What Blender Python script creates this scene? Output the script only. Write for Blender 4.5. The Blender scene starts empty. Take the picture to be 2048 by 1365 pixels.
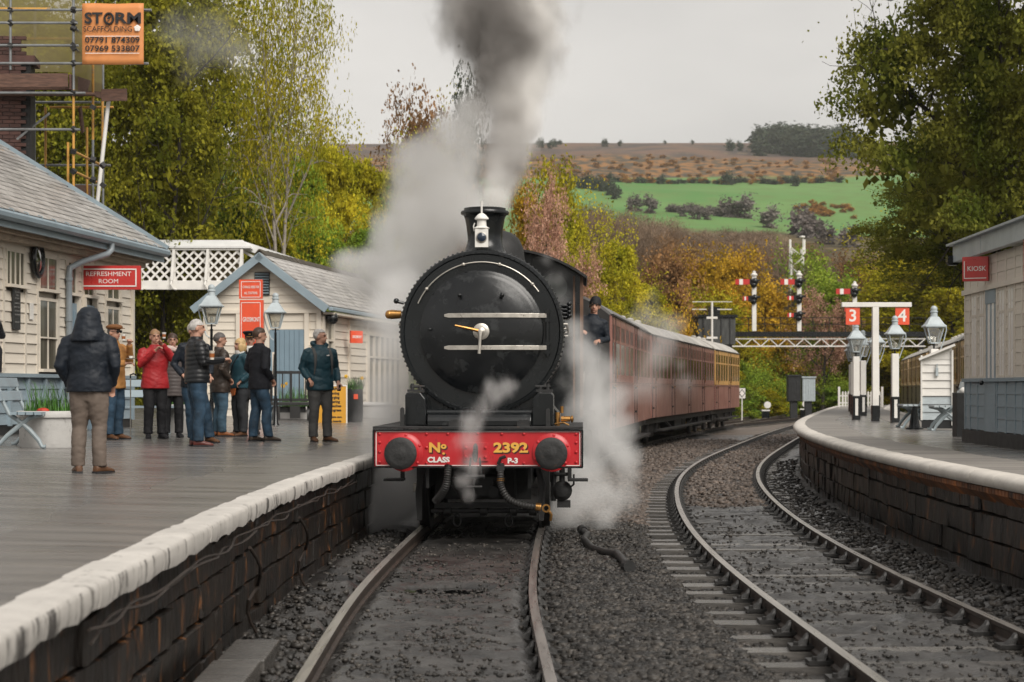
import bpy, math, random
import numpy as np
from math import radians as R, pi, sin, cos, sqrt
from mathutils import Vector, Matrix, noise as mnoise

sc = bpy.context.scene
COL = sc.collection
random.seed(7)
rng = np.random.default_rng(11)

# ------------------------------------------------------------------ camera
K, HY, H = 3840.0, 776.0, 1.75          # focal length in photo pixels, horizon row, eye height
cam = bpy.data.objects.new('camera', bpy.data.cameras.new('camera'))
COL.objects.link(cam)
cam.location = (0, 0, H)
cam.rotation_euler = (pi / 2, 0, 0)
cam.data.sensor_width = 36
cam.data.lens = K / 2048 * 36
cam.data.shift_y = (HY - 682.5) / 2048
cam.data.clip_start = .1
cam.data.clip_end = 6000
cam.data.dof.use_dof = True
cam.data.dof.focus_distance = 24.5
cam.data.dof.aperture_fstop = 3.4
sc.camera = cam

# ------------------------------------------------------------------ sky, sun, exposure
SUN_EL, SUN_AZ = R(42), R(148)
w = bpy.data.worlds.new('World')
sc.world = w
w.use_nodes = True
nt = w.node_tree
nt.nodes.clear()
def wn(t, **k):
    n = nt.nodes.new(t)
    for a, b in k.items(): setattr(n, a, b)
    return n
o_ = wn('ShaderNodeOutputWorld'); bg = wn('ShaderNodeBackground')
sky = wn('ShaderNodeTexSky'); sky.sky_type = 'NISHITA'; sky.sun_disc = False
sky.sun_elevation = SUN_EL; sky.sun_rotation = SUN_AZ
tc = wn('ShaderNodeTexCoord'); mp = wn('ShaderNodeMapping'); mp.inputs['Scale'].default_value = (1.1, 1.1, 2.6)
n1 = wn('ShaderNodeTexNoise'); n1.inputs['Scale'].default_value = 1.7; n1.inputs['Detail'].default_value = 6; n1.inputs['Roughness'].default_value = .5
cr = wn('ShaderNodeValToRGB')
cr.color_ramp.elements[0].position = .33; cr.color_ramp.elements[0].color = (4.7, 4.5, 4.28, 1)
cr.color_ramp.elements[1].position = .66; cr.color_ramp.elements[1].color = (7.7, 7.3, 6.85, 1)
mx = wn('ShaderNodeMix', data_type='RGBA'); mx.inputs[0].default_value = .93    # overcast deck over the clear sky
nt.links.new(tc.outputs['Generated'], mp.inputs[0]); nt.links.new(mp.outputs[0], n1.inputs['Vector'])
nt.links.new(n1.outputs[0], cr.inputs[0]); nt.links.new(sky.outputs[0], mx.inputs[6]); nt.links.new(cr.outputs[0], mx.inputs[7])
nt.links.new(mx.outputs[2], bg.inputs[0]); bg.inputs[1].default_value = .069
nt.links.new(bg.outputs[0], o_.inputs[0])

sun = bpy.data.objects.new('sun', bpy.data.lights.new('sun', 'SUN'))
COL.objects.link(sun)
sun.data.energy = 2.2; sun.data.angle = R(40); sun.data.color = (1, .95, .88)
sun.rotation_euler = (pi / 2 - SUN_EL, 0, R(32))       # from behind the camera, to the right
sc.view_settings.view_transform = 'Standard'; sc.view_settings.look = 'None'
sc.view_settings.exposure = .74; sc.view_settings.gamma = 1; sc.view_settings.use_curve_mapping = False
sc.render.engine = 'CYCLES'
cy = sc.cycles
cy.use_denoising = True; cy.max_bounces = 16; cy.diffuse_bounces = 3; cy.glossy_bounces = 3
cy.volume_max_steps = 512; cy.transparent_max_bounces = 12; cy.volume_bounces = 14; cy.transmission_bounces = 4
cy.caustics_reflective = False; cy.caustics_refractive = False
cy.sample_clamp_indirect = 6

# ------------------------------------------------------------------ helpers
def P(px, py, d): return Vector(((px - 1024) / K * d, d, H - (py - HY) / K * d))
def GX(px, d): return (px - 1024) / K * d
def gd(py, z): return K * (H - z) / (py - HY)             # distance of a point seen at row py on level z

def link(o): COL.objects.link(o); return o
def tag(o, label=None, cat=None, group=None, kind=None):
    if label: o['label'] = label
    if cat: o['category'] = cat
    if group: o['group'] = group
    if kind: o['kind'] = kind
    return o
def thing(name, label, cat, loc=(0, 0, 0), rz=0, group=None):
    o = link(bpy.data.objects.new(name, None)); o.empty_display_size = .1
    o.location = loc; o.rotation_euler = (0, 0, rz)
    return tag(o, label, cat, group)
def kids(o): return list(o.children)
def dup(o, loc=None, rz=None, label=None, parent=None):
    c = o.copy(); COL.objects.link(c)
    if parent is not None: c.parent = parent
    if loc is not None: c.location = loc
    if rz is not None: c.rotation_euler = (0, 0, rz)
    if label: c['label'] = label
    for k in kids(o): dup(k, parent=c)
    return c

class MB:
    def __init__(s): s.v = []; s.f = []; s.m = []
    def add(s, vs, fs, M=None, mi=0):
        o = len(s.v)
        s.v += [tuple(M @ Vector(v)) for v in vs] if M is not None else [tuple(v) for v in vs]
        s.f += [tuple(i + o for i in f) for f in fs]
        s.m += [mi] * len(fs)
        return s
    def box(s, c, d, M=None, mi=0):
        x, y, z = c; a, b, e = d[0] / 2, d[1] / 2, d[2] / 2
        vs = [(x + i * a, y + j * b, z + k * e) for i in (-1, 1) for j in (-1, 1) for k in (-1, 1)]
        return s.add(vs, [(0, 1, 3, 2), (4, 6, 7, 5), (0, 4, 5, 1), (2, 3, 7, 6), (0, 2, 6, 4), (1, 5, 7, 3)], M, mi)
    def bar(s, p0, p1, w, h, mi=0, up=(0, 0, 1)):            # a rectangular bar between two points
        p0 = Vector(p0); p1 = Vector(p1); d = (p1 - p0); L = d.length; d.normalize()
        u = Vector(up)
        if abs(d.dot(u)) > .98: u = Vector((0, 1, 0))
        r = d.cross(u).normalized(); u = r.cross(d).normalized()
        M = Matrix((r, d, u)).transposed().to_4x4(); M.translation = (p0 + p1) / 2
        return s.box((0, 0, 0), (w, L, h), M, mi)
    def tube(s, pts, r, n=8, mi=0, caps=True, ell=1.0):
        pts = [Vector(p) for p in pts]; N = len(pts)
        rs = r if isinstance(r, (list, tuple)) else [r] * N
        vs = []; fs = []
        t = (pts[1] - pts[0]).normalized()
        u = t.orthogonal().normalized() if abs(t.z) > .95 else t.cross(Vector((0, 0, 1))).normalized()
        for i in range(N):
            tt = ((pts[min(i + 1, N - 1)] - pts[max(i - 1, 0)]))
            tt = tt.normalized() if tt.length > 1e-9 else t
            u = (u - tt * u.dot(tt)); u = u.normalized() if u.length > 1e-6 else tt.orthogonal().normalized()
            b = tt.cross(u); t = tt
            for k in range(n):
                a = 2 * pi * k / n
                vs.append(pts[i] + u * cos(a) * rs[i] + b * sin(a) * rs[i] * ell)
        for i in range(N - 1):
            for k in range(n):
                k2 = (k + 1) % n
                fs.append((i * n + k, i * n + k2, (i + 1) * n + k2, (i + 1) * n + k))
        if caps: fs += [tuple(range(n))[::-1], tuple((N - 1) * n + k for k in range(n))]
        return s.add(vs, fs, None, mi)
    def cyl(s, p0, p1, r0, r1=None, n=12, mi=0): return s.tube([p0, p1], [r0, r0 if r1 is None else r1], n, mi)
    def lathe(s, prof, n=24, M=None, mi=0, a0=0, a1=2 * pi, caps=True):    # prof: (radius, height) about z
        full = abs(a1 - a0 - 2 * pi) < 1e-6; c = n if full else n + 1
        vs = [(r * cos(a0 + (a1 - a0) * k / n), r * sin(a0 + (a1 - a0) * k / n), z) for r, z in prof for k in range(c)]
        fs = []
        for i in range(len(prof) - 1):
            for k in range(n):
                k2 = (k + 1) % c
                fs.append((i * c + k, i * c + k2, (i + 1) * c + k2, (i + 1) * c + k))
        if full and caps:
            if prof[0][0] > 1e-6: fs.append(tuple(range(c))[::-1])
            if prof[-1][0] > 1e-6: fs.append(tuple((len(prof) - 1) * c + k for k in range(c)))
        return s.add(vs, fs, M, mi)
    def prism(s, poly, z0, z1, M=None, mi=0):                  # polygon in xy, extruded along z
        n = len(poly)
        vs = [(x, y, z0) for x, y in poly] + [(x, y, z1) for x, y in poly]
        fs = [tuple(range(n))[::-1], tuple(range(n, 2 * n))] + [(i, (i + 1) % n, n + (i + 1) % n, n + i) for i in range(n)]
        return s.add(vs, fs, M, mi)
    def sph(s, c, r, n=12, m=8, M=None, mi=0):
        r = r if isinstance(r, (tuple, list)) else (r, r, r)
        vs = [(c[0], c[1], c[2] - r[2])]
        for i in range(1, m):
            th = -pi / 2 + pi * i / m
            for k in range(n):
                a = 2 * pi * k / n
                vs.append((c[0] + r[0] * cos(th) * cos(a), c[1] + r[1] * cos(th) * sin(a), c[2] + r[2] * sin(th)))
        vs.append((c[0], c[1], c[2] + r[2])); T = len(vs) - 1
        fs = [(0, 1 + (k + 1) % n, 1 + k) for k in range(n)]
        for i in range(m - 2):
            for k in range(n):
                a = 1 + i * n; k2 = (k + 1) % n
                fs.append((a + k, a + k2, a + n + k2, a + n + k))
        a = 1 + (m - 2) * n
        fs += [(a + k, a + (k + 1) % n, T) for k in range(n)]
        return s.add(vs, fs, M, mi)
    def loft(s, rings, mi=0, M=None, caps=True):               # rings of equal length
        n = len(rings[0]); vs = [p for r in rings for p in r]; fs = []
        for i in range(len(rings) - 1):
            for k in range(n):
                k2 = (k + 1) % n
                fs.append((i * n + k, i * n + k2, (i + 1) * n + k2, (i + 1) * n + k))
        if caps: fs += [tuple(range(n))[::-1], tuple((len(rings) - 1) * n + k for k in range(n))]
        return s.add(vs, fs, M, mi)
    def mesh(s, name):
        me = bpy.data.meshes.new(name); me.from_pydata(s.v, [], s.f); me.update()
        return me
    def build(s, name, mat, parent=None, smooth=False, bevel=0, loc=None, rz=None):
        me = s.mesh(name)
        for m in (mat if isinstance(mat, (list, tuple)) else [mat]): me.materials.append(m)
        if isinstance(mat, (list, tuple)): me.polygons.foreach_set('material_index', s.m)
        if smooth: smooth_mesh(me)
        o = link(bpy.data.objects.new(name, me)); o.parent = parent
        if bevel:
            b = o.modifiers.new('bevel', 'BEVEL'); b.width = bevel; b.segments = 2; b.limit_method = 'ANGLE'; b.angle_limit = R(35)
        if loc is not None: o.location = loc
        if rz is not None: o.rotation_euler = (0, 0, rz)
        return o
def smooth_mesh(me, ang=42):
    me.polygons.foreach_set('use_smooth', [True] * len(me.polygons))
    me.set_sharp_from_angle(angle=R(ang))
def np_mesh(name, V, F, mat, smooth=False):                  # V (n,3), F (m,k) arrays
    me = bpy.data.meshes.new(name); k = F.shape[1]
    me.vertices.add(len(V)); me.vertices.foreach_set('co', np.asarray(V, np.float32).ravel())
    me.loops.add(F.size); me.loops.foreach_set('vertex_index', np.asarray(F, np.int32).ravel())
    me.polygons.add(len(F)); me.polygons.foreach_set('loop_start', np.arange(0, F.size, k, dtype=np.int32))
    if smooth: me.polygons.foreach_set('use_smooth', np.ones(len(F), bool))
    me.materials.append(mat); me.update(calc_edges=True); me.validate()
    return me
def obj(name, me, parent=None, loc=None, rz=None, scale=None):
    o = link(bpy.data.objects.new(name, me)); o.parent = parent
    if loc is not None: o.location = loc
    if rz is not None: o.rotation_euler = (0, 0, rz)
    if scale is not None: o.scale = scale
    return o
TX = {}
def text(name, body, size, mat, parent, loc, rot=(pi / 2, 0, 0), ext=.002, bold=0, align='CENTER', sx=1, space=1, fit=None):
    key = (body, size, mat.name, ext, bold, align, sx, space, fit)
    if key not in TX:
        cu = bpy.data.curves.new('t', 'FONT'); cu.body = body; cu.size = size; cu.extrude = ext; cu.offset = bold
        cu.align_x = align; cu.align_y = 'CENTER'; cu.resolution_u = 3; cu.space_character = space
        t = link(bpy.data.objects.new('t', cu)); bpy.context.view_layer.update()
        me = bpy.data.meshes.new_from_object(t.evaluated_get(bpy.context.evaluated_depsgraph_get()))
        bpy.data.objects.remove(t); bpy.data.curves.remove(cu)
        me.materials.clear(); me.materials.append(mat)
        if fit: sx = fit / max(1e-4, max(v.co.x for v in me.vertices) - min(v.co.x for v in me.vertices))
        if sx != 1: me.transform(Matrix.Diagonal((sx, 1, 1, 1)))
        TX[key] = me
    o = obj(name, TX[key], parent, loc); o.rotation_euler = rot
    return o

# ------------------------------------------------------------------ materials
MATS = {}
def mat(name, col, rough=.6, metal=0, var=.18, vs=3.0, bump=0, bs=40, spec=.5, col2=None, rnd=0, stretch=(1, 1, 1), coat=0, rv=.12, world=False, det=5, wear=None, wearamt=.6):
    if name in MATS: return MATS[name]
    m = bpy.data.materials.new(name); m.use_nodes = True; t = m.node_tree; N = t.nodes; L = t.links
    b = N['Principled BSDF']
    if world: src = N.new('ShaderNodeNewGeometry').outputs['Position']
    else: src = N.new('ShaderNodeTexCoord').outputs['Object']
    mp = N.new('ShaderNodeMapping'); mp.inputs['Scale'].default_value = stretch; L.new(src, mp.inputs[0])
    n = N.new('ShaderNodeTexNoise'); n.inputs['Scale'].default_value = vs; n.inputs['Detail'].default_value = det; n.inputs['Roughness'].default_value = .6
    L.new(mp.outputs[0], n.inputs['Vector'])
    r = N.new('ShaderNodeValToRGB'); e = r.color_ramp.elements
    c2 = col2 if col2 else tuple(min(1, c * (1 + var)) for c in col)
    c1 = tuple(c * (1 - var) for c in col) if not col2 else col
    e[0].position = .32; e[1].position = .68; e[0].color = (*c1, 1); e[1].color = (*c2, 1)
    L.new(n.outputs[0], r.inputs[0]); out = r.outputs[0]
    if wear:                                                 # patches of another colour showing through
        nw = N.new('ShaderNodeTexNoise'); nw.inputs['Scale'].default_value = vs * 2.3; nw.inputs['Detail'].default_value = 9; nw.inputs['Roughness'].default_value = .7
        L.new(mp.outputs[0], nw.inputs['Vector'])
        mr = N.new('ShaderNodeMapRange'); mr.inputs[1].default_value = wearamt; mr.inputs[2].default_value = wearamt + .08
        L.new(nw.outputs[0], mr.inputs[0])
        x = N.new('ShaderNodeMix'); x.data_type = 'RGBA'; L.new(mr.outputs[0], x.inputs[0]); L.new(out, x.inputs[6]); x.inputs[7].default_value = (*wear, 1)
        out = x.outputs[2]
    if rnd:
        oi = N.new('ShaderNodeObjectInfo'); mr = N.new('ShaderNodeMapRange'); mr.inputs[3].default_value = 1 - rnd; mr.inputs[4].default_value = 1 + rnd
        L.new(oi.outputs['Random'], mr.inputs[0])
        x = N.new('ShaderNodeVectorMath'); x.operation = 'SCALE'; L.new(out, x.inputs[0]); L.new(mr.outputs[0], x.inputs['Scale']); out = x.outputs[0]
    L.new(out, b.inputs['Base Color'])
    mr = N.new('ShaderNodeMapRange'); mr.inputs[3].default_value = max(.02, rough - rv); mr.inputs[4].default_value = min(1, rough + rv)
    n2 = N.new('ShaderNodeTexNoise'); n2.inputs['Scale'].default_value = vs * 1.7; n2.inputs['Detail'].default_value = 3
    L.new(mp.outputs[0], n2.inputs['Vector']); L.new(n2.outputs[0], mr.inputs[0]); L.new(mr.outputs[0], b.inputs['Roughness'])
    b.inputs['Metallic'].default_value = metal; b.inputs['Specular IOR Level'].default_value = spec
    if coat: b.inputs['Coat Weight'].default_value = coat; b.inputs['Coat Roughness'].default_value = .15
    if bump:
        nb = N.new('ShaderNodeTexNoise'); nb.inputs['Scale'].default_value = bs; nb.inputs['Detail'].default_value = 4
        L.new(mp.outputs[0], nb.inputs['Vector'])
        bp = N.new('ShaderNodeBump'); bp.inputs['Strength'].default_value = bump; bp.inputs['Distance'].default_value = .02
        L.new(nb.outputs[0], bp.inputs['Height']); L.new(bp.outputs[0], b.inputs['Normal'])
    MATS[name] = m
    return m
def glass(name, tint=(.8, .85, .85), a=.25):
    if name in MATS: return MATS[name]
    m = bpy.data.materials.new(name); m.use_nodes = True; t = m.node_tree; t.nodes.clear()
    o = t.nodes.new('ShaderNodeOutputMaterial'); x = t.nodes.new('ShaderNodeMixShader'); tr = t.nodes.new('ShaderNodeBsdfTransparent'); g = t.nodes.new('ShaderNodeBsdfGlossy')
    tr.inputs[0].default_value = (*tint, 1); g.inputs[1].default_value = .05; x.inputs[0].default_value = a
    t.links.new(tr.outputs[0], x.inputs[1]); t.links.new(g.outputs[0], x.inputs[2]); t.links.new(x.outputs[0], o.inputs[0])
    MATS[name] = m; return m

M_black = mat('black paint', (.0045, .006, .007), .26, var=.3, vs=2, bump=.04, bs=60, rv=.1)
M_satin = mat('satin black', (.004, .005, .006), .24, var=.4, vs=1.5, rv=.16, bump=.05, bs=18, wear=(.022, .024, .025), wearamt=.53, det=9)
M_soot = mat('sooty iron', (.014, .014, .014), .6, var=.5, vs=5, bump=.25, bs=30, wear=(.05, .03, .02), wearamt=.62)
M_red = mat('signal red paint', (.46, .018, .024), .35, var=.16, vs=2, bump=.04, bs=30, wear=(.24, .018, .02), wearamt=.60, stretch=(1.6, 1, .6), det=8)
M_white = mat('white paint', (.72, .70, .66), .5, var=.07, vs=3, bump=.05, bs=30, wear=(.45, .43, .40), wearamt=.64)
M_steel = mat('bare steel', (.52, .49, .44), .38, .75, var=.2, vs=9, bump=.05, bs=60, wear=(.14, .11, .09), wearamt=.6)
M_cream = mat('cream paint', (.66, .60, .51), .6, var=.09, vs=1.6, bump=.06, bs=22, rnd=.06, wear=(.40, .33, .26), wearamt=.66)
M_greyblue = mat('grey blue paint', (.245, .31, .35), .45, var=.1, vs=2, bump=.04, bs=24, rnd=.04, wear=(.16, .20, .22), wearamt=.65)
M_lampgrey = mat('lamp grey paint', (.40, .45, .47), .38, var=.12, vs=6, bump=.05, bs=40, wear=(.25, .28, .29), wearamt=.65)
M_slate = mat('slate', (.34, .325, .31), .32, var=.25, vs=4, bump=.15, bs=18, rnd=.28, rv=.15)
M_glassdark = mat('dark window glass', (.035, .04, .038), .06, var=.3, vs=.8, rv=.03)
M_lampglass = glass('lantern glass', (.86, .86, .82), .22)
M_signred = mat('sign red enamel', (.50, .035, .03), .3, var=.1, vs=3, wear=(.33, .04, .03), wearamt=.68)
M_orange = mat('sign orange enamel', (.75, .10, .045), .35, var=.08, vs=3)
M_letter = mat('white lettering', (.78, .74, .70), .5, var=.05)
M_darkletter = mat('black lettering', (.012, .012, .014), .5, var=.05)
M_plinth = mat('tarred plinth', (.016, .017, .018), .55, var=.35, vs=4, bump=.15, bs=20)
# ------------------------------------------------------------------ alignment curves (x as a function of distance)
class Spline:
    def __init__(s, pts):
        s.x = np.array([p[0] for p in pts], float); s.y = np.array([p[1] for p in pts], float)
        n = len(pts); h = np.diff(s.x); A = np.eye(n); b = np.zeros(n)
        for i in range(1, n - 1):
            A[i, i - 1] = h[i - 1]; A[i, i] = 2 * (h[i - 1] + h[i]); A[i, i + 1] = h[i]
            b[i] = 6 * ((s.y[i + 1] - s.y[i]) / h[i] - (s.y[i] - s.y[i - 1]) / h[i - 1])
        s.m = np.linalg.solve(A, b)
    def __call__(s, t):
        t = np.asarray(t, float); i = np.clip(np.searchsorted(s.x, t) - 1, 0, len(s.x) - 2)
        h = s.x[i + 1] - s.x[i]; tt = np.clip(t, s.x[0], s.x[-1]); a = (s.x[i + 1] - tt) / h; b = (tt - s.x[i]) / h
        v = a * s.y[i] + b * s.y[i + 1] + ((a ** 3 - a) * s.m[i] + (b ** 3 - b) * s.m[i + 1]) * h * h / 6
        e = np.maximum(t - s.x[-1], 0) * (s.y[-1] - s.y[-2]) / (s.x[-1] - s.x[-2])
        v = v + e
        return float(v) if v.ndim == 0 else v
    def slope(s, t): return (s(t + .3) - s(t - .3)) / .6
track1 = Spline([(2, -.22), (8, -.45), (12.15, -.53), (16, -.575), (20, -.51), (24, -.39), (32, .02), (41.7, .80), (56.5, 2.7), (79, 7.0), (101, 11.7), (140, 20.3), (200, 33.5)])
track2 = Spline([(2, 3.4), (8, 3.05), (13.2, 2.93), (16, 2.885), (20, 2.88), (25, 3.03), (30, 3.34), (38.1, 4.12), (48.3, 5.66), (57.4, 7.35), (78.1, 11.4), (101, 16.3), (140, 24.8), (200, 38)])
ZL, ZR = .86, .95                                         # platform levels
def plz(x, d): return ZL + .022 * max(0, pl(d) - x - .3)     # the platform rises gently away from the edge
def pl(d): return track1(d) - 1.44                         # left platform edge
def pr(d): return track2(d) + 1.55                         # right platform edge
def pr4(d): return max(10.8 + .15 * (d - 49.5), pr(d) + 2.5)                        # far edge of the island platform

def hash2(ix, iy):
    n = (ix.astype(np.int64) * 374761393 + iy.astype(np.int64) * 668265263) & 0x7fffffff
    n = ((n ^ (n >> 13)) * 1274126177) & 0x7fffffff
    return (n ^ (n >> 16)) % 65536 / 65535.0
def vnoise(x, y):
    ix = np.floor(x).astype(np.int64); iy = np.floor(y).astype(np.int64); fx = x - ix; fy = y - iy
    fx = fx * fx * (3 - 2 * fx); fy = fy * fy * (3 - 2 * fy)
    a = hash2(ix, iy); b = hash2(ix + 1, iy); c = hash2(ix, iy + 1); d = hash2(ix + 1, iy + 1)
    return (a * (1 - fx) + b * fx) * (1 - fy) + (c * (1 - fx) + d * fx) * fy
def fbm(x, y, o=4):
    v = 0; a = .5
    for i in range(o): v = v + a * (vnoise(x * 2 ** i + 17 * i, y * 2 ** i + 9 * i) - .5); a *= .55
    return v
def sstep(a, b, x):
    t = np.clip((x - a) / (b - a), 0, 1); return t * t * (3 - 2 * t)

def ground_z(X, D):
    X = np.asarray(X, float); D = np.asarray(D, float)
    t1 = X - track1(D); t2 = X - track2(D)
    z = -.15 + .05 * fbm(X * 3, D * 3) + .055 * fbm(X * 11, D * 12, 3)
    rip = np.sin(2 * pi * D / .74 + 1.2 * fbm(X * 1.3, D * .8, 2))
    four1 = (1 - sstep(.58, .72, np.abs(t1)))
    z = z + four1 * (.055 + .016 * rip * sstep(.15, .6, np.abs(t1)) + .05 * fbm(X * 4 + 3, D * 6, 4))
    sh = sstep(-1.5, -1.25, t1) * (1 - sstep(-1.0, -.82, t1))
    z = z + sh * (.06 + .03 * rip + .08 * fbm(X * 2, D * 2.5))
    six = sstep(.85, 1.1, t1) * (1 - sstep(-1.5, -1.15, t2))
    z = z + six * (.05 + .05 * fbm(X * 1.2, D * 1.0, 2))
    z = z - .035 * sstep(-1.35, -1.2, t2) * (1 - sstep(-.75, -.6, t2))
    four2 = (1 - sstep(.55, .7, np.abs(t2)))
    z = z + four2 * (.03 + .018 * rip + .05 * fbm(X * 5, D * 6, 4))
    z = z + .09 * sstep(.95, 1.45, t2) + .09 * fbm(X * 2 + 5, D * 2, 3) * sstep(.9, 1.2, t2)
    pud = np.exp(-(((X + .58) / .50) ** 2) ** 2 - (((D - 17.7) / .42) ** 2) ** 2)   # standing water between the rails
    z = z - .075 * pud + .03 * pud * (vnoise(X * 9, D * 5) > .74)
    return z

# ------------------------------------------------------------------ materials of the ground
def ash_mat():
    m = mat('wet ash', (.007, .007, .007), .36, var=0, vs=1.6, bump=.55, bs=22, col2=(.062, .058, .054), world=True, rv=.36, det=9, wear=(.010, .009, .008), wearamt=.56, stretch=(1, 1.7, 1))  # pale patches in the colour stand in for sheen on wet ripples
    return m
M_ash = ash_mat()
M_ballast = mat('ballast stone', (.007, .0065, .006), .5, var=0, vs=5, col2=(.032, .028, .024), world=True, rv=.2, spec=.4)
def island_random(m, lo=.35, hi=1.9):
    t = m.node_tree; b = t.nodes['Principled BSDF']; src = b.inputs['Base Color'].links[0].from_socket
    g = t.nodes.new('ShaderNodeNewGeometry'); mr = t.nodes.new('ShaderNodeMapRange'); mr.inputs[3].default_value = lo; mr.inputs[4].default_value = hi
    t.links.new(g.outputs['Random Per Island'], mr.inputs[0])
    x = t.nodes.new('ShaderNodeVectorMath'); x.operation = 'SCALE'; t.links.new(src, x.inputs[0]); t.links.new(mr.outputs[0], x.inputs['Scale'])
    t.links.new(x.outputs[0], b.inputs['Base Color'])
island_random(M_ballast, .3, 3.0)
M_ballast_far = mat('brown ballast stone', (.055, .042, .034), .5, var=0, vs=5, col2=(.135, .105, .085), world=True)
island_random(M_ballast_far, .5, 1.6)
M_railtop = mat('polished rail', (.42, .39, .36), .3, .8, var=.25, vs=2, stretch=(8, .4, 8), world=True, wear=(.10, .05, .035), wearamt=.6)
M_railside = mat('rusty rail', (.035, .024, .018), .6, var=.4, vs=6, bump=.2, bs=40)
M_chair = mat('cast chair', (.018, .017, .016), .5, var=.4, vs=8, bump=.2, bs=30)
M_sleeper = mat('wet timber sleeper', (.085, .079, .072), .27, var=.35, vs=5, bump=.25, bs=30, stretch=(1, 6, 6), rnd=.3, rv=.15)
def platform_mat(name, c1, c2, rough):
    m = mat(name, c1, rough, var=0, vs=1.5, col2=c2, world=True, stretch=(.35, 2.4, 1), rv=.22, det=7, bump=0)
    t = m.node_tree; b = t.nodes['Principled BSDF']
    g = t.nodes.new('ShaderNodeNewGeometry'); mp = t.nodes.new('ShaderNodeMapping'); mp.inputs['Scale'].default_value = (1.1, 6.5, 1)
    n = t.nodes.new('ShaderNodeTexNoise'); n.inputs['Scale'].default_value = 1.6; n.inputs['Detail'].default_value = 6
    n2 = t.nodes.new('ShaderNodeTexNoise'); n2.inputs['Scale'].default_value = 90
    ad = t.nodes.new('ShaderNodeMath'); ad.operation = 'MULTIPLY_ADD'; ad.inputs[1].default_value = .16
    bp = t.nodes.new('ShaderNodeBump'); bp.inputs['Strength'].default_value = .42; bp.inputs['Distance'].default_value = .022
    t.links.new(g.outputs['Position'], mp.inputs[0]); t.links.new(mp.outputs[0], n.inputs['Vector']); t.links.new(g.outputs['Position'], n2.inputs['Vector'])
    t.links.new(n2.outputs[0], ad.inputs[0]); t.links.new(n.outputs[0], ad.inputs[2]); t.links.new(ad.outputs[0], bp.inputs['Height']); t.links.new(bp.outputs[0], b.inputs['Normal'])
    return m
M_tarmac = platform_mat('wet platform tarmac', (.10, .095, .090), (.19, .18, .17), .24)
M_paving = platform_mat('old edge paving', (.075, .068, .062), (.165, .150, .135), .34)
M_paving2 = platform_mat('pale edge paving', (.13, .12, .11), (.26, .24, .215), .55)
M_coping = mat('whitewashed coping', (.50, .475, .44), .6, var=.16, vs=2.2, bump=.5, bs=14, stretch=(1, 1, .35), world=True, wear=(.16, .15, .135), wearamt=.60, det=8)
def drip_streaks(m, amount, c=(.030, .027, .024)):
    t = m.node_tree; N = t.nodes; L = t.links; b = N['Principled BSDF']; src = b.inputs['Base Color'].links[0].from_socket
    g = N.new('ShaderNodeNewGeometry'); mp = N.new('ShaderNodeMapping'); mp.inputs['Scale'].default_value = (4.2, 4.2, .8); L.new(g.outputs['Position'], mp.inputs[0])
    n = N.new('ShaderNodeTexNoise'); n.inputs['Scale'].default_value = 1.6; n.inputs['Detail'].default_value = 6; n.inputs['Roughness'].default_value = .65; L.new(mp.outputs[0], n.inputs['Vector'])
    n2 = N.new('ShaderNodeTexNoise'); n2.inputs['Scale'].default_value = .8; L.new(g.outputs['Position'], n2.inputs['Vector'])
    a = N.new('ShaderNodeMath'); a.operation = 'MULTIPLY_ADD'; a.inputs[1].default_value = .35; L.new(n2.outputs[0], a.inputs[0]); L.new(n.outputs[0], a.inputs[2])
    r = N.new('ShaderNodeMapRange'); r.inputs[1].default_value = amount; r.inputs[2].default_value = amount + .07; L.new(a.outputs[0], r.inputs[0])
    sx = N.new('ShaderNodeSeparateXYZ'); L.new(g.outputs['True Normal'], sx.inputs[0]); r2 = N.new('ShaderNodeMapRange'); r2.inputs[1].default_value = .75; r2.inputs[2].default_value = .3; L.new(sx.outputs[2], r2.inputs[0])
    mu = N.new('ShaderNodeMath'); mu.operation = 'MULTIPLY'; L.new(r.outputs[0], mu.inputs[0]); L.new(r2.outputs[0], mu.inputs[1])
    x = N.new('ShaderNodeMix'); x.data_type = 'RGBA'; L.new(mu.outputs[0], x.inputs[0]); L.new(src, x.inputs[6]); x.inputs[7].default_value = (*c, 1); L.new(x.outputs[2], b.inputs['Base Color'])
drip_streaks(M_coping, .73, (.07, .065, .06))
M_coping2 = mat('clean whitewashed coping', (.56, .525, .475), .6, var=.16, vs=2.2, bump=.35, bs=14, world=True, det=8, wear=(.36, .32, .27), wearamt=.62)
M_wall = mat('wet stained stone', (.005, .005, .005), .36, var=0, vs=1.5, bump=1.0, bs=7, col2=(.020, .014, .010), stretch=(1.8, 1.8, .55), world=True, det=10, rv=.2, wear=(.20, .080, .025), wearamt=.57)
M_wallmortar = mat('black mortar', (.010, .010, .010), .7, var=.4, vs=6, bump=.4, bs=30, world=True)

# ------------------------------------------------------------------ ground sheets
def grid_mesh(name, XX, YY, ZZ, m, smooth=True):
    r, c = XX.shape; V = np.stack([XX, YY, ZZ], -1).reshape(-1, 3)
    i = np.arange(r * c).reshape(r, c)
    F = np.stack([i[:-1, :-1], i[:-1, 1:], i[1:, 1:], i[1:, :-1]], -1).reshape(-1, 4)
    return np_mesh(name, V, F, m, smooth)
ds = [5.0]
while ds[-1] < 75: ds.append(ds[-1] + max(.045, ds[-1] * .0032))
ds = np.array(ds); us = np.linspace(0, 1, 150)
DD = np.repeat(ds[:, None], 150, 1); lo = (track1(ds) - 1.62)[:, None]; hi = (track2(ds) + 1.9)[:, None]
XX = lo + (hi - lo) * us[None, :]
tag(obj('trackbed', grid_mesh('trackbed', XX, DD, ground_z(XX, DD), M_ash)), 'dark wet ash and stone between the platforms', None, None, 'structure')
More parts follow.
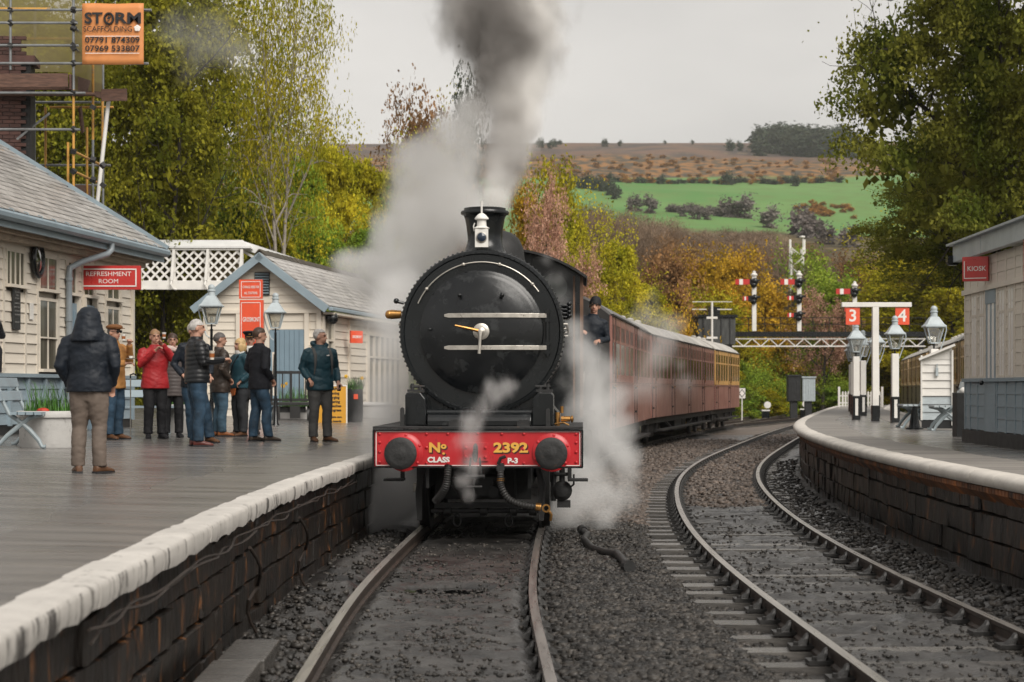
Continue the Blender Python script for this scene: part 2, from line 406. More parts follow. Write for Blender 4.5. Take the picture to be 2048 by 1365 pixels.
M_field = mat('rough ground', (.05, .055, .02), .8, var=.4, vs=.25, world=True, bump=.3, bs=2, col2=(.10, .085, .03))
def far_z(X, D):                                           # the yard behind, rising to a wooded bank
    return -.36 + .012 * np.maximum(D - 150, 0) + .035 * np.maximum(-(X + 16 + .0 * D), 0).clip(0, 60)
xs = np.concatenate([[-2500, -900, -300, -120], np.linspace(-60, 120, 46), [200, 420, 1000, 2500]])
ys = np.concatenate([[-300, -60, -10], np.linspace(0, 240, 50), [320, 420]])
XX, YY = np.meshgrid(xs, ys)
tag(obj('ground', grid_mesh('ground', XX, YY, far_z(XX, YY), M_field)), 'rough grassy ground round the station', None, None, 'structure')
# the yard throat beyond the platforms: a gravel sheet
M_yard = mat('yard gravel', (.06, .047, .037), .55, var=0, vs=1.2, col2=(.15, .118, .094), world=True, bump=.7, bs=14, det=9)
ds = np.concatenate([np.linspace(40, 75.5, 30), np.linspace(77, 170, 50)]); us = np.linspace(-1, 1, 14)
c = (track1(ds) + track2(ds)) / 2; wd = 3.9 + np.clip((ds - 70) / 25, 0, 1) * 2
XX = c[:, None] + wd[:, None] * us[None, :]; DD = np.repeat(ds[:, None], 14, 1)
tag(obj('yard_ground', grid_mesh('yard_ground', XX, DD, -.19 - .12 * (DD < 75) + 0 * XX, M_yard)), 'brown gravel round the tracks beyond the platforms', None, None, 'structure')
tag(obj('puddle', (lambda b: b.box((-.56, 17.7, -.1365), (1.2, 1.5, .004)).mesh('puddle'))(MB())), 'dark still puddle between the rails in front of the locomotive', 'puddle', None, 'structure')
M_water = mat('still water', (.006, .006, .006), .03, var=.1, rv=.01)
bpy.data.objects['puddle'].data.materials.append(M_water)

# ------------------------------------------------------------------ ballast stones (uncountable)
def stones(name, label, n, sampler, smin, smax, m, flat=.7):
    X, D = sampler(n); n = len(X); Z = ground_z(X, D)
    cube = np.array([(i, j, k) for i in (-1, 1) for j in (-1, 1) for k in (-1, 1)], float)
    q = np.array([(0, 1, 3, 2), (4, 6, 7, 5), (0, 4, 5, 1), (2, 3, 7, 6), (0, 2, 6, 4), (1, 5, 7, 3)])
    s = rng.uniform(smin, smax, n) * (.7 + .6 * rng.random(n) ** 3)
    V = cube[None] * (1 + rng.uniform(-.45, .3, (n, 8, 3))) * (s[:, None, None] / 2) * np.array([1.15, .95, flat])
    a = rng.uniform(0, 2 * pi, n); tl = rng.uniform(-.6, .6, n); ca, sa, ct, st = np.cos(a), np.sin(a), np.cos(tl), np.sin(tl)
    y = V[..., 1] * ct[:, None] - V[..., 2] * st[:, None]; z = V[..., 1] * st[:, None] + V[..., 2] * ct[:, None]
    x = V[..., 0]; xr = x * ca[:, None] - y * sa[:, None]; yr = x * sa[:, None] + y * ca[:, None]
    V = np.stack([xr + X[:, None], yr + D[:, None], z + Z[:, None] + s[:, None] * .12], -1).reshape(-1, 3)
    F = (np.arange(n)[:, None, None] * 8 + q[None]).reshape(-1, 4)
    o = obj(name, np_mesh(name, V, F, m)); tag(o, label, None, None, 'stuff'); return o
def band(a, b, d0, d1, dens=None, curve=1, bias=1.0):      # uniform-on-screen sampling between two offsets
    def f(n):
        D = d0 * (d1 / d0) ** (rng.random(n) ** bias); u = rng.random(n)
        lo = a(D); hi = b(D); X = lo + (hi - lo) * u
        if dens is not None: k = dens(X, D) > rng.random(n); X, D = X[k], D[k]
        return X, D
    return f
stones('ballast', 'loose dark wet ballast between the two tracks', 44000, band(lambda d: track1(d) + .86, lambda d: track2(d) - .98, 9.5, 27), .024, .055, M_ballast)
stones('ballast', 'brown ballast between the coaches and the curving track', 15000, band(lambda d: track1(d) + .9, lambda d: track2(d) - 1.2, 26, 68), .05, .08, M_ballast_far)
stones('gravel', 'scattered stones and clinker between the near rails', 6500, band(lambda d: track1(d) - .66, lambda d: track1(d) + .66, 10, 26, lambda X, D: vnoise(X * 2.2, D * 1.6) ** 2 * 1.6), .010, .036, M_ballast, .6)
stones('gravel', 'broken stone along the foot of the left platform', 5000, band(lambda d: track1(d) - 1.5, lambda d: track1(d) - .85, 8, 24, lambda X, D: vnoise(X * 3, D * .9) ** 1.5), .02, .06, M_ballast, .6)
stones('gravel', 'stones and lumps between the rails of the curving track', 10000, band(lambda d: track2(d) - .68, lambda d: track2(d) + .68, 10, 34, lambda X, D: vnoise(X * 2.5 + 8, D * 1.3) ** 1.6 * 1.2), .010, .034, M_ballast, .6)
stones('ballast', 'brown ballast in the far part of the curving track', 9000, band(lambda d: track2(d) - .68, lambda d: track2(d) + .7, 30, 75), .05, .08, M_ballast_far)
stones('gravel', 'black stones along the foot of the right platform', 7000, band(lambda d: track2(d) + .85, lambda d: track2(d) + 1.55, 11, 48, lambda X, D: .35 + .65 * vnoise(X * 2, D * 1.2)), .025, .06, M_ballast, .7)

# ------------------------------------------------------------------ rails
def rail_mb(curve, off, d0, d1, step=.35):
    prof = [(-.035, .0), (.035, 0), (.035, -.03), (.012, -.045), (.012, -.105), (.036, -.12), (.036, -.14), (-.036, -.14), (-.036, -.12), (-.012, -.105), (-.012, -.045), (-.035, -.03)]
    n = int((d1 - d0) / step); rings = []
    for i in range(n + 1):
        d = d0 + (d1 - d0) * i / n; s = curve.slope(d); nx = 1 / sqrt(1 + s * s); ny = -s * nx; x = curve(d)
        rings.append([(x + (off + u) * nx, d + (off + u) * ny, z) for u, z in prof])
    b = MB(); b.loft(rings)
    k = len(prof); b.m = [1] * len(b.f)
    for i in range(n): b.m[i * k] = 0                        # running surface
    return b
def track(name, label, curve, d0, d1, sl, chairs, sleeper_z, slen=2.6):
    t = thing(name, label, 'track')
    for s in (-1, 1): rail_mb(curve, s * .752, d0, d1).build('rail', [M_railtop, M_railside], t, smooth=True)
    sm = MB(); sm.box((0, 0, -.06), (slen, .25, .12)); me = None; ch = None; d = sl[0]; n = 0; rest = MB(); cr = MB()
    while d < sl[1]:
        x = curve(d); a = -math.atan(curve.slope(d))
        if n < 200:
            if me is None:
                o = sm.build('sleeper', M_sleeper, t, bevel=.012); me = o.data
            else:
                o = obj('sleeper', me, t)
            o.location = (x, d, sleeper_z + random.uniform(-.012, .008)); o.rotation_euler = (random.uniform(-.03, .03), random.uniform(-.008, .008), a + random.uniform(-.015, .015)); o.scale = (1 + random.uniform(-.015, .015), 1, 1)
        else:
            M = Matrix.Translation((x, d, sleeper_z)) @ Matrix.Rotation(a, 4, 'Z'); rest.box((0, 0, -.06), (slen, .25, .12), M)
        for s in chairs:
            M = Matrix.Translation((x, d, sleeper_z)) @ Matrix.Rotation(a, 4, 'Z') @ Matrix.Translation((s * .752, 0, 0))
            for q in (-1, 1):                                # the two jaws gripping the rail, leaning in and rounded at the top
                rg = []
                for h, o_, wd, dp in ((.0, .10, .075, .075), (.035, .085, .06, .05), (.075, .06, .05, .026), (.10, .052, .035, .018), (.11, .05, .015, .008)): rg.append([(q * (o_ + dp * cos(a)) if False else q * o_ + dp * cos(a), wd * sin(a), h) for a in np.linspace(0, 2 * pi, 7)[:-1]])
                cr.loft(rg, 0, M)
            cr.box((0, 0, .015), (.36, .19, .03), M)
            cr.cyl(M @ Vector((.14 * (1 if s > 0 else -1), -.05, .03)), M @ Vector((.14 * (1 if s > 0 else -1), -.05, .055)), .018, n=6)
        d += .76; n += 1
    if rest.f: tag(rest.build('far_sleepers', M_sleeper, t), None, None, None, 'stuff')
    tag(cr.build('rail_chairs', M_chair, t), None, None, None, 'stuff')
    return t
track('railway_track', 'near railway track the locomotive stands on, buried in dark ash', track1, 5, 150, (9, 95), (1,), -.15, 2.2)
track('railway_track', 'curving empty track beside the right platform with exposed sleeper ends', track2, 8, 165, (10, 95), (-1, 1), -.122)
xo = Spline([(92, track1(92)), (105, track1(105) + 1.2), (125, track2(125) - 1.2), (140, track2(140))])
track('railway_track', 'crossover rails joining the two tracks in the far yard', xo, 93, 139, (94, 138), (1,), -.15)

# ------------------------------------------------------------------ platforms
def strip_mesh(name, ea, eb, z, d0, d1, m, n=120, slope=False, cols=2):
    ds = d0 * (d1 / d0) ** np.linspace(0, 1, n); us = np.linspace(0, 1, cols)
    A = np.array([ea(d) for d in ds]); B = np.array([eb(d) for d in ds])
    XX = A[:, None] + (B - A)[:, None] * us; DD = np.repeat(ds[:, None], cols, 1)
    ZZ = np.full_like(XX, z)
    if slope: ZZ = ZZ + .022 * np.maximum(0, np.array([pl(d) for d in ds])[:, None] - XX - .3)
    return grid_mesh(name, XX, DD, ZZ, m)
plat = obj('platform', strip_mesh('platform', lambda d: -20 - d * .1, lambda d: pl(d) - .3, ZL, 2, 75, M_tarmac, slope=True)); tag(plat, 'left platform with dark wet tarmac', None, None, 'structure')
obj('paving', strip_mesh('paving', lambda d: pl(d) - 1.12 + .05 * sin(d * 1.7) + .03 * sin(d * 5.1), lambda d: pl(d) - .19, ZL + .004, 3, 75, M_paving, 220, slope=True), plat)
platr = obj('platform', strip_mesh('platform', lambda d: pr(d) + .05, lambda d: pr4(d) - .05, ZR, 10, 88, M_tarmac)); tag(platr, 'right island platform with dark wet tarmac', None, None, 'structure')
obj('paving', strip_mesh('paving', lambda d: pr(d) + .20, lambda d: pr(d) + .98 + .10 * sin(d * .35) + .04 * sin(d * 1.3) + max(0, d - 42) * .012, ZR + .004, 10, 88, M_paving2, 200), platr)
obj('paving', strip_mesh('paving', lambda d: pr4(d) - 1.2 - .1 * sin(d * .3), lambda d: pr4(d) - .25, ZR + .004, 36, 88, M_paving2, 120), platr)
b = MB(); b.box((3, 0, -.01), (5.2, .12, .02)); 
def coping(parent, edge, side, z, d0, d1, L, m, prof, nmax=300, jag=.0, ln=.9):
    """rounded whitewashed edging stones laid end to end along the platform edge"""
    d = d0; n = 0; rest = MB()
    while d < d1:
        b = MB(); rings = []; steps = 6; jit_ = random.uniform(-.004, .004)
        for i in range(steps + 1):
            dd = d + (L - .005) * i / steps; s = (edge(dd + .2) - edge(dd - .2)) / .4; nx = 1 / sqrt(1 + s * s); ny = -s * nx; x = edge(dd)
            g = 0
            k = .012 * fbm(np.array(dd * 2.3), np.array(3.0), 3)
            kk = .010 * fbm(np.array(dd * 1.1), np.array(7.0), 2) + jit_
            rings.append([(x + side * (u + kk) * nx, dd + side * u * ny, z + v + (k if v > -.05 else (jag * fbm(np.array(dd * 5), np.array(1.), 3)))) for u, v in prof])
        (b if n < nmax else rest).loft(rings)
        if n < nmax: b.build('coping_stone', m, parent, smooth=True)
        d += L; n += 1
    if rest.f: tag(rest.build('far_coping', m, parent, smooth=True), None, None, None, 'stuff')
# u: distance back from the edge, v: height about the platform level
coping(plat, pl, -1, ZL, 4.2, 40, .92, M_coping, [(.205, .005), (.045, .007), (.006, .002), (-.013, -.009), (-.021, -.03), (-.022, -.085), (-.014, -.125), (.04, -.125), (.205, -.12)], jag=.055)
coping(platr, pr, 1, ZR, 12, 88, .92, M_coping2, [(.22, .006), (.10, .012), (.03, .006), (-.022, -.016), (-.042, -.05), (-.036, -.09), (-.01, -.118), (.10, -.125), (.22, -.125)])
coping(platr, pr4, -1, ZR, 40, 88, 1.6, M_coping2, [(.28, .008), (.05, .012), (-.03, -.02), (-.05, -.09), (.0, -.15), (.28, -.16)])

def wall_stones(parent, edge, side, z, d0, d1, rows, L, h, inset, nmax):
    # backing wall
    ds = np.linspace(d0 - 6, d1 + 10, 90); B = MB()
    rings = [[(edge(d) + side * (inset + .09), d, -.45), (edge(d) + side * (inset + .09), d, z - .12), (edge(d) + side * (inset + .6), d, z - .12), (edge(d) + side * (inset + .6), d, -.45)] for d in ds]
    B.loft(rings); B.build('wall_core', M_wallmortar, parent)
    n = 0; rest = MB(); metas = []
    for k in range(5):                                       # a few rough block shapes shared by all
        b = MB(); b.box((0, 0, 0), (1, .2, 1)); me = b.mesh('stone')
        for v in me.vertices: v.co.x += random.uniform(-.025, .025); v.co.z += random.uniform(-.035, .035); v.co.y += random.uniform(-.016, .016)
        me.materials.append(M_wall); metas.append(me)
    for r in range(rows):
        d = d0 + random.uniform(0, L)
        while d < d1:
            l = L * random.uniform(.65, 1.35); s = (edge(d + .3) - edge(d - .3)) / .6
            zz = z - .15 - h * (r + .5)
            if n < nmax:
                o = obj('stone', random.choice(metas), parent)
                o.location = (edge(d + l / 2) + side * (inset + .06 + random.uniform(-.014, .014)), d + l / 2, zz)
                o.rotation_euler = (0, random.uniform(-.02, .02), pi / 2 - math.atan(s) + random.uniform(-.04, .04)); o.scale = (l - .018, 1, h - .018)
                bv = o.modifiers.new('bevel', 'BEVEL'); bv.width = .02; bv.segments = 1
                n += 1
            d += l
wall_stones(plat, pl, -1, ZL, 5.5, 26, 4, .62, .245, .10, 160)
wall_stones(platr, pr, 1, ZR, 13.5, 48, 4, .55, .25, .16, 280)
# corbel course under the right coping
n = 0; d = 14.0; cm = MB(); cm.prism([(0, 0), (.17, 0), (.17, -.16), (.11, -.16), (0, -.05)], -.05, .05, Matrix.Rotation(pi / 2, 4, 'X')); cme = cm.mesh('corbel_brick')
M_corbel = mat('rust streaked brick', (.014, .012, .010), .5, var=0, vs=2.2, col2=(.36, .125, .035), bump=.3, bs=20, world=True, rnd=.3, stretch=(1.4, 1.4, .8))
cme.materials.append(M_corbel)
while d < 48 and n < 290:
    s = (pr(d + .3) - pr(d - .3)) / .6
    o = obj('corbel_brick', cme, platr, (pr(d) + .035, d, ZR - .135), -math.atan(s)); n += 1; d += .118 if d < 34 else .2
# ivy-like cables hung under the left coping
M_cable = mat('old cable', (.022, .015, .011), .6, var=.4, vs=5)
for q in range(2):
    pts = []; ph = q * 2.1
    for i in range(60):
        d = 8.5 + i * .24; pts.append((pl(d) + .02 + .03 * sin(d * 3 + ph), d, ZL - .19 - .025 * abs(sin(d * 1.1 + ph)) - .02 * q + .012 * sin(d * 4.7 + ph)))
    tag(MB().tube(pts, .009, 6).build('cable', M_cable, None, True), ('upper', 'lower')[q] + ' of the two brown cables hung along the wall under the left coping', 'cable', 'cables under the left coping')
for d, l in ((14.3, 'thin loose cable hanging down the left platform wall nearest its wooden box'), (17.6, 'loose cable hanging down the left platform wall nearest the locomotive')):
    pts = [(pl(d + .1 * i) + .05 + .05 * sin(i * .8), d + .12 * i * (1 if i < 5 else .4), ZL - .3 - i * .085) for i in range(10)]
    tag(MB().tube(pts, .014, 6).build('cable', M_cable, None, True), l, 'cable')
# ------------------------------------------------------------------ steam locomotive
def AX(x, y, z): return Matrix.Translation((x, y, z)) @ Matrix.Rotation(pi / 2, 4, 'X')      # lathe axis pointing at the camera (-y)
LRZ = -.036
loco = thing('steam_locomotive', 'black steam locomotive with red buffer beam facing down the near track', 'locomotive', (-.40, 22.45, 0), LRZ)
CZ = 2.43
M_brass = mat('dull brass', (.42, .22, .07), .3, .9, var=.25, vs=8)
M_gold = mat('gold lettering', (.72, .40, .07), .45, var=.06)
M_goldshade = mat('dark lettering shade', (.05, .012, .012), .5)
M_rubber = mat('rubber hose', (.022, .021, .020), .55, var=.3, vs=10, bump=.1, bs=50)
M_cabside = mat('lined black cab side', (.022, .018, .018), .3, var=.3, vs=2)
M_lining = mat('red lining', (.30, .05, .03), .5)
M_timberframe = mat('varnished cab wood', (.16, .085, .05), .5, var=.3, vs=5)
# buffer beam and its fittings
bb = MB().box((0, .025, 1.04), (2.42, .05, .445)).build('buffer_beam', M_red, loco, bevel=.004)
b = MB()
for z in (1.255, .822): b.box((0, 0.0, z), (2.46, .056, .02))
for x in (-1.222, 1.222): b.box((x, 0.0, 1.04), (.022, .056, .42))
b.build('black_edge', M_black, bb)
b = MB()
for z in (1.236, .842): b.box((0, -.002, z), (2.386, .006, .009))
for x in (-1.192, 1.192): b.box((x, -.002, 1.04), (.009, .006, .386))
b.build('white_lining', M_letter, bb)
rv = MB().sph((0, 0, 0), (.019, .014, .019), 10, 6); rme = rv.mesh('rivet'); rme.materials.append(M_red); smooth_mesh(rme, 180)
for x, z in [(-1.15, 1.21), (-1.15, 1.11), (-1.15, 1.0), (-1.15, .88), (1.15, 1.21), (1.15, 1.11), (1.15, 1.0), (1.15, .88)] + [(x, z) for x in (-.6, -.35, .28, .54) for z in (1.21, .868)] + [(-.6, 1.05), (.0, 1.215), (.53, 1.03)]:
    obj('rivet', rme, bb, (x, -.003, z))
b = MB(); b.box((-.02, -.012, 1.0), (.285, .026, .215))
for x in (-.135, .09):
    for z in (.94, 1.05): b.sph((x, -.028, z), (.02, .016, .02), 10, 6)
b.build('drawhook_plate', M_red, bb, bevel=.004)
def beamtext(s, size, x, z, bold=.006, sx=1.18):
    text('lettering', s, size, M_gold, bb, (x, -.006, z), ext=.003, bold=bold, sx=sx)
    text('lettering_shade', s, size, M_goldshade, bb, (x + .013, -.003, z - .013), ext=.001, bold=bold + .002, sx=sx)
beamtext('N', .155, -.505, 1.045); beamtext('o', .10, -.40, 1.07, .005); beamtext('.', .12, -.40, 1.01, .006)
beamtext('2392', .155, .385, 1.045, .006, 1.3)
text('lettering', 'CLASS', .085, M_letter, bb, (-.46, -.005, .905), bold=.004, sx=1.1)
text('lettering', 'P-3', .085, M_letter, bb, (.41, -.005, .895), bold=.004, sx=1.1)
for s in (-1, 1):
    bf = MB().lathe([(.225, 0), (.225, .02), (.19, .03), (.17, .05), (.135, .09), (.115, .28), (.105, .30)], 28, AX(s * .865, 0, .995)).build('buffer_socket', M_red, loco, True)
    for a in range(6): 
        obj('rivet', rme, bf, (s * .865 + .2 * cos(a * pi / 3 + .4), -.025, .995 + .2 * sin(a * pi / 3 + .4)))
    MB().lathe([(.075, .28), (.075, .40), (.10, .41), (.165, .415), (.187, .42), (.187, .447), (.175, .457), (.12, .465), (.085, .463), (.06, .470), (0, .472)], 36, AX(s * .865, 0, .995)).build('buffer_head', M_soot, loco, True)
# coupling
b = MB(); b.tube([(-.02, -.02, 1.0), (-.02, -.10, 1.0), (-.02, -.16, 1.0), (-.02, -.20, .97), (-.02, -.20, .92), (-.02, -.15, .90)], [.028, .028, .032, .034, .03, .015], 8); b.tube([(-.02, -.12, 1.01), (-.02, -.13, 1.07), (-.02, -.12, 1.10)], [.03, .028, .012], 8)
hk = b.build('drawhook', M_soot, loco, True)
b = MB()
for s in (-1, 1): b.bar((-.02 + .05 * s, -.19, .94), (-.02 + .075 * s, -.19, .72), .022, .03)
b.cyl((-.13, -.19, .72), (.09, -.19, .72), .026, n=10); b.cyl((-.03, -.19, .70), (-.06, -.18, .46), .016, n=8); b.cyl((-.12, -.19, .60), (.06, -.19, .60), .018, n=8); b.bar((-.05, -.18, .56), (-.055, -.18, .44), .05, .02)
b.build('screw_coupling', M_soot, hk, True)
# smokebox
sb = MB().lathe([(.985, -1.75), (.985, -.02), (1.0, 0), (.995, .018), (.955, .022), (.94, .006), (.75, .006)], 72, AX(0, .92, CZ)).build('smokebox', M_black, loco, True)
b = MB()
for k in range(104):
    a = 2 * pi * k / 104
    b.sph((1.002 * cos(a), .955, CZ + 1.002 * sin(a)), (.016, .018, .016), 6, 4)
tag(b.build('rivet_ring', M_black, sb, True), None, None, None, 'stuff')
b = MB()
for k in range(88):
    a = 2 * pi * k / 88; b.sph((.968 * cos(a), .90, CZ + .968 * sin(a)), (.011, .008, .011), 6, 4)
tag(b.build('rim_rivets', M_black, sb, True), None, None, None, 'stuff')
def dish(r):
    pr_ = [(0, .158), (.1, .156), (.3, .141), (.5, .108), (.66, .062), (.70, .045), (.735, .045), (.75, .03)]
    return float(np.interp(r, [p[0] for p in pr_], [p[1] for p in pr_]))
door = MB().lathe([(.752, 0), (.752, .03), (.735, .045), (.705, .045), (.695, .052), (.66, .062), (.58, .087), (.5, .108), (.4, .128), (.3, .141), (.2, .151), (.1, .156), (0, .158)], 72, AX(0, .915, CZ)).build('smokebox_door', M_satin, loco, True)
for s in (-1, 1):                                           # hinge straps
    z = CZ + .195 * s; rings = []
    for i in range(25):
        x = -.45 + 1.25 * i / 24; r = min(sqrt(x * x + .195 ** 2), .75); y = .915 - max(dish(r), .03) - (0 if x < .74 else .02); h = .027 * (1 if i else .55)
        rings.append([(x, y - .022, z - h), (x, y - .022, z + h), (x, y + .01, z + h), (x, y + .01, z - h)])
    MB().loft(rings).build('hinge_strap', M_steel, door, bevel=.003)
b = MB(); b.cyl((.80, .86, CZ - .30), (.80, .86, CZ + .27), .022, n=10)
for z in (-.25, -.14, .14, .24): b.box((.80, .87, CZ + z), (.06, .07, .04))
b.build('hinge_post', M_black, door, True)
b = MB().lathe([(.10, 0), (.10, .02), (.085, .03), (.05, .034), (.05, .06), (.03, .07), (.03, .13), (.018, .135), (0, .135)], 28, AX(0, .765, CZ))
b.build('locking_boss', M_steel, door, True)
b = MB(); b.tube([(0, .66, CZ), (-.15, .65, CZ + .035), (-.31, .645, CZ + .07)], [.022, .017, .013], 8); b.build('door_handle', M_brass, door, True)
b = MB(); b.tube([(0, .64, CZ), (-.01, .63, CZ - .14), (-.018, .63, CZ - .27)], [.022, .018, .02], 8); b.build('door_handle', M_steel, door, True)
b = MB()
for x in (-.26, .255): b.cyl((x, .84, CZ + .44), (x, .74, CZ + .44), .02, n=10); b.sph((x, .73, CZ + .44), .028, 10, 6)
b.sph((-.63, .82, CZ + .03), (.03, .02, .018), 8, 6)
for x in (-.09, .06): b.sph((x, .83, CZ - .5), (.018, .015, .012), 8, 6)
b.build('door_stud', M_black, door, True)
pts = [(.845 * sin(a), .83, CZ + .845 * cos(a)) for a in np.linspace(-R(66), R(55), 36)]
hr = MB(); hr.tube(pts, .008, 8)
for a in (-R(52), -R(15), R(15), R(47)):
    hr.cyl((.845 * sin(a), .92, CZ + .845 * cos(a)), (.845 * sin(a), .82, CZ + .845 * cos(a)), .015, n=8); hr.sph((.845 * sin(a), .83, CZ + .845 * cos(a)), .023, 8, 6)
hr.build('handrail', M_steel, loco, True)
MB().lathe([(.945, -6.9), (.945, -1.6)], 64, AX(0, .92, CZ)).build('boiler', M_black, loco, True)
# chimney
ch = MB(); prof = [(.44, -.10), (.36, -.04), (.30, .03), (.255, .10), (.225, .18), (.215, .24), (.222, .32), (.235, .42), (.25, .50), (.268, .54), (.30, .555), (.305, .575), (.295, .595), (.262, .60), (.262, .63), (.24, .635), (.19, .63), (.18, .3)]
M_ = Matrix.Translation((0, 1.65, 3.37)); ch.lathe(prof, 40, M_)
o = ch.build('chimney', M_black, loco, True)
for v in o.data.vertices:                                   # saddle the base onto the smokebox
    if v.co.z < 3.45: v.co.z = CZ + sqrt(max(0, .99 ** 2 - v.co.x ** 2)) + (v.co.z - 3.27) * .25
MB().lathe([(.50, -.25), (.46, -.1), (.43, 0), (.42, .25), (.40, .40), (.34, .53), (.24, .61), (.12, .65), (0, .66)], 36, Matrix.Translation((0, 4.4, 3.30))).build('dome', M_soot, loco, True)
b = MB()
for x in (-.14, .14): b.lathe([(.09, 0), (.09, .3), (.11, .32), (.11, .38), (.06, .42)], 12, Matrix.Translation((x, 6.1, 3.33)))
b.build('safety_valves', M_brass, loco, True)
# saddle, footplate, sandboxes
b = MB(); b.prism([(-.95, 1.30), (-.95, 1.42), (-.70, 1.70), (-.72, 2.0), (.72, 2.0), (.70, 1.70), (.95, 1.42), (.95, 1.30)], -2.5, -.95, Matrix.Rotation(pi / 2, 4, 'X')); b.build('saddle', M_black, loco)
MB().box((0, 4.3, 1.283), (2.46, 8.66, .03)).build('footplate', M_soot, loco, bevel=.004)
b = MB(); ring = []
for i in range(9):
    a = R(100) * i / 8; ring.append((.34 - .20 * sin(a), 1.30 + .17 * (1 - 0) - .17 * cos(a) * 0 - .17 + .20 * (1 - cos(a)) * .9))
poly = [(.10, 1.30), (.10, 1.36), (.12, 1.40), (.16, 1.43), (.22, 1.445), (.9, 1.46), (.9, 1.30)]
b.prism([(y, z) for y, z in poly], -.60, .62, Matrix(((0, 0, 1, 0), (1, 0, 0, 0), (0, 1, 0, 0), (0, 0, 0, 1)))); b.build('front_apron', M_satin, loco, bevel=.01)
b = MB()
for k in range(11): b.sph((-.5 + k * .1, .5, 1.50), (.013, .013, .013), 6, 4)
b.cyl((-.62, .35, 1.455), (.62, .35, 1.455), .035, n=12)
b.build('apron_rivets', M_black, loco, True)
for s in (-1, 1):
    b = MB(); b.prism([(s * .62, 1.30), (s * .88, 1.30), (s * .88, 1.66), (s * .86, 1.695), (s * .70, 1.695), (s * .64, 1.62)], -.9, -.30, Matrix.Rotation(pi / 2, 4, 'X')); q = b.build('sandbox', M_black, loco, bevel=.012)
    b = MB(); b.box((s * .77, .55, 1.715), (.20, .16, .03)); b.cyl((s * .72, .5, 1.72), (s * .72, .5, 1.77), .02, n=8); b.cyl((s * .66, .5, 1.765), (s * .84, .5, 1.765), .016, n=8); b.cyl((s * .81, .5, 1.72), (s * .81, .5, 1.80), .022, n=8); b.build('lid', M_soot, q, True)
for x, h in ((-.895, .20), (-.005, .22), (.82, .19)):
    b = MB(); b.box((x, .10, 1.30 + h / 2), (.05, .012, h)); b.cyl((x, .10, 1.30 + h - .005), (x, .112, 1.30 + h - .005), .025, n=12); b.box((x, .15, 1.305), (.05, .11, .012)); b.build('lamp_bracket', M_soot, loco)
b = MB()
for x in (-.27, .53): b.box((x, .08, 1.325), (.15, .08, .055)); b.box((x, .06, 1.36), (.11, .02, .03))
b.build('step_plate', M_soot, loco)
# whistle and ejector fittings on the boiler sides
b = MB(); b.cyl((-1.0, 1.1, CZ + .22), (-1.13, 1.1, CZ + .22), .05, .06, 14); b.sph((-1.15, 1.1, CZ + .22), (.05, .055, .055), 12, 8); b.build('brass_cap', M_brass, loco, True)
b = MB(); b.cyl((-.97, 1.1, CZ + .36), (-1.06, 1.08, CZ + .38), .02, n=8); b.sph((-1.06, 1.08, CZ + .385), .035, 8, 6)
for k in range(4): b.tube([(.95, 2.6 + .02 * k, CZ + .38 - .05 * k), (1.04, 2.5, CZ + .37 - .05 * k), (1.07, 1.9, CZ + .37 - .05 * k), (1.06, 1.5, CZ + .365 - .05 * k)], .022, 8); b.sph((1.06, 1.5, CZ + .365 - .05 * k), .03, 8, 6)
b.build('ejector_pipes', M_black, loco, True)
for s in (-1, 1):
    b = MB(); b.cyl((s * 1.03, 1.2, CZ + .1), (s * 1.03, 6.7, CZ + .1), .017, n=8)
    for y in (1.2, 3, 4.8, 6.6): b.cyl((s * .93, y, CZ + .1), (s * 1.04, y, CZ + .1), .016, n=6)
    b.build('handrail', M_steel, loco, True)
# cab
def arc_section(hw, zs, zt, n=14):
    h = zt - zs; r = (hw * hw + h * h) / (2 * h); a = math.asin(hw / r)
    return [(r * sin(t), zs + h - r + r * cos(t)) for t in np.linspace(-a, a, n)]
XZ = Matrix.Rotation(pi / 2, 4, 'X')
b = MB(); b.prism([(-1.20, 1.3)] + arc_section(1.20, 3.44, 3.82) + [(1.20, 1.3)], -6.80, -6.75, XZ); cabf = b.build('cab_front', M_black, loco)
for s in (-1, 1):
    q = MB().lathe([(.20, -.01), (.235, -.01), (.235, .02), (.20, .02), (.20, -.01)], 24, AX(s * .80, 6.74, 3.28), caps=False).build('spectacle', M_black, cabf, True)
    MB().lathe([(.2, 0), (.2, .006), (0, .006)], 24, AX(s * .80, 6.74, 3.28)).build('pane', M_glassdark, q)
    b = MB(); b.prism([(6.8, 1.3), (8.5, 1.3), (8.5, 2.15), (7.9, 2.25), (7.5, 2.6), (7.35, 2.9), (7.35, 3.44), (6.8, 3.44)], s * 1.205 - .012, s * 1.205 + .012, Matrix(((0, 0, 1, 0), (1, 0, 0, 0), (0, 1, 0, 0), (0, 0, 0, 1))))
    cs = b.build('cab_side', M_cabside, loco)
    b = MB(); b.box((s * 1.222, 7.0, 2.4), (.008, .015, 1.7)); b.box((s * 1.222, 7.6, 1.5), (.008, 1.2, .015)); b.build('lining', M_lining, cs)
    b = MB(); b.box((s * 1.215, 6.77, 2.4), (.05, .06, 2.2)); b.box((s * 1.1, 6.735, 2.4), (.03, .02, 2.1)); b.build('pillar', M_timberframe, cs)
    MB().cyl((s * 1.25, 8.45, 1.5), (s * 1.25, 8.45, 2.9), .018, n=8).build('handrail', M_steel, cs, True)
sec = arc_section(1.30, 3.43, 3.86, 18); sec2 = [(x * .99, z - .035) for x, z in sec][::-1]
MB().prism(sec + sec2, -8.9, -6.45, XZ).build('cab_roof', M_soot, loco, True)
MB().box((0, 7.9, 1.9), (1.9, .5, 1.2)).build('firebox_backhead', M_soot, loco, bevel=.03)
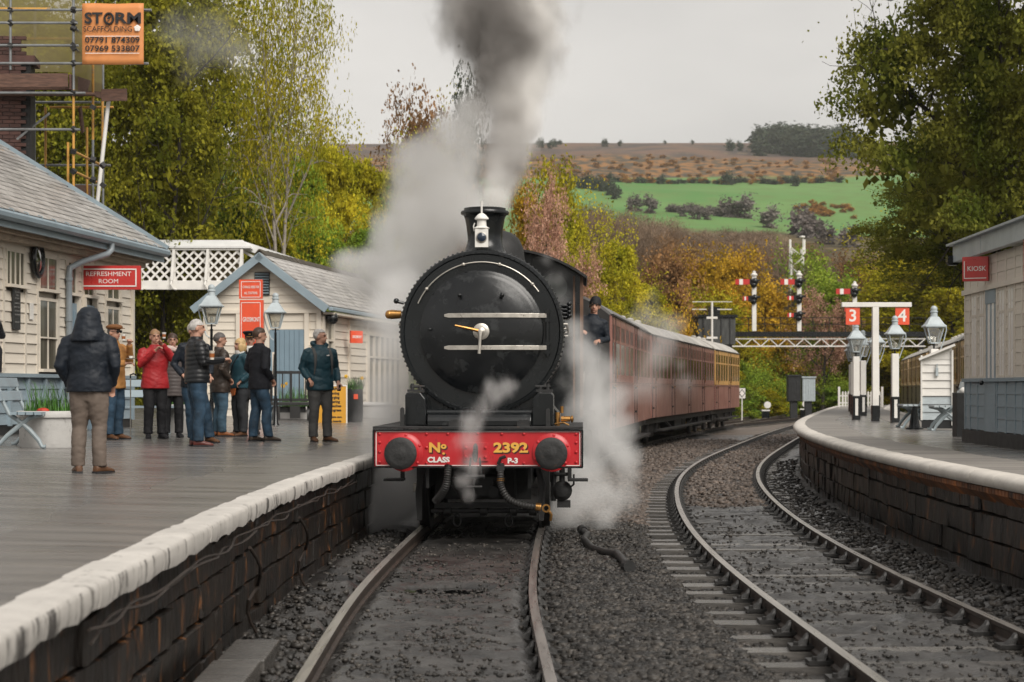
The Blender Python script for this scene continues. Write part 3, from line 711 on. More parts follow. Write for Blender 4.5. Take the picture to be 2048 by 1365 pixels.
# frames, wheels, brakes
for s in (-1, 1):
    MB().box((s * .60, 4.4, .92), (.035, 8.5, .70)).build('frame', M_soot, loco)
    b = MB(); b.prism([(s * .66, .82), (s * .74, .82), (s * .78, .5), (s * .76, .16), (s * .70, .16), (s * .70, .5)], -.62, -.55, XZ); b.build('guard_iron', M_soot, loco)
wm = MB()
wl = [(.70, .0), (.70, -.10), (.735, -.105), (.735, -.135), (.60, -.135), (.60, -.03), (.62, 0)]
for k in range(14):
    a = 2 * pi * k / 14; wm.bar((.0, .14 * cos(a), .14 * sin(a)), (0, .61 * cos(a), .61 * sin(a)), .05, .05, up=(1, 0, 0))
MY = Matrix.Rotation(pi / 2, 4, 'Y'); wm.lathe(wl + [(.70, 0)], 40, MY @ Matrix.Translation((0, 0, .06))); wm.lathe([(0, .09), (.15, .09), (.15, -.09), (0, -.09)], 20, MY)
wme = None
for y in (1.85, 4.3, 6.9):
    for s in (-1, 1):
        if wme is None: o = wm.build('wheel', M_soot, loco, True); wme = o.data
        else: o = obj('wheel', wme, loco)
        o.location = (s * .755, y, .705); o.rotation_euler = (random.uniform(0, 6), 0, 0 if s > 0 else pi)
    MB().cyl((-.75, y, .705), (.75, y, .705), .085, n=12).build('axle', M_soot, loco, True)
for s in (-1, 1): MB().bar((s * .90, 1.85, .48), (s * .90, 6.9, .48), .05, .10).build('coupling_rod', M_steel, loco, bevel=.008)
b = MB(); b.cyl((-.62, .95, .25), (.70, .95, .25), .03, n=10)
for x in (-.42, .02, .38, .62): b.lathe([(.03, -.05), (.06, -.04), (.06, .04), (.03, .05)], 10, MY.copy() if False else Matrix.Translation((x, .95, .25)) @ MY)
b.box((0, .95, .32), (1.15, .12, .06))
b.build('brake_beam', M_soot, loco, True)
lk = MB()
for x in (-.30, .33):
    pts = [(x + .045 * cos(a), .90, .14 + .075 * sin(a)) for a in np.linspace(0, 2 * pi, 15)]; lk.tube(pts, .011, 6)
lk.build('chain_link', M_soot, loco, True)
MB().box((0, 1.25, .75), (1.18, .06, .75)).build('frame_stretcher', M_soot, loco)
b = MB(); b.box((-.1, .8, .56), (.5, .3, .22)); b.cyl((-.3, .7, .66), (.3, .7, .66), .05, n=10); b.cyl((.15, .6, .5), (.15, .9, .5), .07, n=12); b.cyl((-.45, .5, .78), (-.2, .6, .36), .014, n=6); b.cyl((.42, .3, .8), (.44, .5, .3), .013, n=6); b.build('brake_gear', M_soot, loco, True)
# hoses
def hose(pts, r, ribs, name='vacuum_hose'):
    P_ = [Vector(p) for p in pts]; out = []
    n = len(P_)
    for i in range(n - 1):
        p0 = P_[max(i - 1, 0)]; p1 = P_[i]; p2 = P_[i + 1]; p3 = P_[min(i + 2, n - 1)]
        for j in range(8):
            t = j / 8; out.append(.5 * ((2 * p1) + (p2 - p0) * t + (2 * p0 - 5 * p1 + 4 * p2 - p3) * t * t + (3 * p1 - p0 - 3 * p2 + p3) * t ** 3))
    out.append(P_[-1]); fine = []
    for i in range(len(out) - 1):
        for t in (0, .5): fine.append(out[i].lerp(out[i + 1], t))
    fine.append(out[-1])
    rr = [r * (1 + (.22 if ribs and i % 3 == 0 else 0)) for i in range(len(fine))]
    return MB().tube(fine, rr, 12).build(name, M_rubber, loco, True)
hose([(-.34, -.05, .84), (-.35, -.09, .72), (-.37, -.08, .60), (-.43, 0, .50), (-.50, .1, .42)], .040, True)
h2 = hose([(.27, -.05, .86), (.27, -.10, .72), (.28, -.11, .60), (.36, -.10, .46), (.52, -.06, .385), (.70, -.02, .36)], .037, True)
b = MB(); b.cyl((.27, -.10, .70), (.27, -.10, .66), .046, n=12); b.cyl((.68, -.02, .362), (.74, -.02, .355), .047, n=12); b.lathe([(.03, -.015), (.05, -.015), (.05, .015), (.03, .015), (.03, -.015)], 14, AX(.80, -.03, .345), caps=False); b.tube([(.82, -.02, .33), (.86, -.02, .27), (.85, 0, .20)], .018, 8); b.build('hose_coupling', M_brass, h2, True)
b = MB(); b.tube([(.24, -.06, .86), (.27, -.07, .93), (.33, -.07, .95)], .02, 8); b.box((.27, -.07, .82), (.09, .09, .06)); b.cyl((.27, -.09, .79), (.27, -.12, .79), .035, n=12); b.build('hose_bracket', M_soot, loco, True)
# steps and side gear
for s, x in ((-1, -1.0), (1, 1.15)):
    b = MB(); b.box((x + .02 * s, .45, .655), (.24, .26, .03)); b.bar((x - .08 * s, .42, .66), (x - .08 * s, .42, 1.0), .05, .03); b.bar((x - .08 * s, .42, 1.0), (x - .12 * s, .42, 1.27), .06, .03); b.build('step', M_soot, loco, bevel=.006)
b = MB()
b.lathe([(.10, -.09), (.12, -.07), (.12, .07), (.10, .09), (.07, .10), (.07, .14), (.03, .15)], 18, AX(.98, .55, .52)); b.cyl((.98, .5, .62), (.98, .5, .80), .035, n=10); b.cyl((.90, .45, .72), (1.06, .45, .72), .022, n=8); b.box((1.0, .6, .36), (.16, .2, .08)); b.tube([(1.06, .5, .55), (1.12, .45, .6), (1.12, .45, .72)], .012, 6); b.cyl((.88, .5, .9), (.88, .5, .4), .03, n=8); b.tube([(.7, .4, .85), (.78, .35, .6), (.74, .4, .35)], .016, 6)
b.build('injector', M_soot, loco, True)
b = MB(); b.cyl((.93, .35, 1.30), (.93, .35, 1.46), .03, n=10); b.cyl((.97, .3, 1.38), (1.08, .3, 1.38), .035, n=10); b.sph((1.1, .3, 1.38), (.02, .045, .045), 10, 6); b.tube([(.9, .3, 1.32), (1.0, .25, 1.34), (1.06, .28, 1.31)], .012, 6); b.cyl((.98, .4, 1.45), (.98, .4, 1.53), .02, n=8); b.build('lubricator', M_brass, loco, True)
# tender
td = thing('tender', 'black tender behind the locomotive cab, mostly veiled in steam', 'tender', (track1(31.9), 31.9, 0), -math.atan(track1.slope(34)))
MB().box((0, 3.1, 1.25), (2.4, 6.4, .1)).build('tender_frame', M_soot, td)
b = MB(); b.box((0, 3.2, 2.05), (2.25, 6.1, 1.5)); b.build('tank', M_cabside, td, bevel=.04)
b = MB(); b.box((0, 3.2, 2.86), (2.2, 6.0, .12)); b.build('coal_rail', M_soot, td)
cm_ = MB()
for k in range(150): cm_.sph((random.uniform(-.9, .9), random.uniform(.5, 4), 2.85 + random.uniform(0, .22)), random.uniform(.08, .18), 5, 4)
tag(cm_.build('coal', M_plinth, td), None, None, None, 'stuff')
for y in (.9, 3.0, 5.1):
    for s in (-1, 1): obj('wheel', wme, td, (s * .755, y, .705))
for s in (-1, 1): MB().box((s * 1.0, 3.1, .9), (.06, 6.2, .55)).build('outside_frame', M_soot, td)
# white oil lamp on the smokebox
lp = thing('oil_lamp', 'small white oil lamp standing in front of the locomotive chimney', 'lamp', (-.37, 23.42, 3.46), 0)
b = MB(); b.box((0, 0, .11), (.16, .16, .22)); b.lathe([(.085, .22), (.10, .235), (.06, .26), (.055, .33), (.085, .345), (.085, .36), (.05, .40), (.02, .42), (0, .42)], 16); b.build('lamp_body', M_white, lp, True)
MB().lathe([(.06, 0), (.066, .012), (.055, .02)], 20, AX(0, -.08, .12), caps=False).build('lens_ring', M_steel, lp, True)
MB().lathe([(.056, 0), (.054, .022), (.03, .034), (0, .038)], 20, AX(0, -.08, .12)).build('lens', mat('blue lens', (.02, .03, .05), .08), lp, True)
b = MB(); b.cyl((0, -.02, .40), (0, -.02, .56), .012, n=8); b.tube([(-.09, 0, .2), (-.1, 0, .26), (-.085, 0, .30)], .008, 6); b.build('carrying_handle', M_white, lp, True)

# ------------------------------------------------------------------ coaches
M_maroon = mat('crimson brown coach paint', (.22, .095, .077), .36, var=0, vs=1.3, col2=(.33, .165, .135), world=True, wear=(.30, .19, .165), wearamt=.66, det=8)
M_teak = mat('ochre coach paint', (.52, .30, .10), .42, var=.2, vs=1.3, world=True, wear=(.28, .13, .06), wearamt=.64)
M_cream2 = mat('coach cream', (.68, .49, .28), .4, var=.15, vs=1.5, world=True)
M_choc = mat('chocolate coach paint', (.11, .072, .055), .35, var=.25, vs=1.5, world=True)
M_roofgrey = mat('coach roof grey', (.42, .40, .365), .5, var=.25, vs=1.0, world=True, stretch=(1, .5, 1), wear=(.14, .13, .12), wearamt=.6, bump=.1)
M_roofdark = mat('sooty coach roof', (.13, .125, .12), .5, var=.3, vs=1.0, world=True)
M_under = mat('underframe', (.017, .015, .014), .6, var=.5, vs=3, world=True, wear=(.06, .035, .02), wearamt=.6)
M_pane = mat('coach window glass', (.065, .06, .04), .10, var=.3, vs=1)
M_blind = mat('coach interior red', (.07, .018, .016), .3, var=.2, vs=1)
def coach(name, label, curve, off, d0, d1, up, low, roofm, frame, nb, group, sides=(1, -1), both=True):
    x0, x1 = curve(d0) + off, curve(d1) + off
    rz = -math.atan2(x1 - x0, d1 - d0); L = sqrt((x1 - x0) ** 2 + (d1 - d0) ** 2) - .5
    t = thing(name, label, 'coach', (x0, d0, 0), rz, group)
    hw = 1.37; zb, zw, ws, wt, ze, zt = .86, 1.86, 2.0, 3.16, 3.32, 3.87
    # body ends and floor
    b = MB(); b.box((0, L / 2, .98), (2.6, L - .1, .2))
    for y in (.03, L - .03): b.prism([(-hw + .02, zb)] + arc_section(hw - .02, ze - .02, zt - .06, 12) + [(hw - .02, zb)], -y - .03, -y + .03, XZ)
    b.build('body_end', M_under, t)
    b = MB(); b.box((0, -.12, 2.1), (1.1, .3, 2.2)); b.build('gangway', M_under, t, bevel=.03)
    sec = arc_section(hw + .03, ze, zt, 20); sec2 = [(x * .985, z - .05) for x, z in sec][::-1]
    rf = MB().prism(sec + sec2, -L, 0, XZ).build('roof', roofm, t, True)
    b = MB()
    for s in (-1, 1): b.box((s * (hw + .035), L / 2, ze - .01), (.05, L, .04))
    b.build('gutter', M_under, rf)
    b = MB(); y = 1.2
    while y < L - 1: b.lathe([(.12, 0), (.12, .06), (.07, .10), (0, .11)], 10, Matrix.Translation((.35 if int(y) % 2 else -.35, y, zt - .05))); y += 1.9
    b.build('roof_vents', roofm, rf, True)
    # side layout: bays of a door and four lights
    bay = L / nb; cells = []
    for i in range(nb):
        y = i * bay; dw = min(.95, bay * .17); cells.append(('door', y + .12, y + .12 + dw)); q = (bay - dw - .24) / 4
        for k in range(4): cells.append(('win', y + .12 + dw + .06 + k * q, y + .12 + dw + .06 + (k + 1) * q))
    for s in (1, -1):
        if not both and s == -1:
            b = MB(); b.box((-hw, L / 2, 2.09), (.05, L, 2.46)); b.build('side_panel', low, t); continue
        bl = MB(); bl.box((s * hw, L / 2, (zb + zw) / 2), (.05, L, zw - zb)); bl.box((s * (hw + .015), L / 2, zw - .02), (.06, L, .04))
        sp = bl.build('lower_side', low, t)
        bu = MB(); bu.box((s * hw, L / 2, (zw + ws) / 2 + .005), (.05, L, ws - zw - .01)); bu.box((s * hw, L / 2, (wt + ze) / 2), (.05, L, ze - wt)); pos = 0
        for kind, a, e in cells:
            m = .07 if kind == 'win' else .10
            bu.box((s * hw, (pos + a + m) / 2, (ws + wt) / 2), (.05, a + m - pos, wt - ws)); pos = e - m
            bu.box((s * (hw + .004), a, (ws + wt) / 2), (.05, .045, wt - ws + .2))
        bu.box((s * hw, (pos + L) / 2, (ws + wt) / 2), (.05, L - pos, wt - ws))
        up_ = bu.build('upper_side', up, t)
        for kind, a, e in cells:
            m = .07 if kind == 'win' else .10; wd = e - a - 2 * m; yc = (a + e) / 2; h = wt - ws
            f = MB(); zz = ws + h * .66
            f.box((0, 0, zz - ws - h / 2), (.04, wd, .06)); f.box((0, -wd / 2 + .02, 0), (.036, .04, h)); f.box((0, wd / 2 - .02, 0), (.036, .04, h)); f.box((0, 0, -h / 2 + .02), (.04, wd, .04)); f.box((0, 0, h / 2 - .02), (.036, wd, .04))
            key = (name, round(wd, 3), up.name)
            if key not in TX:
                p_ = MB().box((0, 0, -h * .17), (.012, wd, h * .66)).mesh('pane'); p_.materials.append(M_pane)
                q_ = MB().box((0, 0, h * .33), (.014, wd, h * .34)).mesh('pane'); q_.materials.append(M_blind if up is M_maroon else M_pane)
                fm = f.mesh('window'); fm.materials.append(frame); TX[key] = (fm, p_, q_)
            fm, p_, q_ = TX[key]
            wo = obj('window', fm, t, (s * (hw + .006), yc, (ws + wt) / 2)); obj('pane', p_, wo, (s * .004, 0, 0)); obj('pane', q_, wo, (s * .003, 0, 0))
            if kind == 'door':
                dm = MB(); 
                for yy in (a + .03, e - .03): dm.box((s * (hw + .03), yy, (zb + ze) / 2), (.022, .02, ze - zb))
                for z in (1.15, 1.75): dm.box((s * (hw + .05), a + .06, z), (.06, .12, .05))
                do = dm.build('door', M_under, t)
                dh = MB(); dh.cyl((s * (hw + .07), e - .12, 1.95), (s * (hw + .07), e - .12, 2.25), .015, n=6); dh.box((s * (hw + .05), e - .12, 1.78), (.05, .12, .03)); dh.build('handle', M_brass, do)
    # underframe and bogies
    b = MB(); b.box((1.15, L / 2, .76), (.1, L, .2)); b.box((-1.15, L / 2, .76), (.1, L, .2)); b.box((.8, L / 2, .5), (.5, 2.4, .45)); b.box((.7, L / 2 + 2.6, .55), (.6, 1.2, .35))
    for s in (-1, 1): b.bar((s * 1.1, L * .28, .7), (s * 1.1, L * .4, .35), .06, .06); b.bar((s * 1.1, L * .72, .7), (s * 1.1, L * .6, .35), .06, .06); b.bar((s * 1.1, L * .4, .35), (s * 1.1, L * .6, .35), .06, .06)
    b.box((1.35, L / 2, .45), (.25, L * .8, .05))
    b.build('underframe', M_under, t)
    for yc in (2.6, L - 2.6):
        b = MB()
        for s in (-1, 1):
            b.box((s * .98, yc, .55), (.08, 3.1, .22))
            for y in (-1.2, 1.2): b.box((s * 1.02, yc + y, .5), (.2, .3, .3))
            for y in (-.4, 0, .4): b.cyl((s * 1.0, yc + y, .25), (s * 1.0, yc + y, .7), .1, n=8)
        bo = b.build('bogie', M_under, t)
        for y in (-1.2, 1.2):
            for s in (-1, 1): MB().lathe([(.1, -.06), (.45, -.06), (.48, -.07), (.48, .05), (.45, .06), (.1, .06)], 22, Matrix.Translation((s * .75, yc + y, .47)) @ MY).build('wheel', M_under, bo, True)
    b = MB()
    for x in (-.86, .86): b.cyl((x, L, 1.03), (x, L + .35, 1.03), .08, n=10); b.lathe([(.2, 0), (.2, .05), (0, .07)], 16, Matrix.Translation((x, L + .3, 1.03)) @ Matrix.Rotation(-pi / 2, 4, 'X'))
    b.build('buffers', M_under, t, True)
    return t
g = 'coaches behind the locomotive'
coach('railway_coach', 'dark crimson coach coupled directly behind the tender', track1, 0, 41.2, 56.6, M_maroon, M_maroon, M_roofdark, M_maroon, 2, g)
coach('railway_coach', 'long crimson coach with pale roof, second behind the tender', track1, 0, 56.8, 78.6, M_maroon, M_maroon, M_roofgrey, M_maroon, 4, g)
coach('railway_coach', 'last coach of the train, yellow upper panels over crimson lower panels', track1, 0, 78.8, 89.8, M_teak, M_maroon, M_roofgrey, M_teak, 2, g)
g = 'chocolate and cream coaches at the island platform'
def track4(d): return 16.5 + .162 * (d - 65)
for lb, a, e, n in (('chocolate and cream coach nearest the small white hut', 46, 64, 4), ('chocolate and cream coach right behind the gas lamps of the island platform', 64.4, 84, 5), ('chocolate and cream coach third in the row beyond the island platform', 84.4, 102.6, 4), ('chocolate and cream coach at the far end of the row', 103, 113, 2)):
    coach('railway_coach', lb, track4, 0, a, e, M_cream2, M_choc, M_roofgrey, M_cream2, n, g)
# ------------------------------------------------------------------ buildings on the left platform
bw = MB(); bw.add([(-.5, 0, -.5), (.5, 0, -.5), (.5, 0, .5), (-.5, 0, .5), (-.5, .030, -.5), (.5, .030, -.5), (.5, .008, .5), (-.5, .008, .5)],
                  [(0, 1, 2, 3), (4, 7, 6, 5), (0, 4, 5, 1), (3, 2, 6, 7), (1, 5, 6, 2), (0, 3, 7, 4)])
BOARD = {}
def board_mesh(m):
    if m.name not in BOARD:
        me = bw.mesh('board'); me.materials.append(m); BOARD[m.name] = me
    return BOARD[m.name]
def boards(parent, T, u0, u1, z0, z1, h, m, holes=(), gap=.004, name='board', jit=.004):
    """overlapping weatherboards on a wall: T maps (u, v, z) of the wall to the parent's space; holes are (u0, u1, z0, z1)"""
    z = z0; n = 0; me = board_mesh(m)
    while z < z1 - .02:
        hh = min(h, z1 - z); segs = [(u0, u1)]
        for a, b_, c, d in holes:
            if c < z + hh * .5 < d:
                ns = []
                for p, q in segs:
                    if b_ <= p or a >= q: ns.append((p, q)); continue
                    if a > p: ns.append((p, a))
                    if b_ < q: ns.append((b_, q))
                segs = ns
        for p, q in segs:
            if q - p < .03: continue
            o = obj(name, me, parent)
            o.matrix_local = T @ Matrix.Translation(((p + q) / 2, random.uniform(0, jit), z + hh / 2)) @ Matrix.Diagonal((q - p, 1, hh - gap, 1)); n += 1
        z += hh
def slate_mesh(m, w, h, t=.010):
    b = MB(); b.add([(-w / 2, 0, 0), (w / 2, 0, 0), (w / 2, h, 0), (-w / 2, h, 0), (-w / 2 + .004, 0, t), (w / 2 - .004, .004, t), (w / 2, h, t), (-w / 2, h, t)],
          [(3, 2, 1, 0), (4, 5, 6, 7), (0, 1, 5, 4), (1, 2, 6, 5), (2, 3, 7, 6), (3, 0, 4, 7)])
    me = b.mesh('slate'); me.materials.append(m); return me
def slates(parent, T, u0, u1, length, w, e, m, show=lambda u, s: True, nmax=300):
    """courses of slates: T maps (u along the eaves, s up the slope, n normal)"""
    me = slate_mesh(m, w - .008, e * 1.9); rest = MB(); n = 0; s = 0; r = 0
    while s < length - .02:
        u = u0 + (w / 2 if r % 2 else 0)
        while u < u1 - .02:
            M = T @ Matrix.Translation((u + w / 2, s, .012 + random.uniform(0, .004))) @ Matrix.Rotation(R(-3.2 + random.uniform(-.6, .5)), 4, 'X') @ Matrix.Rotation(random.uniform(-.012, .012), 4, 'Z')
            if show(u, s) and n < nmax:
                o = obj('slate', me, parent); o.matrix_local = M; n += 1
            else:
                ww = w - .008; hh = e * 1.9; rest.box((0, hh / 2, .005), (ww, hh, .010), M)
            u += w
        s += e; r += 1
    if rest.f: tag(rest.build('far_slates', m, parent), None, None, None, 'stuff')

# --- refreshment room
RX, RD, RS = -7.34, 37.0, .11
ref = thing('station_building', 'cream weatherboarded refreshment room with slate roof beside the hooded man', 'building', (RX, RD, 0), math.atan2(-1, -RS))
def U(px):
    q = (px - 1024) / K; return (RX - RD * q) / (RS - q) * sqrt(1 + RS * RS)
def ZW(px, py): return H + (HY - py) * (RD - U(px) / sqrt(1 + RS * RS)) / K
UE = 9.5
I4 = Matrix.Identity(4)
MB().box((UE / 2, -2.0, 2.5), (UE, 3.9, 3.3)).build('wall', M_cream, ref)
MB().box((UE / 2, -1.98, .98), (UE + .02, 3.98, .36)).build('plinth', M_plinth, ref)
win = []                                                     # (px0, px1, py0, py1, columns, kind)
holes = []
def wall_window(px0, px1, zb, zt, cols, rows=(1.0,), name='window'):
    a, b_ = sorted((U(px0), U(px1))); holes.append((a, b_, zb, zt)); f = MB(); t = .05
    f.box((a + t / 2, .018, (zb + zt) / 2), (t, .036, zt - zb)); f.box((b_ - t / 2, .018, (zb + zt) / 2), (t, .036, zt - zb))
    f.box(((a + b_) / 2, .017, zt - t / 2), (b_ - a - 2 * t, .034, t)); f.box(((a + b_) / 2, .06, zb + .02), (b_ - a + .08, .12, .05))
    for k in range(1, cols): f.box((a + (b_ - a) * k / cols, .013, (zb + zt) / 2), (.05, .026, zt - zb - .1))
    for z in rows:
        if z < 1: f.box(((a + b_) / 2, .041, zb + (zt - zb) * z), (b_ - a - .1, .022, .025))
    o = f.build(name, M_cream, ref); p_ = MB(); p_.box(((a + b_) / 2, .012, (zb + zt) / 2), (b_ - a - .04, .01, zt - zb - .04)); p_.build('pane', M_glassnet, o)
    return o
M_glassnet = mat('window glass over curtain', (.10, .095, .075), .08, var=.5, vs=1.6, stretch=(3, 3, .4))
for p0, p1, cols in ((9, 47, 4), (75, 112, 2), (132, 150, 2), (164, 185, 2), (211, 237, 2)):
    wall_window(p0, p1, 3.36, 3.98, cols)
wall_window(75, 112, 2.02, 3.26, 2, (.46,)); wall_window(211, 237, 2.02, 3.26, 2, (.46,)); wall_window(-22, -4, 2.02, 3.26, 2, (.46,))
M_doorblue = mat('blue grey door paint', (.20, .28, .34), .4, var=.08, vs=2)
for p0, p1 in ((132, 150), (164, 185)):
    a, b_ = sorted((U(p0), U(p1))); holes.append((a, b_, .9, 3.30)); d = MB(); d.box(((a + b_) / 2, .02, 2.05), (b_ - a - .06, .05, 2.36))
    do = d.build('door', M_doorblue, ref, bevel=.004); d = MB()
    for z0, z1 in ((1.0, 1.9), (2.02, 3.1)):
        for s in (.28, .72): d.box((a + (b_ - a) * s, .05, (z0 + z1) / 2), ((b_ - a) * .3, .016, z1 - z0))
    d.build('door_panel', M_doorblue, do, bevel=.006); MB().sph((a + .12, .08, 1.95), .03, 8, 6).build('handle', M_brass, do)
    f = MB()
    for x in (a - .03, b_ + .03): f.box((x, .04, 2.1), (.07, .1, 2.5))
    f.build('door_frame', M_cream, ref)
boards(ref, I4, 0.02, UE, 1.98, 4.15, .165, M_cream, holes)
boards(ref, I4, 0.02, UE, 1.16, 1.92, .19, M_greyblue, [h for h in holes if h[2] < 1.5])
b = MB(); b.box((UE / 2, .05, 1.95), (UE, .11, .06)); b.build('dado_rail', M_greyblue, ref)
b = MB()
for px in (4, 48, 72, 114, 130, 152, 162, 188, 208, 240): b.box((U(px), .018, 3.0), (.075, .036, 2.05))
b.box((.05, .037, 3.0), (.1, .074, 2.05)); tag(b.build('wall_posts', M_cream, ref), None, None, None, 'stuff')
b = MB()
for k in range(12): b.box((.05 + k * .8, .04, 1.53), (.08, .07, .78))
tag(b.build('dado_posts', M_greyblue, ref), None, None, None, 'stuff')
# eaves
M_eave = mat('weathered eaves timber', (.36, .29, .22), .6, var=.25, vs=3, stretch=(1, 4, 4), wear=(.18, .13, .10), wearamt=.58)
b = MB(); b.box((UE / 2 - .1, .10, 4.12), (UE + .4, .2, .10)); b.box((UE / 2 - .1, .16, 4.20), (UE + .5, .32, .07)); b.box((UE / 2 - .1, .22, 4.262), (UE + .6, .44, .05)); b.build('cornice', M_eave, ref)
b = MB(); b.box((UE / 2 - .2, .455, 4.30), (UE + .8, .05, .20)); b.build('fascia', M_greyblue, ref, bevel=.005)
b = MB(); n = 16
pr_ = [(.48, 4.38), (.485, 4.43), (.60, 4.435), (.62, 4.40), (.61, 4.34), (.57, 4.30), (.50, 4.30)]
b.prism([(y, z) for y, z in pr_], -.55, UE, Matrix(((0, 0, 1, 0), (1, 0, 0, 0), (0, 1, 0, 0), (0, 0, 0, 1)))); gut = b.build('gutter', M_greyblue, ref)
gb = MB(); gb.tube([(0, .49, 4.43), (0, .50, 4.475), (0, .55, 4.485), (0, .60, 4.465), (0, .615, 4.43)], .008, 6); gme = gb.mesh('gutter_clip'); gme.materials.append(M_greyblue)
for k in range(14): obj('gutter_clip', gme, gut, (-.3 + k * .62, 0, 0))
up = U(128); b = MB()
b.tube([(U(163), .55, 4.31), (U(163), .55, 4.20), (U(160), .50, 4.12), (U(140), .22, 3.95), (up, .10, 3.82), (up, .09, 3.68), (up, .09, .9)], .055, 14)
for z in (3.6, 2.9, 1.9): b.cyl((up, .09, z), (up, .09, z + .06), .068, n=14)
b.build('downpipe', mat('grey downpipe', (.22, .25, .27), .35, var=.1), ref, True)
# roof
TP = math.tan(R(32)); SL = 5.2
TR = Matrix.Translation((-.5, .56, 4.44)) @ Matrix.Rotation(pi, 4, 'Z') @ Matrix.Rotation(R(32), 4, 'X')      # s runs up the slope, u runs away from the camera
TRU = TR @ Matrix.Diagonal((-1, 1, 1, 1))
T = Matrix(((1, 0, 0, -.5), (0, -cos(R(32)), sin(R(32)), .56), (0, sin(R(32)), cos(R(32)), 4.44), (0, 0, 0, 1)))
b = MB(); b.box((UE / 2, SL / 2, -.05), (UE + .1, SL, .08), T); b.build('roof', M_slate, ref)
slates(ref, T, -.02, UE - .2, SL, .33, .235, M_slate, lambda u, s: u < 8.0 - s * 1.45, 298)
b = MB(); b.box((-.02, SL / 2, -.0), (.05, SL, .16), T); b.build('bargeboard', M_greyblue, ref)
b = MB(); b.prism([(0, 4.15), (0, 4.40), (-3.9, 4.40 + 3.9 * TP), (-3.9, 4.15)], -.0, .06, Matrix(((0, 0, 1, 0), (1, 0, 0, 0), (0, 1, 0, 0), (0, 0, 0, 1)))); b.build('gable', M_cream, ref)
ch_ = thing('chimney_stack', 'sooty brick chimney stack inside the scaffolding', 'chimney', (-10.0, 38.6, 6.0), .1)
M_brickd = mat('sooty brick', (.045, .022, .018), .7, var=0, vs=3, col2=(.10, .045, .035), bump=.3, rnd=.3)
MB().box((0, 0, 0), (.72, .62, 4.4)).build('mortar_core', M_wallmortar, ch_)
bm_ = MB().box((0, 0, 0), (.22, .10, .066)).mesh('brick'); bm_.materials.append(M_brickd); n = 0
for k in range(50):
    z = -1.0 + k * .076
    for i in range(4):
        if n < 250 and abs(-.36 + .115 + i * .23 + (.05 if k % 2 else -.05)) < .37: obj('brick', bm_, ch_, (-.345 + i * .23 + (.05 if k % 2 else -.05), -.31, z)); n += 1
MB().box((0, 0, 2.3), (.9, .8, .14)).build('corbel_cap', M_brickd, ch_)
# things on the facade
def on_wall(name, label, cat, px, py): return thing(name, label, cat, (ref.matrix_world if False else Matrix.Translation((RX, RD, 0)) @ Matrix.Rotation(math.atan2(-1, -RS), 4, 'Z')) @ Vector((U(px), .0, ZW(px, py))), math.atan2(-1, -RS))
nb_ = on_wall('notice_board', 'tall narrow black menu board with grey writing on the cream wall', 'notice board', 25.5, 615)
MB().box((0, .06, 0), (.30, .03, .72)).build('board_panel', mat('chalk black', (.02, .022, .022), .5, var=.2), nb_, bevel=.004)
M_chalk = mat('chalk writing', (.22, .22, .21), .7)
for k, (s, z) in enumerate([('REFRESHMENTS', .30), ('TEA  COFFEE', .24), ('CAKES', .19), ('ICE CREAM', .14), ('SANDWICHES', .06), ('SOUP OF THE DAY', .0), ('HOT SNACKS', -.06), ('COLD DRINKS', -.12), ('OPEN DAILY', -.24)]):
    text('lettering', s, .036, M_chalk, nb_, (0, .077, z), (pi / 2, 0, pi), ext=.001)
mi = on_wall('wall_mirror', 'round black framed mirror fixed to the cream wall beside the tall window', 'mirror', 65, 521)
b = MB(); b.tube([(.21 * cos(a), .10, .26 * sin(a)) for a in np.linspace(0, 2 * pi, 25)], .045, 8, caps=False); b.box((0, .05, 0), (.1, .1, .1)); b.build('frame', M_black, mi, True)
MB().lathe([(.2, 0), (.1, .03), (0, .04)], 24, Matrix.Translation((0, .10, 0)) @ Matrix.Rotation(-pi / 2, 4, 'X') @ Matrix.Diagonal((1, 1.25, 1, 1))).build('mirror_glass', mat('mirror', (.3, .3, .3), .05, 1), mi, True)
pa = on_wall('notice', 'small white paper notice pinned to the cream boards', 'notice', 58, 623)
MB().box((0, .045, 0), (.16, .012, .27)).build('paper', M_white, pa)
# hanging sign
sg = thing('hanging_sign', 'red REFRESHMENT ROOM sign hung over the left platform', 'sign', P(218, 556, 34.2), .03)
s_ = K / 34.2; W_, Hh = 127 / s_, 48 / s_
MB().box((0, 0, 0), (W_, .10, Hh)).build('sign_box', M_signred, sg, bevel=.006)
b = MB(); iw, ih = W_ * .86, Hh * .70
for z in (-ih / 2, ih / 2): b.box((0, -.054, z), (iw + .02, .012, .022))
for x in (-iw / 2, iw / 2): b.box((x, -.054, 0), (.022, .012, ih))
b.build('sign_border', M_letter, sg)
text('lettering', 'REFRESHMENT', .112, M_letter, sg, (0, -.053, .062), fit=.80); text('lettering', 'ROOM', .112, M_letter, sg, (0, -.053, -.068), fit=.34)
b = MB(); b.tube([(-W_ / 2 - .75, 0, .33), (-W_ / 2 + .1, 0, .28), (W_ / 2 - .9, 0, .27)], .012, 6); b.tube([(-W_ / 2 - .5, 0, .55), (-W_ / 2 + .1, 0, .28)], .010, 6); b.cyl((-W_ / 2 + .1, 0, .29), (-W_ / 2 + .1, 0, .2), .01, n=6); b.build('bracket', M_black, sg, True)

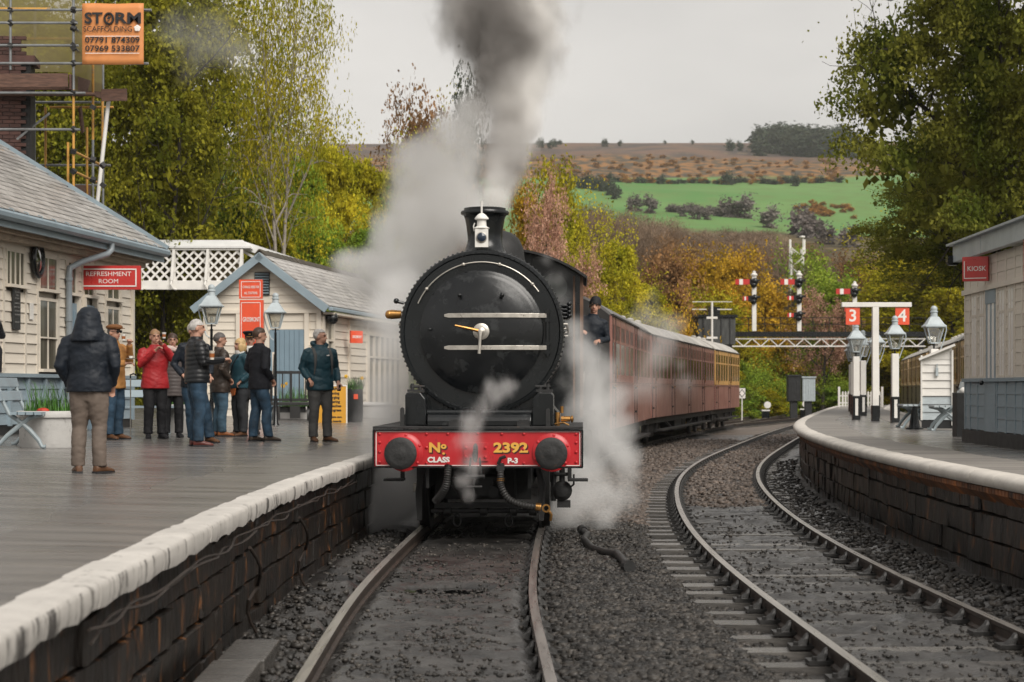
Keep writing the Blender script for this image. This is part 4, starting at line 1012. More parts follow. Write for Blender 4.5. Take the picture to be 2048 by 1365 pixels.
# --- gabled shop
SX, SD, SS = -4.91, 49.5, .15
shop = thing('platform_kiosk', 'cream gabled timber shop with slate roof beyond the waiting people', 'building', (SX, SD, 0), -math.atan(SS))
W = 3.14; AP = 5.12; EV = 3.88; LN = 11
MB().box((-W / 2, LN / 2, 2.2), (W - .02, LN - .02, 3.1)).build('wall', M_cream, shop)
MB().prism([(-W, 3.7), (0, 3.7), (0, EV), (-W / 2, AP - .05), (-W, EV)], -.05, 0, XZ).build('gable', M_cream, shop)
TF = Matrix(((1, 0, 0, 0), (0, -1, 0, 0), (0, 0, 1, 0), (0, 0, 0, 1)))
dx0, dx1 = -1.36, -.45
boards(shop, TF, -W, 0, 1.0, 3.70, .205, M_cream, [(dx0, dx1, .8, 3.3)])
z = 3.74
while z < AP - .1:
    hw_ = (AP - .06 - z) / (AP - EV) * W / 2; boards(shop, TF, -W / 2 - hw_, -W / 2 + hw_, z, z + .2, .205, M_cream, [(-W / 2 - .19, -W / 2 + .19, 4.16, 4.72)]); z += .205
b = MB()
for x in (-W + .06, -.06, dx0 - .07, dx1 + .07, -2.2): b.box((x, -.035, 2.35), (.12, .08, 2.75))
b.box((-W / 2, -.04, 3.72), (W, .09, .09)); b.build('corner_posts', M_cream, shop)
M_doorplank = M_doorblue
d_ = MB().box(((dx0 + dx1) / 2, -.02, 2.05), (dx1 - dx0, .05, 2.4)).build('door', M_doorblue, shop)
for k in range(7): MB().box((dx0 + (k + .5) * (dx1 - dx0) / 7, -.05, 2.05), ((dx1 - dx0) / 7 - .012, .02, 2.38)).build('plank', M_doorblue, d_)
lv = MB().box((-W / 2, -.02, 4.44), (.40, .06, .60)).build('louvre_vent', M_plinth, shop)
for k in range(8): 
    o = MB().box((0, 0, 0), (.37, .05, .022)).build('slat', M_greyblue, lv, loc=(-W / 2, -.06, 4.19 + k * .071)); o.rotation_euler = (R(-35), 0, 0)
pitch = math.atan2(AP + .13 - EV, W / 2 + .23 - .0)
for s in (-1, 1):
    rl = (W / 2 + .28) / cos(pitch)
    M_ = Matrix.Translation((-W / 2, 0, AP + .12)) @ Matrix.Rotation(s * pitch, 4, 'Y')
    MB().box((s * rl / 2, -.32, -.10), (rl, .06, .20), M_).build('bargeboard', M_greyblue, shop, bevel=.006)
    MB().box((s * rl / 2, LN / 2 - .15, -.02), (rl, LN + .3, .05), M_).build('roof', M_slate, shop)
rl = (W / 2 + .28) / cos(pitch)
# T: u along the eaves (y), s up the slope from the right-hand eave
ex, ez = -W / 2 + rl * cos(pitch), AP + .12 - rl * sin(pitch)
T = Matrix(((0, -cos(pitch), sin(pitch), ex), (1, 0, 0, -.30), (0, sin(pitch), cos(pitch), ez + .012), (0, 0, 0, 1)))
slates(shop, T, 0, LN + .2, rl - .05, .34, .19, M_slate, lambda u, s: True, 280)
b = MB(); 
M_moss = mat('mossy ridge tile', (.055, .045, .03), .7, var=.4, vs=4, rnd=.2)
rt = MB().prism([(-.16, -.10), (-.02, .05), (.02, .05), (.16, -.10), (.13, -.10), (0, .02), (-.13, -.10)], -.2, .2, XZ).mesh('ridge_tile'); rt.materials.append(M_moss)
for k in range(26): 
    o = obj('ridge_tile', rt, shop, (-W / 2, -.1 + k * .425, AP + .15)); o.rotation_euler = (random.uniform(-.06, .06), random.uniform(-.03, .03), random.uniform(-.02, .02))
b = MB(); b.box((ex + .03, LN / 2 - .15, ez - .06), (.12, LN + .3, .10)); b.build('gutter', M_greyblue, shop, bevel=.02)
b = MB(); b.box((ex - .1, LN / 2, ez - .16), (.3, LN, .06)); b.build('soffit', M_cream, shop)
TS = Matrix(((0, 1, 0, 0), (1, 0, 0, 0), (0, 0, 1, 0), (0, 0, 0, 1)))
boards(shop, TS, 0, LN, 1.0, 3.62, .205, M_cream, [(.35, 1.0, 1.9, 3.5), (5.2, 9.6, 1.2, 3.3)])
b = MB()
for y in (.06, 1.12, 2.9, 5.1, 9.7): MB().box((.035, y, 2.3), (.08, .12, 2.6)).build('wall_post', M_cream, shop)
for a, e, c in ((.35, 1.0, 1), (5.2, 9.6, 6)):
    f = MB(); zb, zt = (1.9, 3.5) if c == 1 else (1.2, 3.3)
    for k in range(c + 1): f.box((.05, a + (e - a) * k / c, (zb + zt) / 2), (.08, .07, zt - zb))
    f.box((.05, (a + e) / 2, zb + .03), (.085, e - a, .06)); f.box((.05, (a + e) / 2, zt - .03), (.085, e - a, .06)); f.box((.05, (a + e) / 2, zb + (zt - zb) * .68), (.07, e - a, .05))
    wo = f.build('window', M_cream, shop); MB().box((.012, (a + e) / 2, (zb + zt) / 2), (.012, e - a, zt - zb)).build('pane', M_glassnet, wo)
sw = Matrix.Translation((SX, SD, 0)) @ Matrix.Rotation(-math.atan(SS), 4, 'Z')
sp = thing('loudspeaker', 'round black loudspeaker under the eaves of the gabled shop', 'loudspeaker', sw @ Vector((.22, .2, 3.55)))
MB().sph((0, 0, 0), .17, 20, 14).build('speaker_shell', M_satin, sp, True); MB().cyl((-.2, .05, .02), (0, 0, 0), .03, n=8).build('bracket', M_black, sp)
rs = thing('station_name_sign', 'small red sign on the side wall of the gabled shop', 'sign', sw @ Vector((.0, 2.3, 3.12)), -math.atan(SS) + R(55))
MB().box((.28, -.24, 0), (.42, .06, .33)).build('sign_box', M_orange, rs); text('lettering', 'GROSMONT', .10, M_letter, rs, (.28, -.272, 0), bold=.002, fit=.34)

# --- red name totem in front of the shop
tt = thing('name_board', 'tall orange red GROSMONT name board in front of the gabled shop', 'sign', (GX(502, 46), 46, ZL), -.10)
s_ = K / 46
def tz(py): return H + (HY - py) / s_ - ZL
b = MB(); b.box((0, .06, tz(700) / 2), (.54, .10, tz(700))); b.build('side_boards', M_white, tt)
b1 = MB().box((0, 0, (tz(560) + tz(598)) / 2), (.56, .12, tz(560) - tz(598))).build('upper_panel', M_orange, tt, bevel=.005)
b2 = MB().box((.02, 0, (tz(600) + tz(745)) / 2), (.56, .12, tz(600) - tz(745) - .01)).build('lower_panel', M_orange, tt, bevel=.005)
for p_, z0, z1 in ((b1, tz(595), tz(564)), (b2, tz(740), tz(606))):
    b = MB()
    for z in (z0, z1): b.box((.01, -.063, z), (.46, .008, .014))
    for x in (-.22, .24): b.box((x, -.063, (z0 + z1) / 2), (.014, .008, z1 - z0))
    b.build('panel_border', M_letter, p_)
text('lettering', 'CHANGE HERE FOR', .085, M_letter, b1, (.01, -.064, tz(575)), bold=.001, fit=.40); text('lettering', 'ALL STATIONS', .085, M_letter, b1, (.01, -.064, tz(587)), bold=.001, fit=.32)
text('lettering', 'GROSMONT', .15, M_letter, b2, (.02, -.064, tz(640)), bold=.002, fit=.42)

# --- lattice footbridge
fd = 58; fs = K / fd
fb = thing('footbridge', 'white lattice footbridge behind the refreshment room', 'footbridge', (GX(480, fd), fd, 0), .02)
def fz(py): return H + (HY - py) / fs
zt, zb = fz(499), fz(562); pw = 1.02; NP = 7
M_sheet = mat('tan parapet sheet', (.20, .155, .075), .7, var=.2, vs=2)
b = MB(); b.box((-NP * pw / 2, 0, fz(571)), (NP * pw, .12, fz(562) - fz(580))); b.build('bottom_girder', M_white, fb, bevel=.008)
b = MB(); b.box((-NP * pw / 2, -.02, zt), (NP * pw, .1, .06)); b.build('top_rail', M_white, fb)
MB().box((-NP * pw / 2, .9, (zt + zb) / 2), (NP * pw, .03, zt - zb)).build('far_parapet', M_sheet, fb)
MB().box((-NP * pw / 2, .45, fz(575)), (NP * pw, 1.0, .06)).build('deck', M_plinth, fb)
b = MB(); x1 = 0; 
b.add([(-NP * pw, -.12, zt + .03), (.32, -.12, zt + .03), (.02, .5, fz(478)), (-NP * pw, .5, fz(478)), (-NP * pw, 1.15, zt + .03), (.32, 1.15, zt + .03), (-NP * pw, -.12, zt + .09), (.32, -.12, zt + .09)], [(0, 1, 7, 6), (6, 7, 2, 3), (3, 2, 5, 4), (7, 1, 5, 2), (0, 4, 5, 1), (0, 6, 3, 4)])
b.build('roof', mat('white roof sheet', (.66, .66, .65), .5, var=.08, vs=1.5, bump=.05), fb)
hh = zt - zb - .03; zc = (zt + zb - .03) / 2
lm = {}
for i in range(NP):
    x = -pw * (i + .5)
    for s in (-1, 1):
        c = -pw / 2 - hh / 2
        for k in range(7):                                   # diagonals at 45 degrees clipped to the panel
            cx = -pw / 2 - hh / 2 + (k + .5) * (pw + hh) / 7
            xa, za, xb, zb_ = cx - hh / 2, -hh / 2, cx + hh / 2, hh / 2
            if xa < -pw / 2: za += -pw / 2 - xa; xa = -pw / 2
            if xb > pw / 2: zb_ -= xb - pw / 2; xb = pw / 2
            key = (k, s)
            if key not in lm:
                lm[key] = MB().bar((s * xa, .0 if s < 0 else .02, za), (s * xb, .0 if s < 0 else .02, zb_), .018, .062, up=(0, 1, 0)).mesh('lattice_bar')
                lm[key] = (lambda q: (q.materials.append(M_white), q)[1])(MB().bar((s * xa, -.01 * s, za), (s * xb, -.01 * s, zb_), .062, .018, up=(0, 1, 0)).mesh('lattice_bar'))
            obj('lattice_bar', lm[key], fb, (x, 0, zc))
pm = MB(); pm.bar((.06, -.05, zt), (0, -.10, zb), .08, .08); pm.tube([(0, -.10, zb), (-.02, -.16, zb - .12), (.05, -.13, zb - .25), (.12, -.05, zb - .27)], .03, 8); pm.bar((.05, .02, zt), (.05, .02, zb), .10, .03, up=(0, 1, 0)); pme = pm.mesh('post'); pme.materials.append(M_white)
for i in range(NP + 1): obj('post', pme, fb, (-pw * i, 0, 0))
b = MB(); xs0, xs1 = .35, 1.9
b.add([(xs0 - .3, .6, fz(480)), (xs1, .6, fz(520)), (xs1, 1.6, fz(520)), (xs0 - .3, 1.6, fz(480)), (xs0 - .3, .6, fz(480) - .25), (xs1, .6, fz(520) - .25), (xs1, 1.6, fz(520) - .25), (xs0 - .3, 1.6, fz(480) - .25)], [(0, 1, 2, 3), (7, 6, 5, 4), (0, 4, 5, 1), (1, 5, 6, 2), (2, 6, 7, 3), (3, 7, 4, 0)])
b.build('stair_roof', MATS['white roof sheet'], fb)
b = MB(); b.bar((0, .7, zb + .1), (3.6, .7, zb - 2.0), .1, .5); b.bar((0, .7, zt), (3.6, .7, zt - 2.1), .08, .08); b.build('stair_string', M_white, fb)
b = MB(); b.box((-.3, .5, 2.2), (.25, .9, 4.9)); b.build('pier', M_white, fb)

# --- scaffolding
scf = thing('scaffolding', 'tube scaffolding with timber boards round the chimney above the slate roof', 'scaffolding', (0, 0, 0))
M_tube = mat('galvanised tube', (.22, .23, .235), .42, .5, var=.3, vs=3)
M_tubey = mat('yellow painted tube', (.50, .26, .05), .45, var=.25, vs=4, wear=(.25, .20, .15), wearamt=.58)
M_plank = mat('scaffold board', (.105, .055, .038), .75, var=.4, vs=5, stretch=(1, 6, 6), bump=.3, bs=20)
M_white2 = mat('white pole', (.70, .69, .66), .4, var=.1)
def pole(x0, y0, x1, y1, d0, d1=None, m=None, r=.026, sleeves=False):
    d1 = d0 if d1 is None else d1
    return MB().cyl(P(x0, y0, d0), P(x1, y1, d1), r, n=10).build('pole', m or M_tube, scf, True)
F, B_ = 37.75, 39.7
for x, a, e, d, m in ((147, 180, 400, F, M_tubey), (147, -60, 180, F, M_tube), (136, 285, 400, F + .1, M_tubey), (21, -60, 140, F, M_tube), (70, -60, 130, B_, M_tube), (69, 200, 380, B_, M_tube), (91, 215, 400, B_, M_tubey), (186, 128, 280, F + .9, M_tubey), (186, 280, 420, F + .9, M_tube), (206, 128, 440, B_, M_tube), (205, 203, 300, B_ - .1, M_tubey), (174, 255, 420, B_ - .3, M_tubey)):
    pole(x, a, x, e, d, m=m)
for x0, x1, y, d, m in ((-40, 303, 20, F - .05, M_tube), (-40, 100, 18, F - .05, M_tubey), (-40, 155, 46, F - .05, M_tube), (-40, 157, 91, F - .05, M_tube), (-40, 297, 127, F - .05, M_tube), (-40, 171, 186, F - .05, M_tube), (100, 227, 215, B_, M_tubey), (20, 200, 205, B_, M_tube), (-40, 160, 259, F - .05, M_tube), (50, 221, 331, B_, M_tube), (110, 212, 371, B_, M_tube), (-40, 150, 78, B_, M_tubey)):
    pole(x0, y, x1, y + (.5 if d < 38 else 0), d, m=m)
for a in ((150, 57, 172, 76, M_tube), (150, 97, 172, 118, M_tube), (147, 303, 205, 332, M_tubey), (147, 343, 205, 370, M_tubey), (35, 278, 98, 228, M_tube)): pole(a[0], a[1], a[2], a[3], F, B_, a[4])
pole(217, 203, 193, 420, F + .5, m=M_white2, r=.04)
pole(-60, 262, 201, 430, 36.85, m=M_tubey, r=.03)
pole(120, 378, 201, 430, 36.83, m=M_tube, r=.031)
cl = MB().box((0, 0, 0), (.10, .09, .085)).mesh('coupler'); cl.materials.append(M_soot)
for x, y in ((147, 20), (147, 46), (147, 57), (147, 91), (147, 97), (147, 127), (147, 186), (147, 259), (147, 303), (147, 343), (21, 20), (21, 46), (21, 91), (186, 320), (186, 360), (186, 215), (206, 331), (206, 371), (160, 410)):
    o = obj('coupler', cl, scf, P(x, y, F - .03)); o.rotation_euler = (random.random(), random.random(), 0)
def plank(x0, y0, x1, y1, d, d1, th, nm='plank'):
    a, b_ = P(x0, y0, d), P(x1, y1, d1); MB().bar(a, b_, .04, th).build(nm, M_plank, scf, bevel=.004)
plank(-40, 162, 136, 161, F - .09, F - .09, .27); plank(140, 164, 202, 183, F, B_, .30); plank(203, 191, 254, 190, F + .3, F + .3, .24); plank(127, 383, 180, 383, F + .2, B_, .25); plank(160, 215, 166, 265, F + 1, F + 1.2, .14)
for k in range(6):
    dd = F + .15 + k * .3; a, b_ = P(-60, 189, dd), P(190 - k * 2, 190, dd); b_.z = a.z
    MB().bar(a, b_, .225, .04).build('plank', M_plank, scf)
for k in range(4): plank(-40, 178 + 0 * k, 150, 178, F + .3 + k * .4, F + .3 + k * .4, .05)
M_net = bpy.data.materials.new('debris netting'); M_net.use_nodes = True; t_ = M_net.node_tree; t_.nodes.clear()
no = t_.nodes.new('ShaderNodeOutputMaterial'); x_ = t_.nodes.new('ShaderNodeMixShader'); x_.inputs[0].default_value = .72; tr = t_.nodes.new('ShaderNodeBsdfTransparent'); df = t_.nodes.new('ShaderNodeBsdfTranslucent'); d2 = t_.nodes.new('ShaderNodeBsdfDiffuse'); df.inputs[0].default_value = (.36, .31, .15, 1); d2.inputs[0].default_value = (.34, .29, .15, 1)
x2 = t_.nodes.new('ShaderNodeMixShader'); t_.links.new(df.outputs[0], x2.inputs[1]); t_.links.new(d2.outputs[0], x2.inputs[2]); t_.links.new(tr.outputs[0], x_.inputs[1]); t_.links.new(x2.outputs[0], x_.inputs[2]); t_.links.new(x_.outputs[0], no.inputs[0])
def net(x0, y0, x1, y1, d0, d1, nx=14, nz=8):
    V = []; F_ = []
    for j in range(nz):
        for i in range(nx):
            a = i / (nx - 1); c = j / (nz - 1); p = P(x0 + (x1 - x0) * a, y0 + (y1 - y0) * c, d0 + (d1 - d0) * a); p.y += .06 * sin(a * 9 + c * 5) + .04 * sin(c * 11); V.append(tuple(p))
    for j in range(nz - 1):
        for i in range(nx - 1): F_.append((j * nx + i, j * nx + i + 1, (j + 1) * nx + i + 1, (j + 1) * nx + i))
    b = MB(); b.add(V, F_); o = b.build('debris_net', M_net, scf, True)
net(-40, -30, 166, 146, B_ - .1, B_ - .2); net(150, 12, 205, 184, F + .25, B_)
bn = thing('banner', 'orange STORM scaffolding banner hung on the scaffold tubes', 'banner', P(226.5, 69, F - .11), 0)
bs_ = K / (F - .11); bw_, bh_ = 123 / bs_, 122 / bs_
M_banner = mat('orange banner cloth', (.62, .24, .075), .55, var=.1, vs=2, bump=.15, bs=4)
V = []; F_ = []; nx, nz = 12, 12
for j in range(nz):
    for i in range(nx): V.append((-bw_ / 2 + bw_ * i / (nx - 1), .012 * sin(i * .9) * (j / nz) - .03, bh_ / 2 - bh_ * j / (nz - 1) + .006 * sin(i * .8)))
for j in range(nz - 1):
    for i in range(nx - 1): F_.append((j * nx + i, (j + 1) * nx + i, (j + 1) * nx + i + 1, j * nx + i + 1))
b = MB(); b.add(V, F_); o = b.build('cloth', M_banner, bn, True); so = o.modifiers.new('thick', 'SOLIDIFY'); so.thickness = .004
def bl(px, py): return ((px - 226.5) / bs_, -.062, (69 - py) / bs_)
text('lettering', 'ST', .30, M_darkletter, bn, bl(188, 39), bold=.009, fit=.355); text('lettering', 'RM', .30, M_darkletter, bn, bl(257.5, 39), bold=.009, fit=.50)
b = MB(); c = Vector(bl(219, 39)); b.tube([c + Vector((.085 * cos(a), 0, .105 * sin(a))) for a in np.linspace(0, 2 * pi, 21)], .022, 6, caps=False)
b.prism([(.06, .15), (-.035, -.01), (.005, -.01), (-.06, -.15), (.045, .03), (.0, .03)], -.006, .006, Matrix.Translation(c + Vector((0, -.02, 0))) @ XZ); b.build('lightning_letter', M_darkletter, bn)
text('lettering', 'SCAFFOLDING', .155, M_darkletter, bn, bl(217, 60), fit=.95); text('lettering', '07791 874309', .16, M_darkletter, bn, bl(226, 82), bold=.003, fit=1.07); text('lettering', '07969 533807', .16, M_darkletter, bn, bl(226, 99), bold=.003, fit=1.07)
b = MB(); c = Vector(bl(276, 58))
for k in range(5): b.lathe([(.032, 0), (.02, .004), (0, .005)], 10, Matrix.Translation(c + Vector((.035 * cos(k * 1.2566 + .3), -.005, .035 * sin(k * 1.2566 + .3)))) @ XZ)
b.lathe([(.022, 0), (0, .009)], 8, Matrix.Translation(c + Vector((0, -.006, 0))) @ XZ)
b.build('rose_emblem', M_letter, bn); b = MB()
for y in (74, 108): b.box(bl(226, y), (108 / bs_, .004, .012))
b.build('rule_line', M_letter, bn)
# ------------------------------------------------------------------ island platform: building, hut, lamps, signs
KX, KD = 6.70, 28.4
kb = thing('waiting_room', 'cream and blue grey timber waiting room at the edge of the island platform', 'building', (KX, KD, 0), R(88.2))
def UR(px):
    q = (px - 1024) / K; return (KX - KD * q) / (q - .031)
def holes_r(): return []
MB().box((-3.5, -1.6, 2.35), (7, 3.16, 2.5)).build('wall', M_cream, kb)
MB().box((-3.5, -1.56, 1.04), (7.04, 3.2, .20)).build('plinth', M_plinth, kb)
M_greige = mat('greige cream paint', (.64, .58, .50), .5, var=.08, vs=2, bump=.05, bs=20, rnd=.05, wear=(.36, .30, .24), wearamt=.67)  # even greige tone of the waiting room boards, posts and frames
hs = []; wins = [(1944, 1954), (1960, 1969), (1999, 2011), (2017, 2029)]; door = (1973, 1993)
for a, e in wins: hs.append(tuple(sorted((UR(a), UR(e)))) + (1.87, 3.12))
hs.append(tuple(sorted((UR(door[0]), UR(door[1])))) + (1.0, 3.14))
IK = Matrix.Diagonal((1, .35, 1, 1)); boards(kb, IK, -7, 0, 3.17, 3.60, .15, M_greige); boards(kb, IK, -7, 0, 1.88, 3.12, .165, M_greige, hs); boards(kb, IK, -7, 0, 1.15, 1.84, .17, M_greyblue, hs)
b = MB(); b.box((-3.5, .02, 3.145), (7.02, .06, .07)); b.build('head_rail', M_greige, kb)
b = MB(); b.box((-3.5, .02, 1.86), (7.02, .06, .05)); b.build('dado_rail', M_greyblue, kb)
pu, pd, pb = MB(), MB(), MB()
for px in (1931.5, 1941, 1956, 1971, 1995, 2013, 2031, 2046, 2075, 2110):
    pu.box((UR(px), .004, 2.74), (.075, .022, 1.72)); pd.box((UR(px), .004, 1.48), (.085, .022, .72)); pb.box((UR(px), .014, 1.04), (.05, .034, .18))
tag(pu.build('wall_posts', M_greige, kb), None, None, None, 'stuff'); tag(pd.build('dado_posts', M_greyblue, kb), None, None, None, 'stuff'); tag(pb.build('plinth_posts', M_plinth, kb), None, None, None, 'stuff')
M_whitepane = mat('whitened pane', (.84, .82, .78), .25, var=.05, vs=2)
for a, e in wins:
    a, e = sorted((UR(a), UR(e))); f = MB()
    for x in (a + .02, e - .02, (a + e) / 2): f.box((x, .001, 2.49), (.03, .02, 1.24))
    for z in (1.90, 2.78, 3.09): f.box(((a + e) / 2, .002, z), (e - a, .024, .04))
    o = f.build('window', M_greige, kb); MB().box(((a + e) / 2, .006, 2.5), (e - a - .02, .003, 1.2)).build('pane', M_whitepane, o)
a, e = sorted((UR(door[0]), UR(door[1]))); f = MB()
for x in (a + .06, e - .06, (a + e) / 2): f.box((x, .001, 2.07), (.09, .02, 2.12))
f.box(((a + e) / 2, .009, 3.02), (e - a, .022, .20)); f.box(((a + e) / 2, .0085, 1.45), (e - a, .021, .85))
o = f.build('door', M_greyblue, kb); MB().box(((a + e) / 2, .006, 2.4), (e - a - .1, .003, 1.1)).build('pane', M_whitepane, o); MB().sph((e - .1, .09, 1.82), .035, 8, 6).build('handle', M_black, o)
M_fascia = mat('fascia paint', (.40, .44, .46), .4, var=.15, vs=3, bump=.1, bs=30, wear=(.5, .5, .48), wearamt=.66)
b = MB(); b.box((-.9, .12, 3.73), (1.9, .10, .25)); b.box((-4.5, .123, 3.733), (5.2, .10, .26)); b.build('fascia', M_fascia, kb, bevel=.006)
MB().box((-3.5, -1.5, 3.865), (7.3, 3.5, .03)).build('roof', M_fascia, kb)
ks = thing('hanging_sign', 'small red KIOSK sign projecting above the waiting room door', 'sign', Matrix.Translation((KX, KD, 0)) @ Matrix.Rotation(R(88.2), 4, 'Z') @ Vector((UR(1981), .2, 3.40)), R(-28))
MB().box((0, 0, 0), (.36, .09, .34)).build('sign_box', M_signred, ks, bevel=.005); text('lettering', 'KIOSK', .095, M_letter, ks, (.02, -.047, .0), bold=.001, fit=.26)
b = MB(); b.box((-.15, -.047, -.01), (.012, .006, .24)); b.box((0, -.047, -.13), (.31, .006, .012)); b.build('sign_border', M_letter, ks)
ks2 = thing('hanging_sign', 'red sign cut by the edge of the photo on the waiting room', 'sign', Matrix.Translation((KX, KD, 0)) @ Matrix.Rotation(R(88.2), 4, 'Z') @ Vector((UR(2082), .12, 3.38)), 0)
MB().box((0, 0, 0), (.08, .4, .6)).build('sign_box', M_signred, ks2, bevel=.005); MB().box((0, .1, -.34), (.03, .03, .1)).build('bracket', M_black, ks2)
fl = thing('floodlight', 'black floodlight on an arm at the corner of the waiting room roof', 'light', P(1905, 519, 28.5), 0)
b = MB(); b.box((0, 0, 0), (.17, .14, .10)); b.prism([(-.09, -.05), (.09, -.05), (.06, -.09), (-.06, -.09)], -.06, .06, XZ); b.build('lamp_head', M_black, fl); MB().cyl((.05, 0, .01), (.24, .02, .01), .016, n=8).build('arm', M_black, fl); MB().box((.22, .0, .03), (.10, .12, .12)).build('bracket', M_white, fl)
# hut
ht = thing('lamp_hut', 'tiny white and grey weatherboarded hut with a sloping roof', 'hut', (GX(1874, 37.6), 37.6, 0), -.215)
hw_ = .285; MB().box((0, .45, 1.75), (2 * hw_ - .02, .88, 1.2)).build('wall', M_cream, ht); MB().box((0, .45, 1.03), (2 * hw_ + .02, .93, .16)).build('plinth', M_plinth, ht)
TH = Matrix(((1, 0, 0, 0), (0, -1, 0, 0), (0, 0, 1, 0), (0, 0, 0, 1)))
boards(ht, TH, -hw_, hw_, 1.12, 1.58, .153, M_lampgrey); boards(ht, TH, -hw_, hw_, 1.59, 2.30, .153, M_white)
b = MB(); b.prism([(-hw_, 2.30), (hw_, 2.30), (hw_, 2.55)], -.02, .02, XZ); b.build('gable', M_white, ht)
boards(ht, Matrix(((0, -1, 0, -hw_), (1, 0, 0, 0), (0, 0, 1, 0), (0, 0, 0, 1))), 0, .88, 1.12, 1.58, .153, M_lampgrey); boards(ht, Matrix(((0, -1, 0, -hw_), (1, 0, 0, 0), (0, 0, 1, 0), (0, 0, 0, 1))), 0, .88, 1.59, 2.3, .153, M_white)
b = MB()
for x in (-hw_ - .01, hw_ + .01): b.box((x, -.04, 1.75), (.035, .05, 1.27 + .2 * (x > 0)))
b.build('corner_posts', M_white, ht)
b = MB(); b.bar((-hw_ - .06, .42, 2.305), (hw_ + .06, .42, 2.59), 1.12, .045, up=(0, 0, 1)); b.build('roof', M_white, ht)
b = MB(); b.box((0, -.06, 2.06), (.05, .04, .16)); b.box((.0, -.06, 2.17), (.02, .03, .1)); b.build('tap_box', M_lampgrey, ht)

# platform lamps
def lamp_proto(name, label, loc, top, post, group, flip=1, rz=0):
    """square gas lantern on a post: top = height of the finial over the platform"""
    t = thing(name, label, 'street lamp', loc, rz, group); hb = top - .76
    if post == 'white':
        MB().box((0, 0, .30), (.19, .19, .60)).build('post_base', M_black, t, bevel=.01); MB().box((0, 0, (hb + .44) / 2), (.155, .155, hb - .64)).build('post', M_white, t, bevel=.008); MB().box((0, -.098, .32), (.07, .006, .42)).build('post_panel', M_white, t)
    else:
        MB().lathe([(.10, 0), (.10, .08), (.06, .14), (.045, .6), (.03, .7), (.026, hb - .1), (.03, hb - .08)], 12).build('post', M_black, t, True)
    b = MB(); b.cyl((0, 0, hb - .10), (0, 0, hb + .02), .018, n=8); b.box((0, 0, hb - .02), (.16, .03, .02)); b.box((0, 0, hb - .02), (.03, .16, .02)); b.build('stem', M_black, t)
    z0, z1, w0, w1 = hb + .02, hb + .34, .085, .165
    b = MB(); cs = [(-1, -1), (1, -1), (1, 1), (-1, 1)]
    for i in range(4):
        p, q = cs[i], cs[(i + 1) % 4]
        b.bar((p[0] * w0, p[1] * w0, z0), (p[0] * w1, p[1] * w1, z1), .022, .022); b.bar((p[0] * w0, p[1] * w0, z0), (q[0] * w0, q[1] * w0, z0), .025, .025); b.bar((p[0] * w1, p[1] * w1, z1), (q[0] * w1, q[1] * w1, z1), .03, .03)
    fr = b.build('lantern_frame', M_lampgrey, t)
    b = MB()
    for i in range(4):
        p, q = cs[i], cs[(i + 1) % 4]; b.add([(p[0] * w0, p[1] * w0, z0), (q[0] * w0, q[1] * w0, z0), (q[0] * w1, q[1] * w1, z1), (p[0] * w1, p[1] * w1, z1)], [(0, 1, 2, 3)])
    b.build('glass', M_lampglass, fr); MB().lathe([(.018, 0), (.022, .05), (.03, .08), (.018, .13), (0, .14)], 10, Matrix.Translation((0, 0, z0))).build('burner', M_white, fr, True)
    b = MB(); R4 = Matrix.Rotation(pi / 4, 4, 'Z'); b.lathe([(.30, z1), (.30, z1 + .02), (.24, z1 + .06), (.12, z1 + .20), (.085, z1 + .215)], 4, R4); b.build('lantern_roof', M_lampgrey, t)
    b = MB(); b.lathe([(.075, z1 + .2), (.065, z1 + .29), (.08, z1 + .295), (.08, z1 + .315), (.06, z1 + .33), (.07, z1 + .36), (.06, z1 + .40), (.03, z1 + .425), (0, z1 + .43)], 16); b.build('chimney_cap', M_lampgrey, t, True)
    b = MB(); b.tube([(flip * .20, 0, z1 + .01), (flip * .24, 0, z1 + .0), (flip * .25, 0, z1 - .05), (flip * .20, 0, z1 - .26), (flip * .10, 0, hb - .20), (flip * .04, 0, hb - .24)], .013, 6); b.build('bracket', M_lampgrey, t, True)
    return t
g = 'gas lamps on the island platform'
la = lamp_proto('platform_lamp', 'grey gas lamp on a white square post, right of the platform number post', (GX(1790, 43.9), 43.9, ZR), 2.44, 'white', g)
for px, d, lb in ((1868, 38.6, 'grey gas lamp rising behind the small white hut'), (1752, 52, 'grey gas lamp directly behind the white platform number post'), (1712, 48, 'nearest gas lamp of the tight cluster left of the number post'), (1726, 55, 'gas lamp with its bracket showing in the cluster left of the number post'), (1707, 57.5, 'half hidden gas lamp behind the front one of the cluster'), (1703, 64, 'far gas lamp at the left of the lamp cluster')):
    dup(la, (GX(px, d), d, ZR), 0, lb)
g2 = 'gas lamps on the left platform'
lamp_proto('platform_lamp', 'grey gas lantern above the white haired man', (GX(423, 36.5), 36.5, ZL), P(0, 570, 36.5).z - ZL, 'iron', g2, -1)
lamp_proto('platform_lamp', 'grey gas lantern in front of the shop door', (GX(551, 41), 41, ZL), P(0, 587, 41).z - ZL, 'iron', g2, -1)
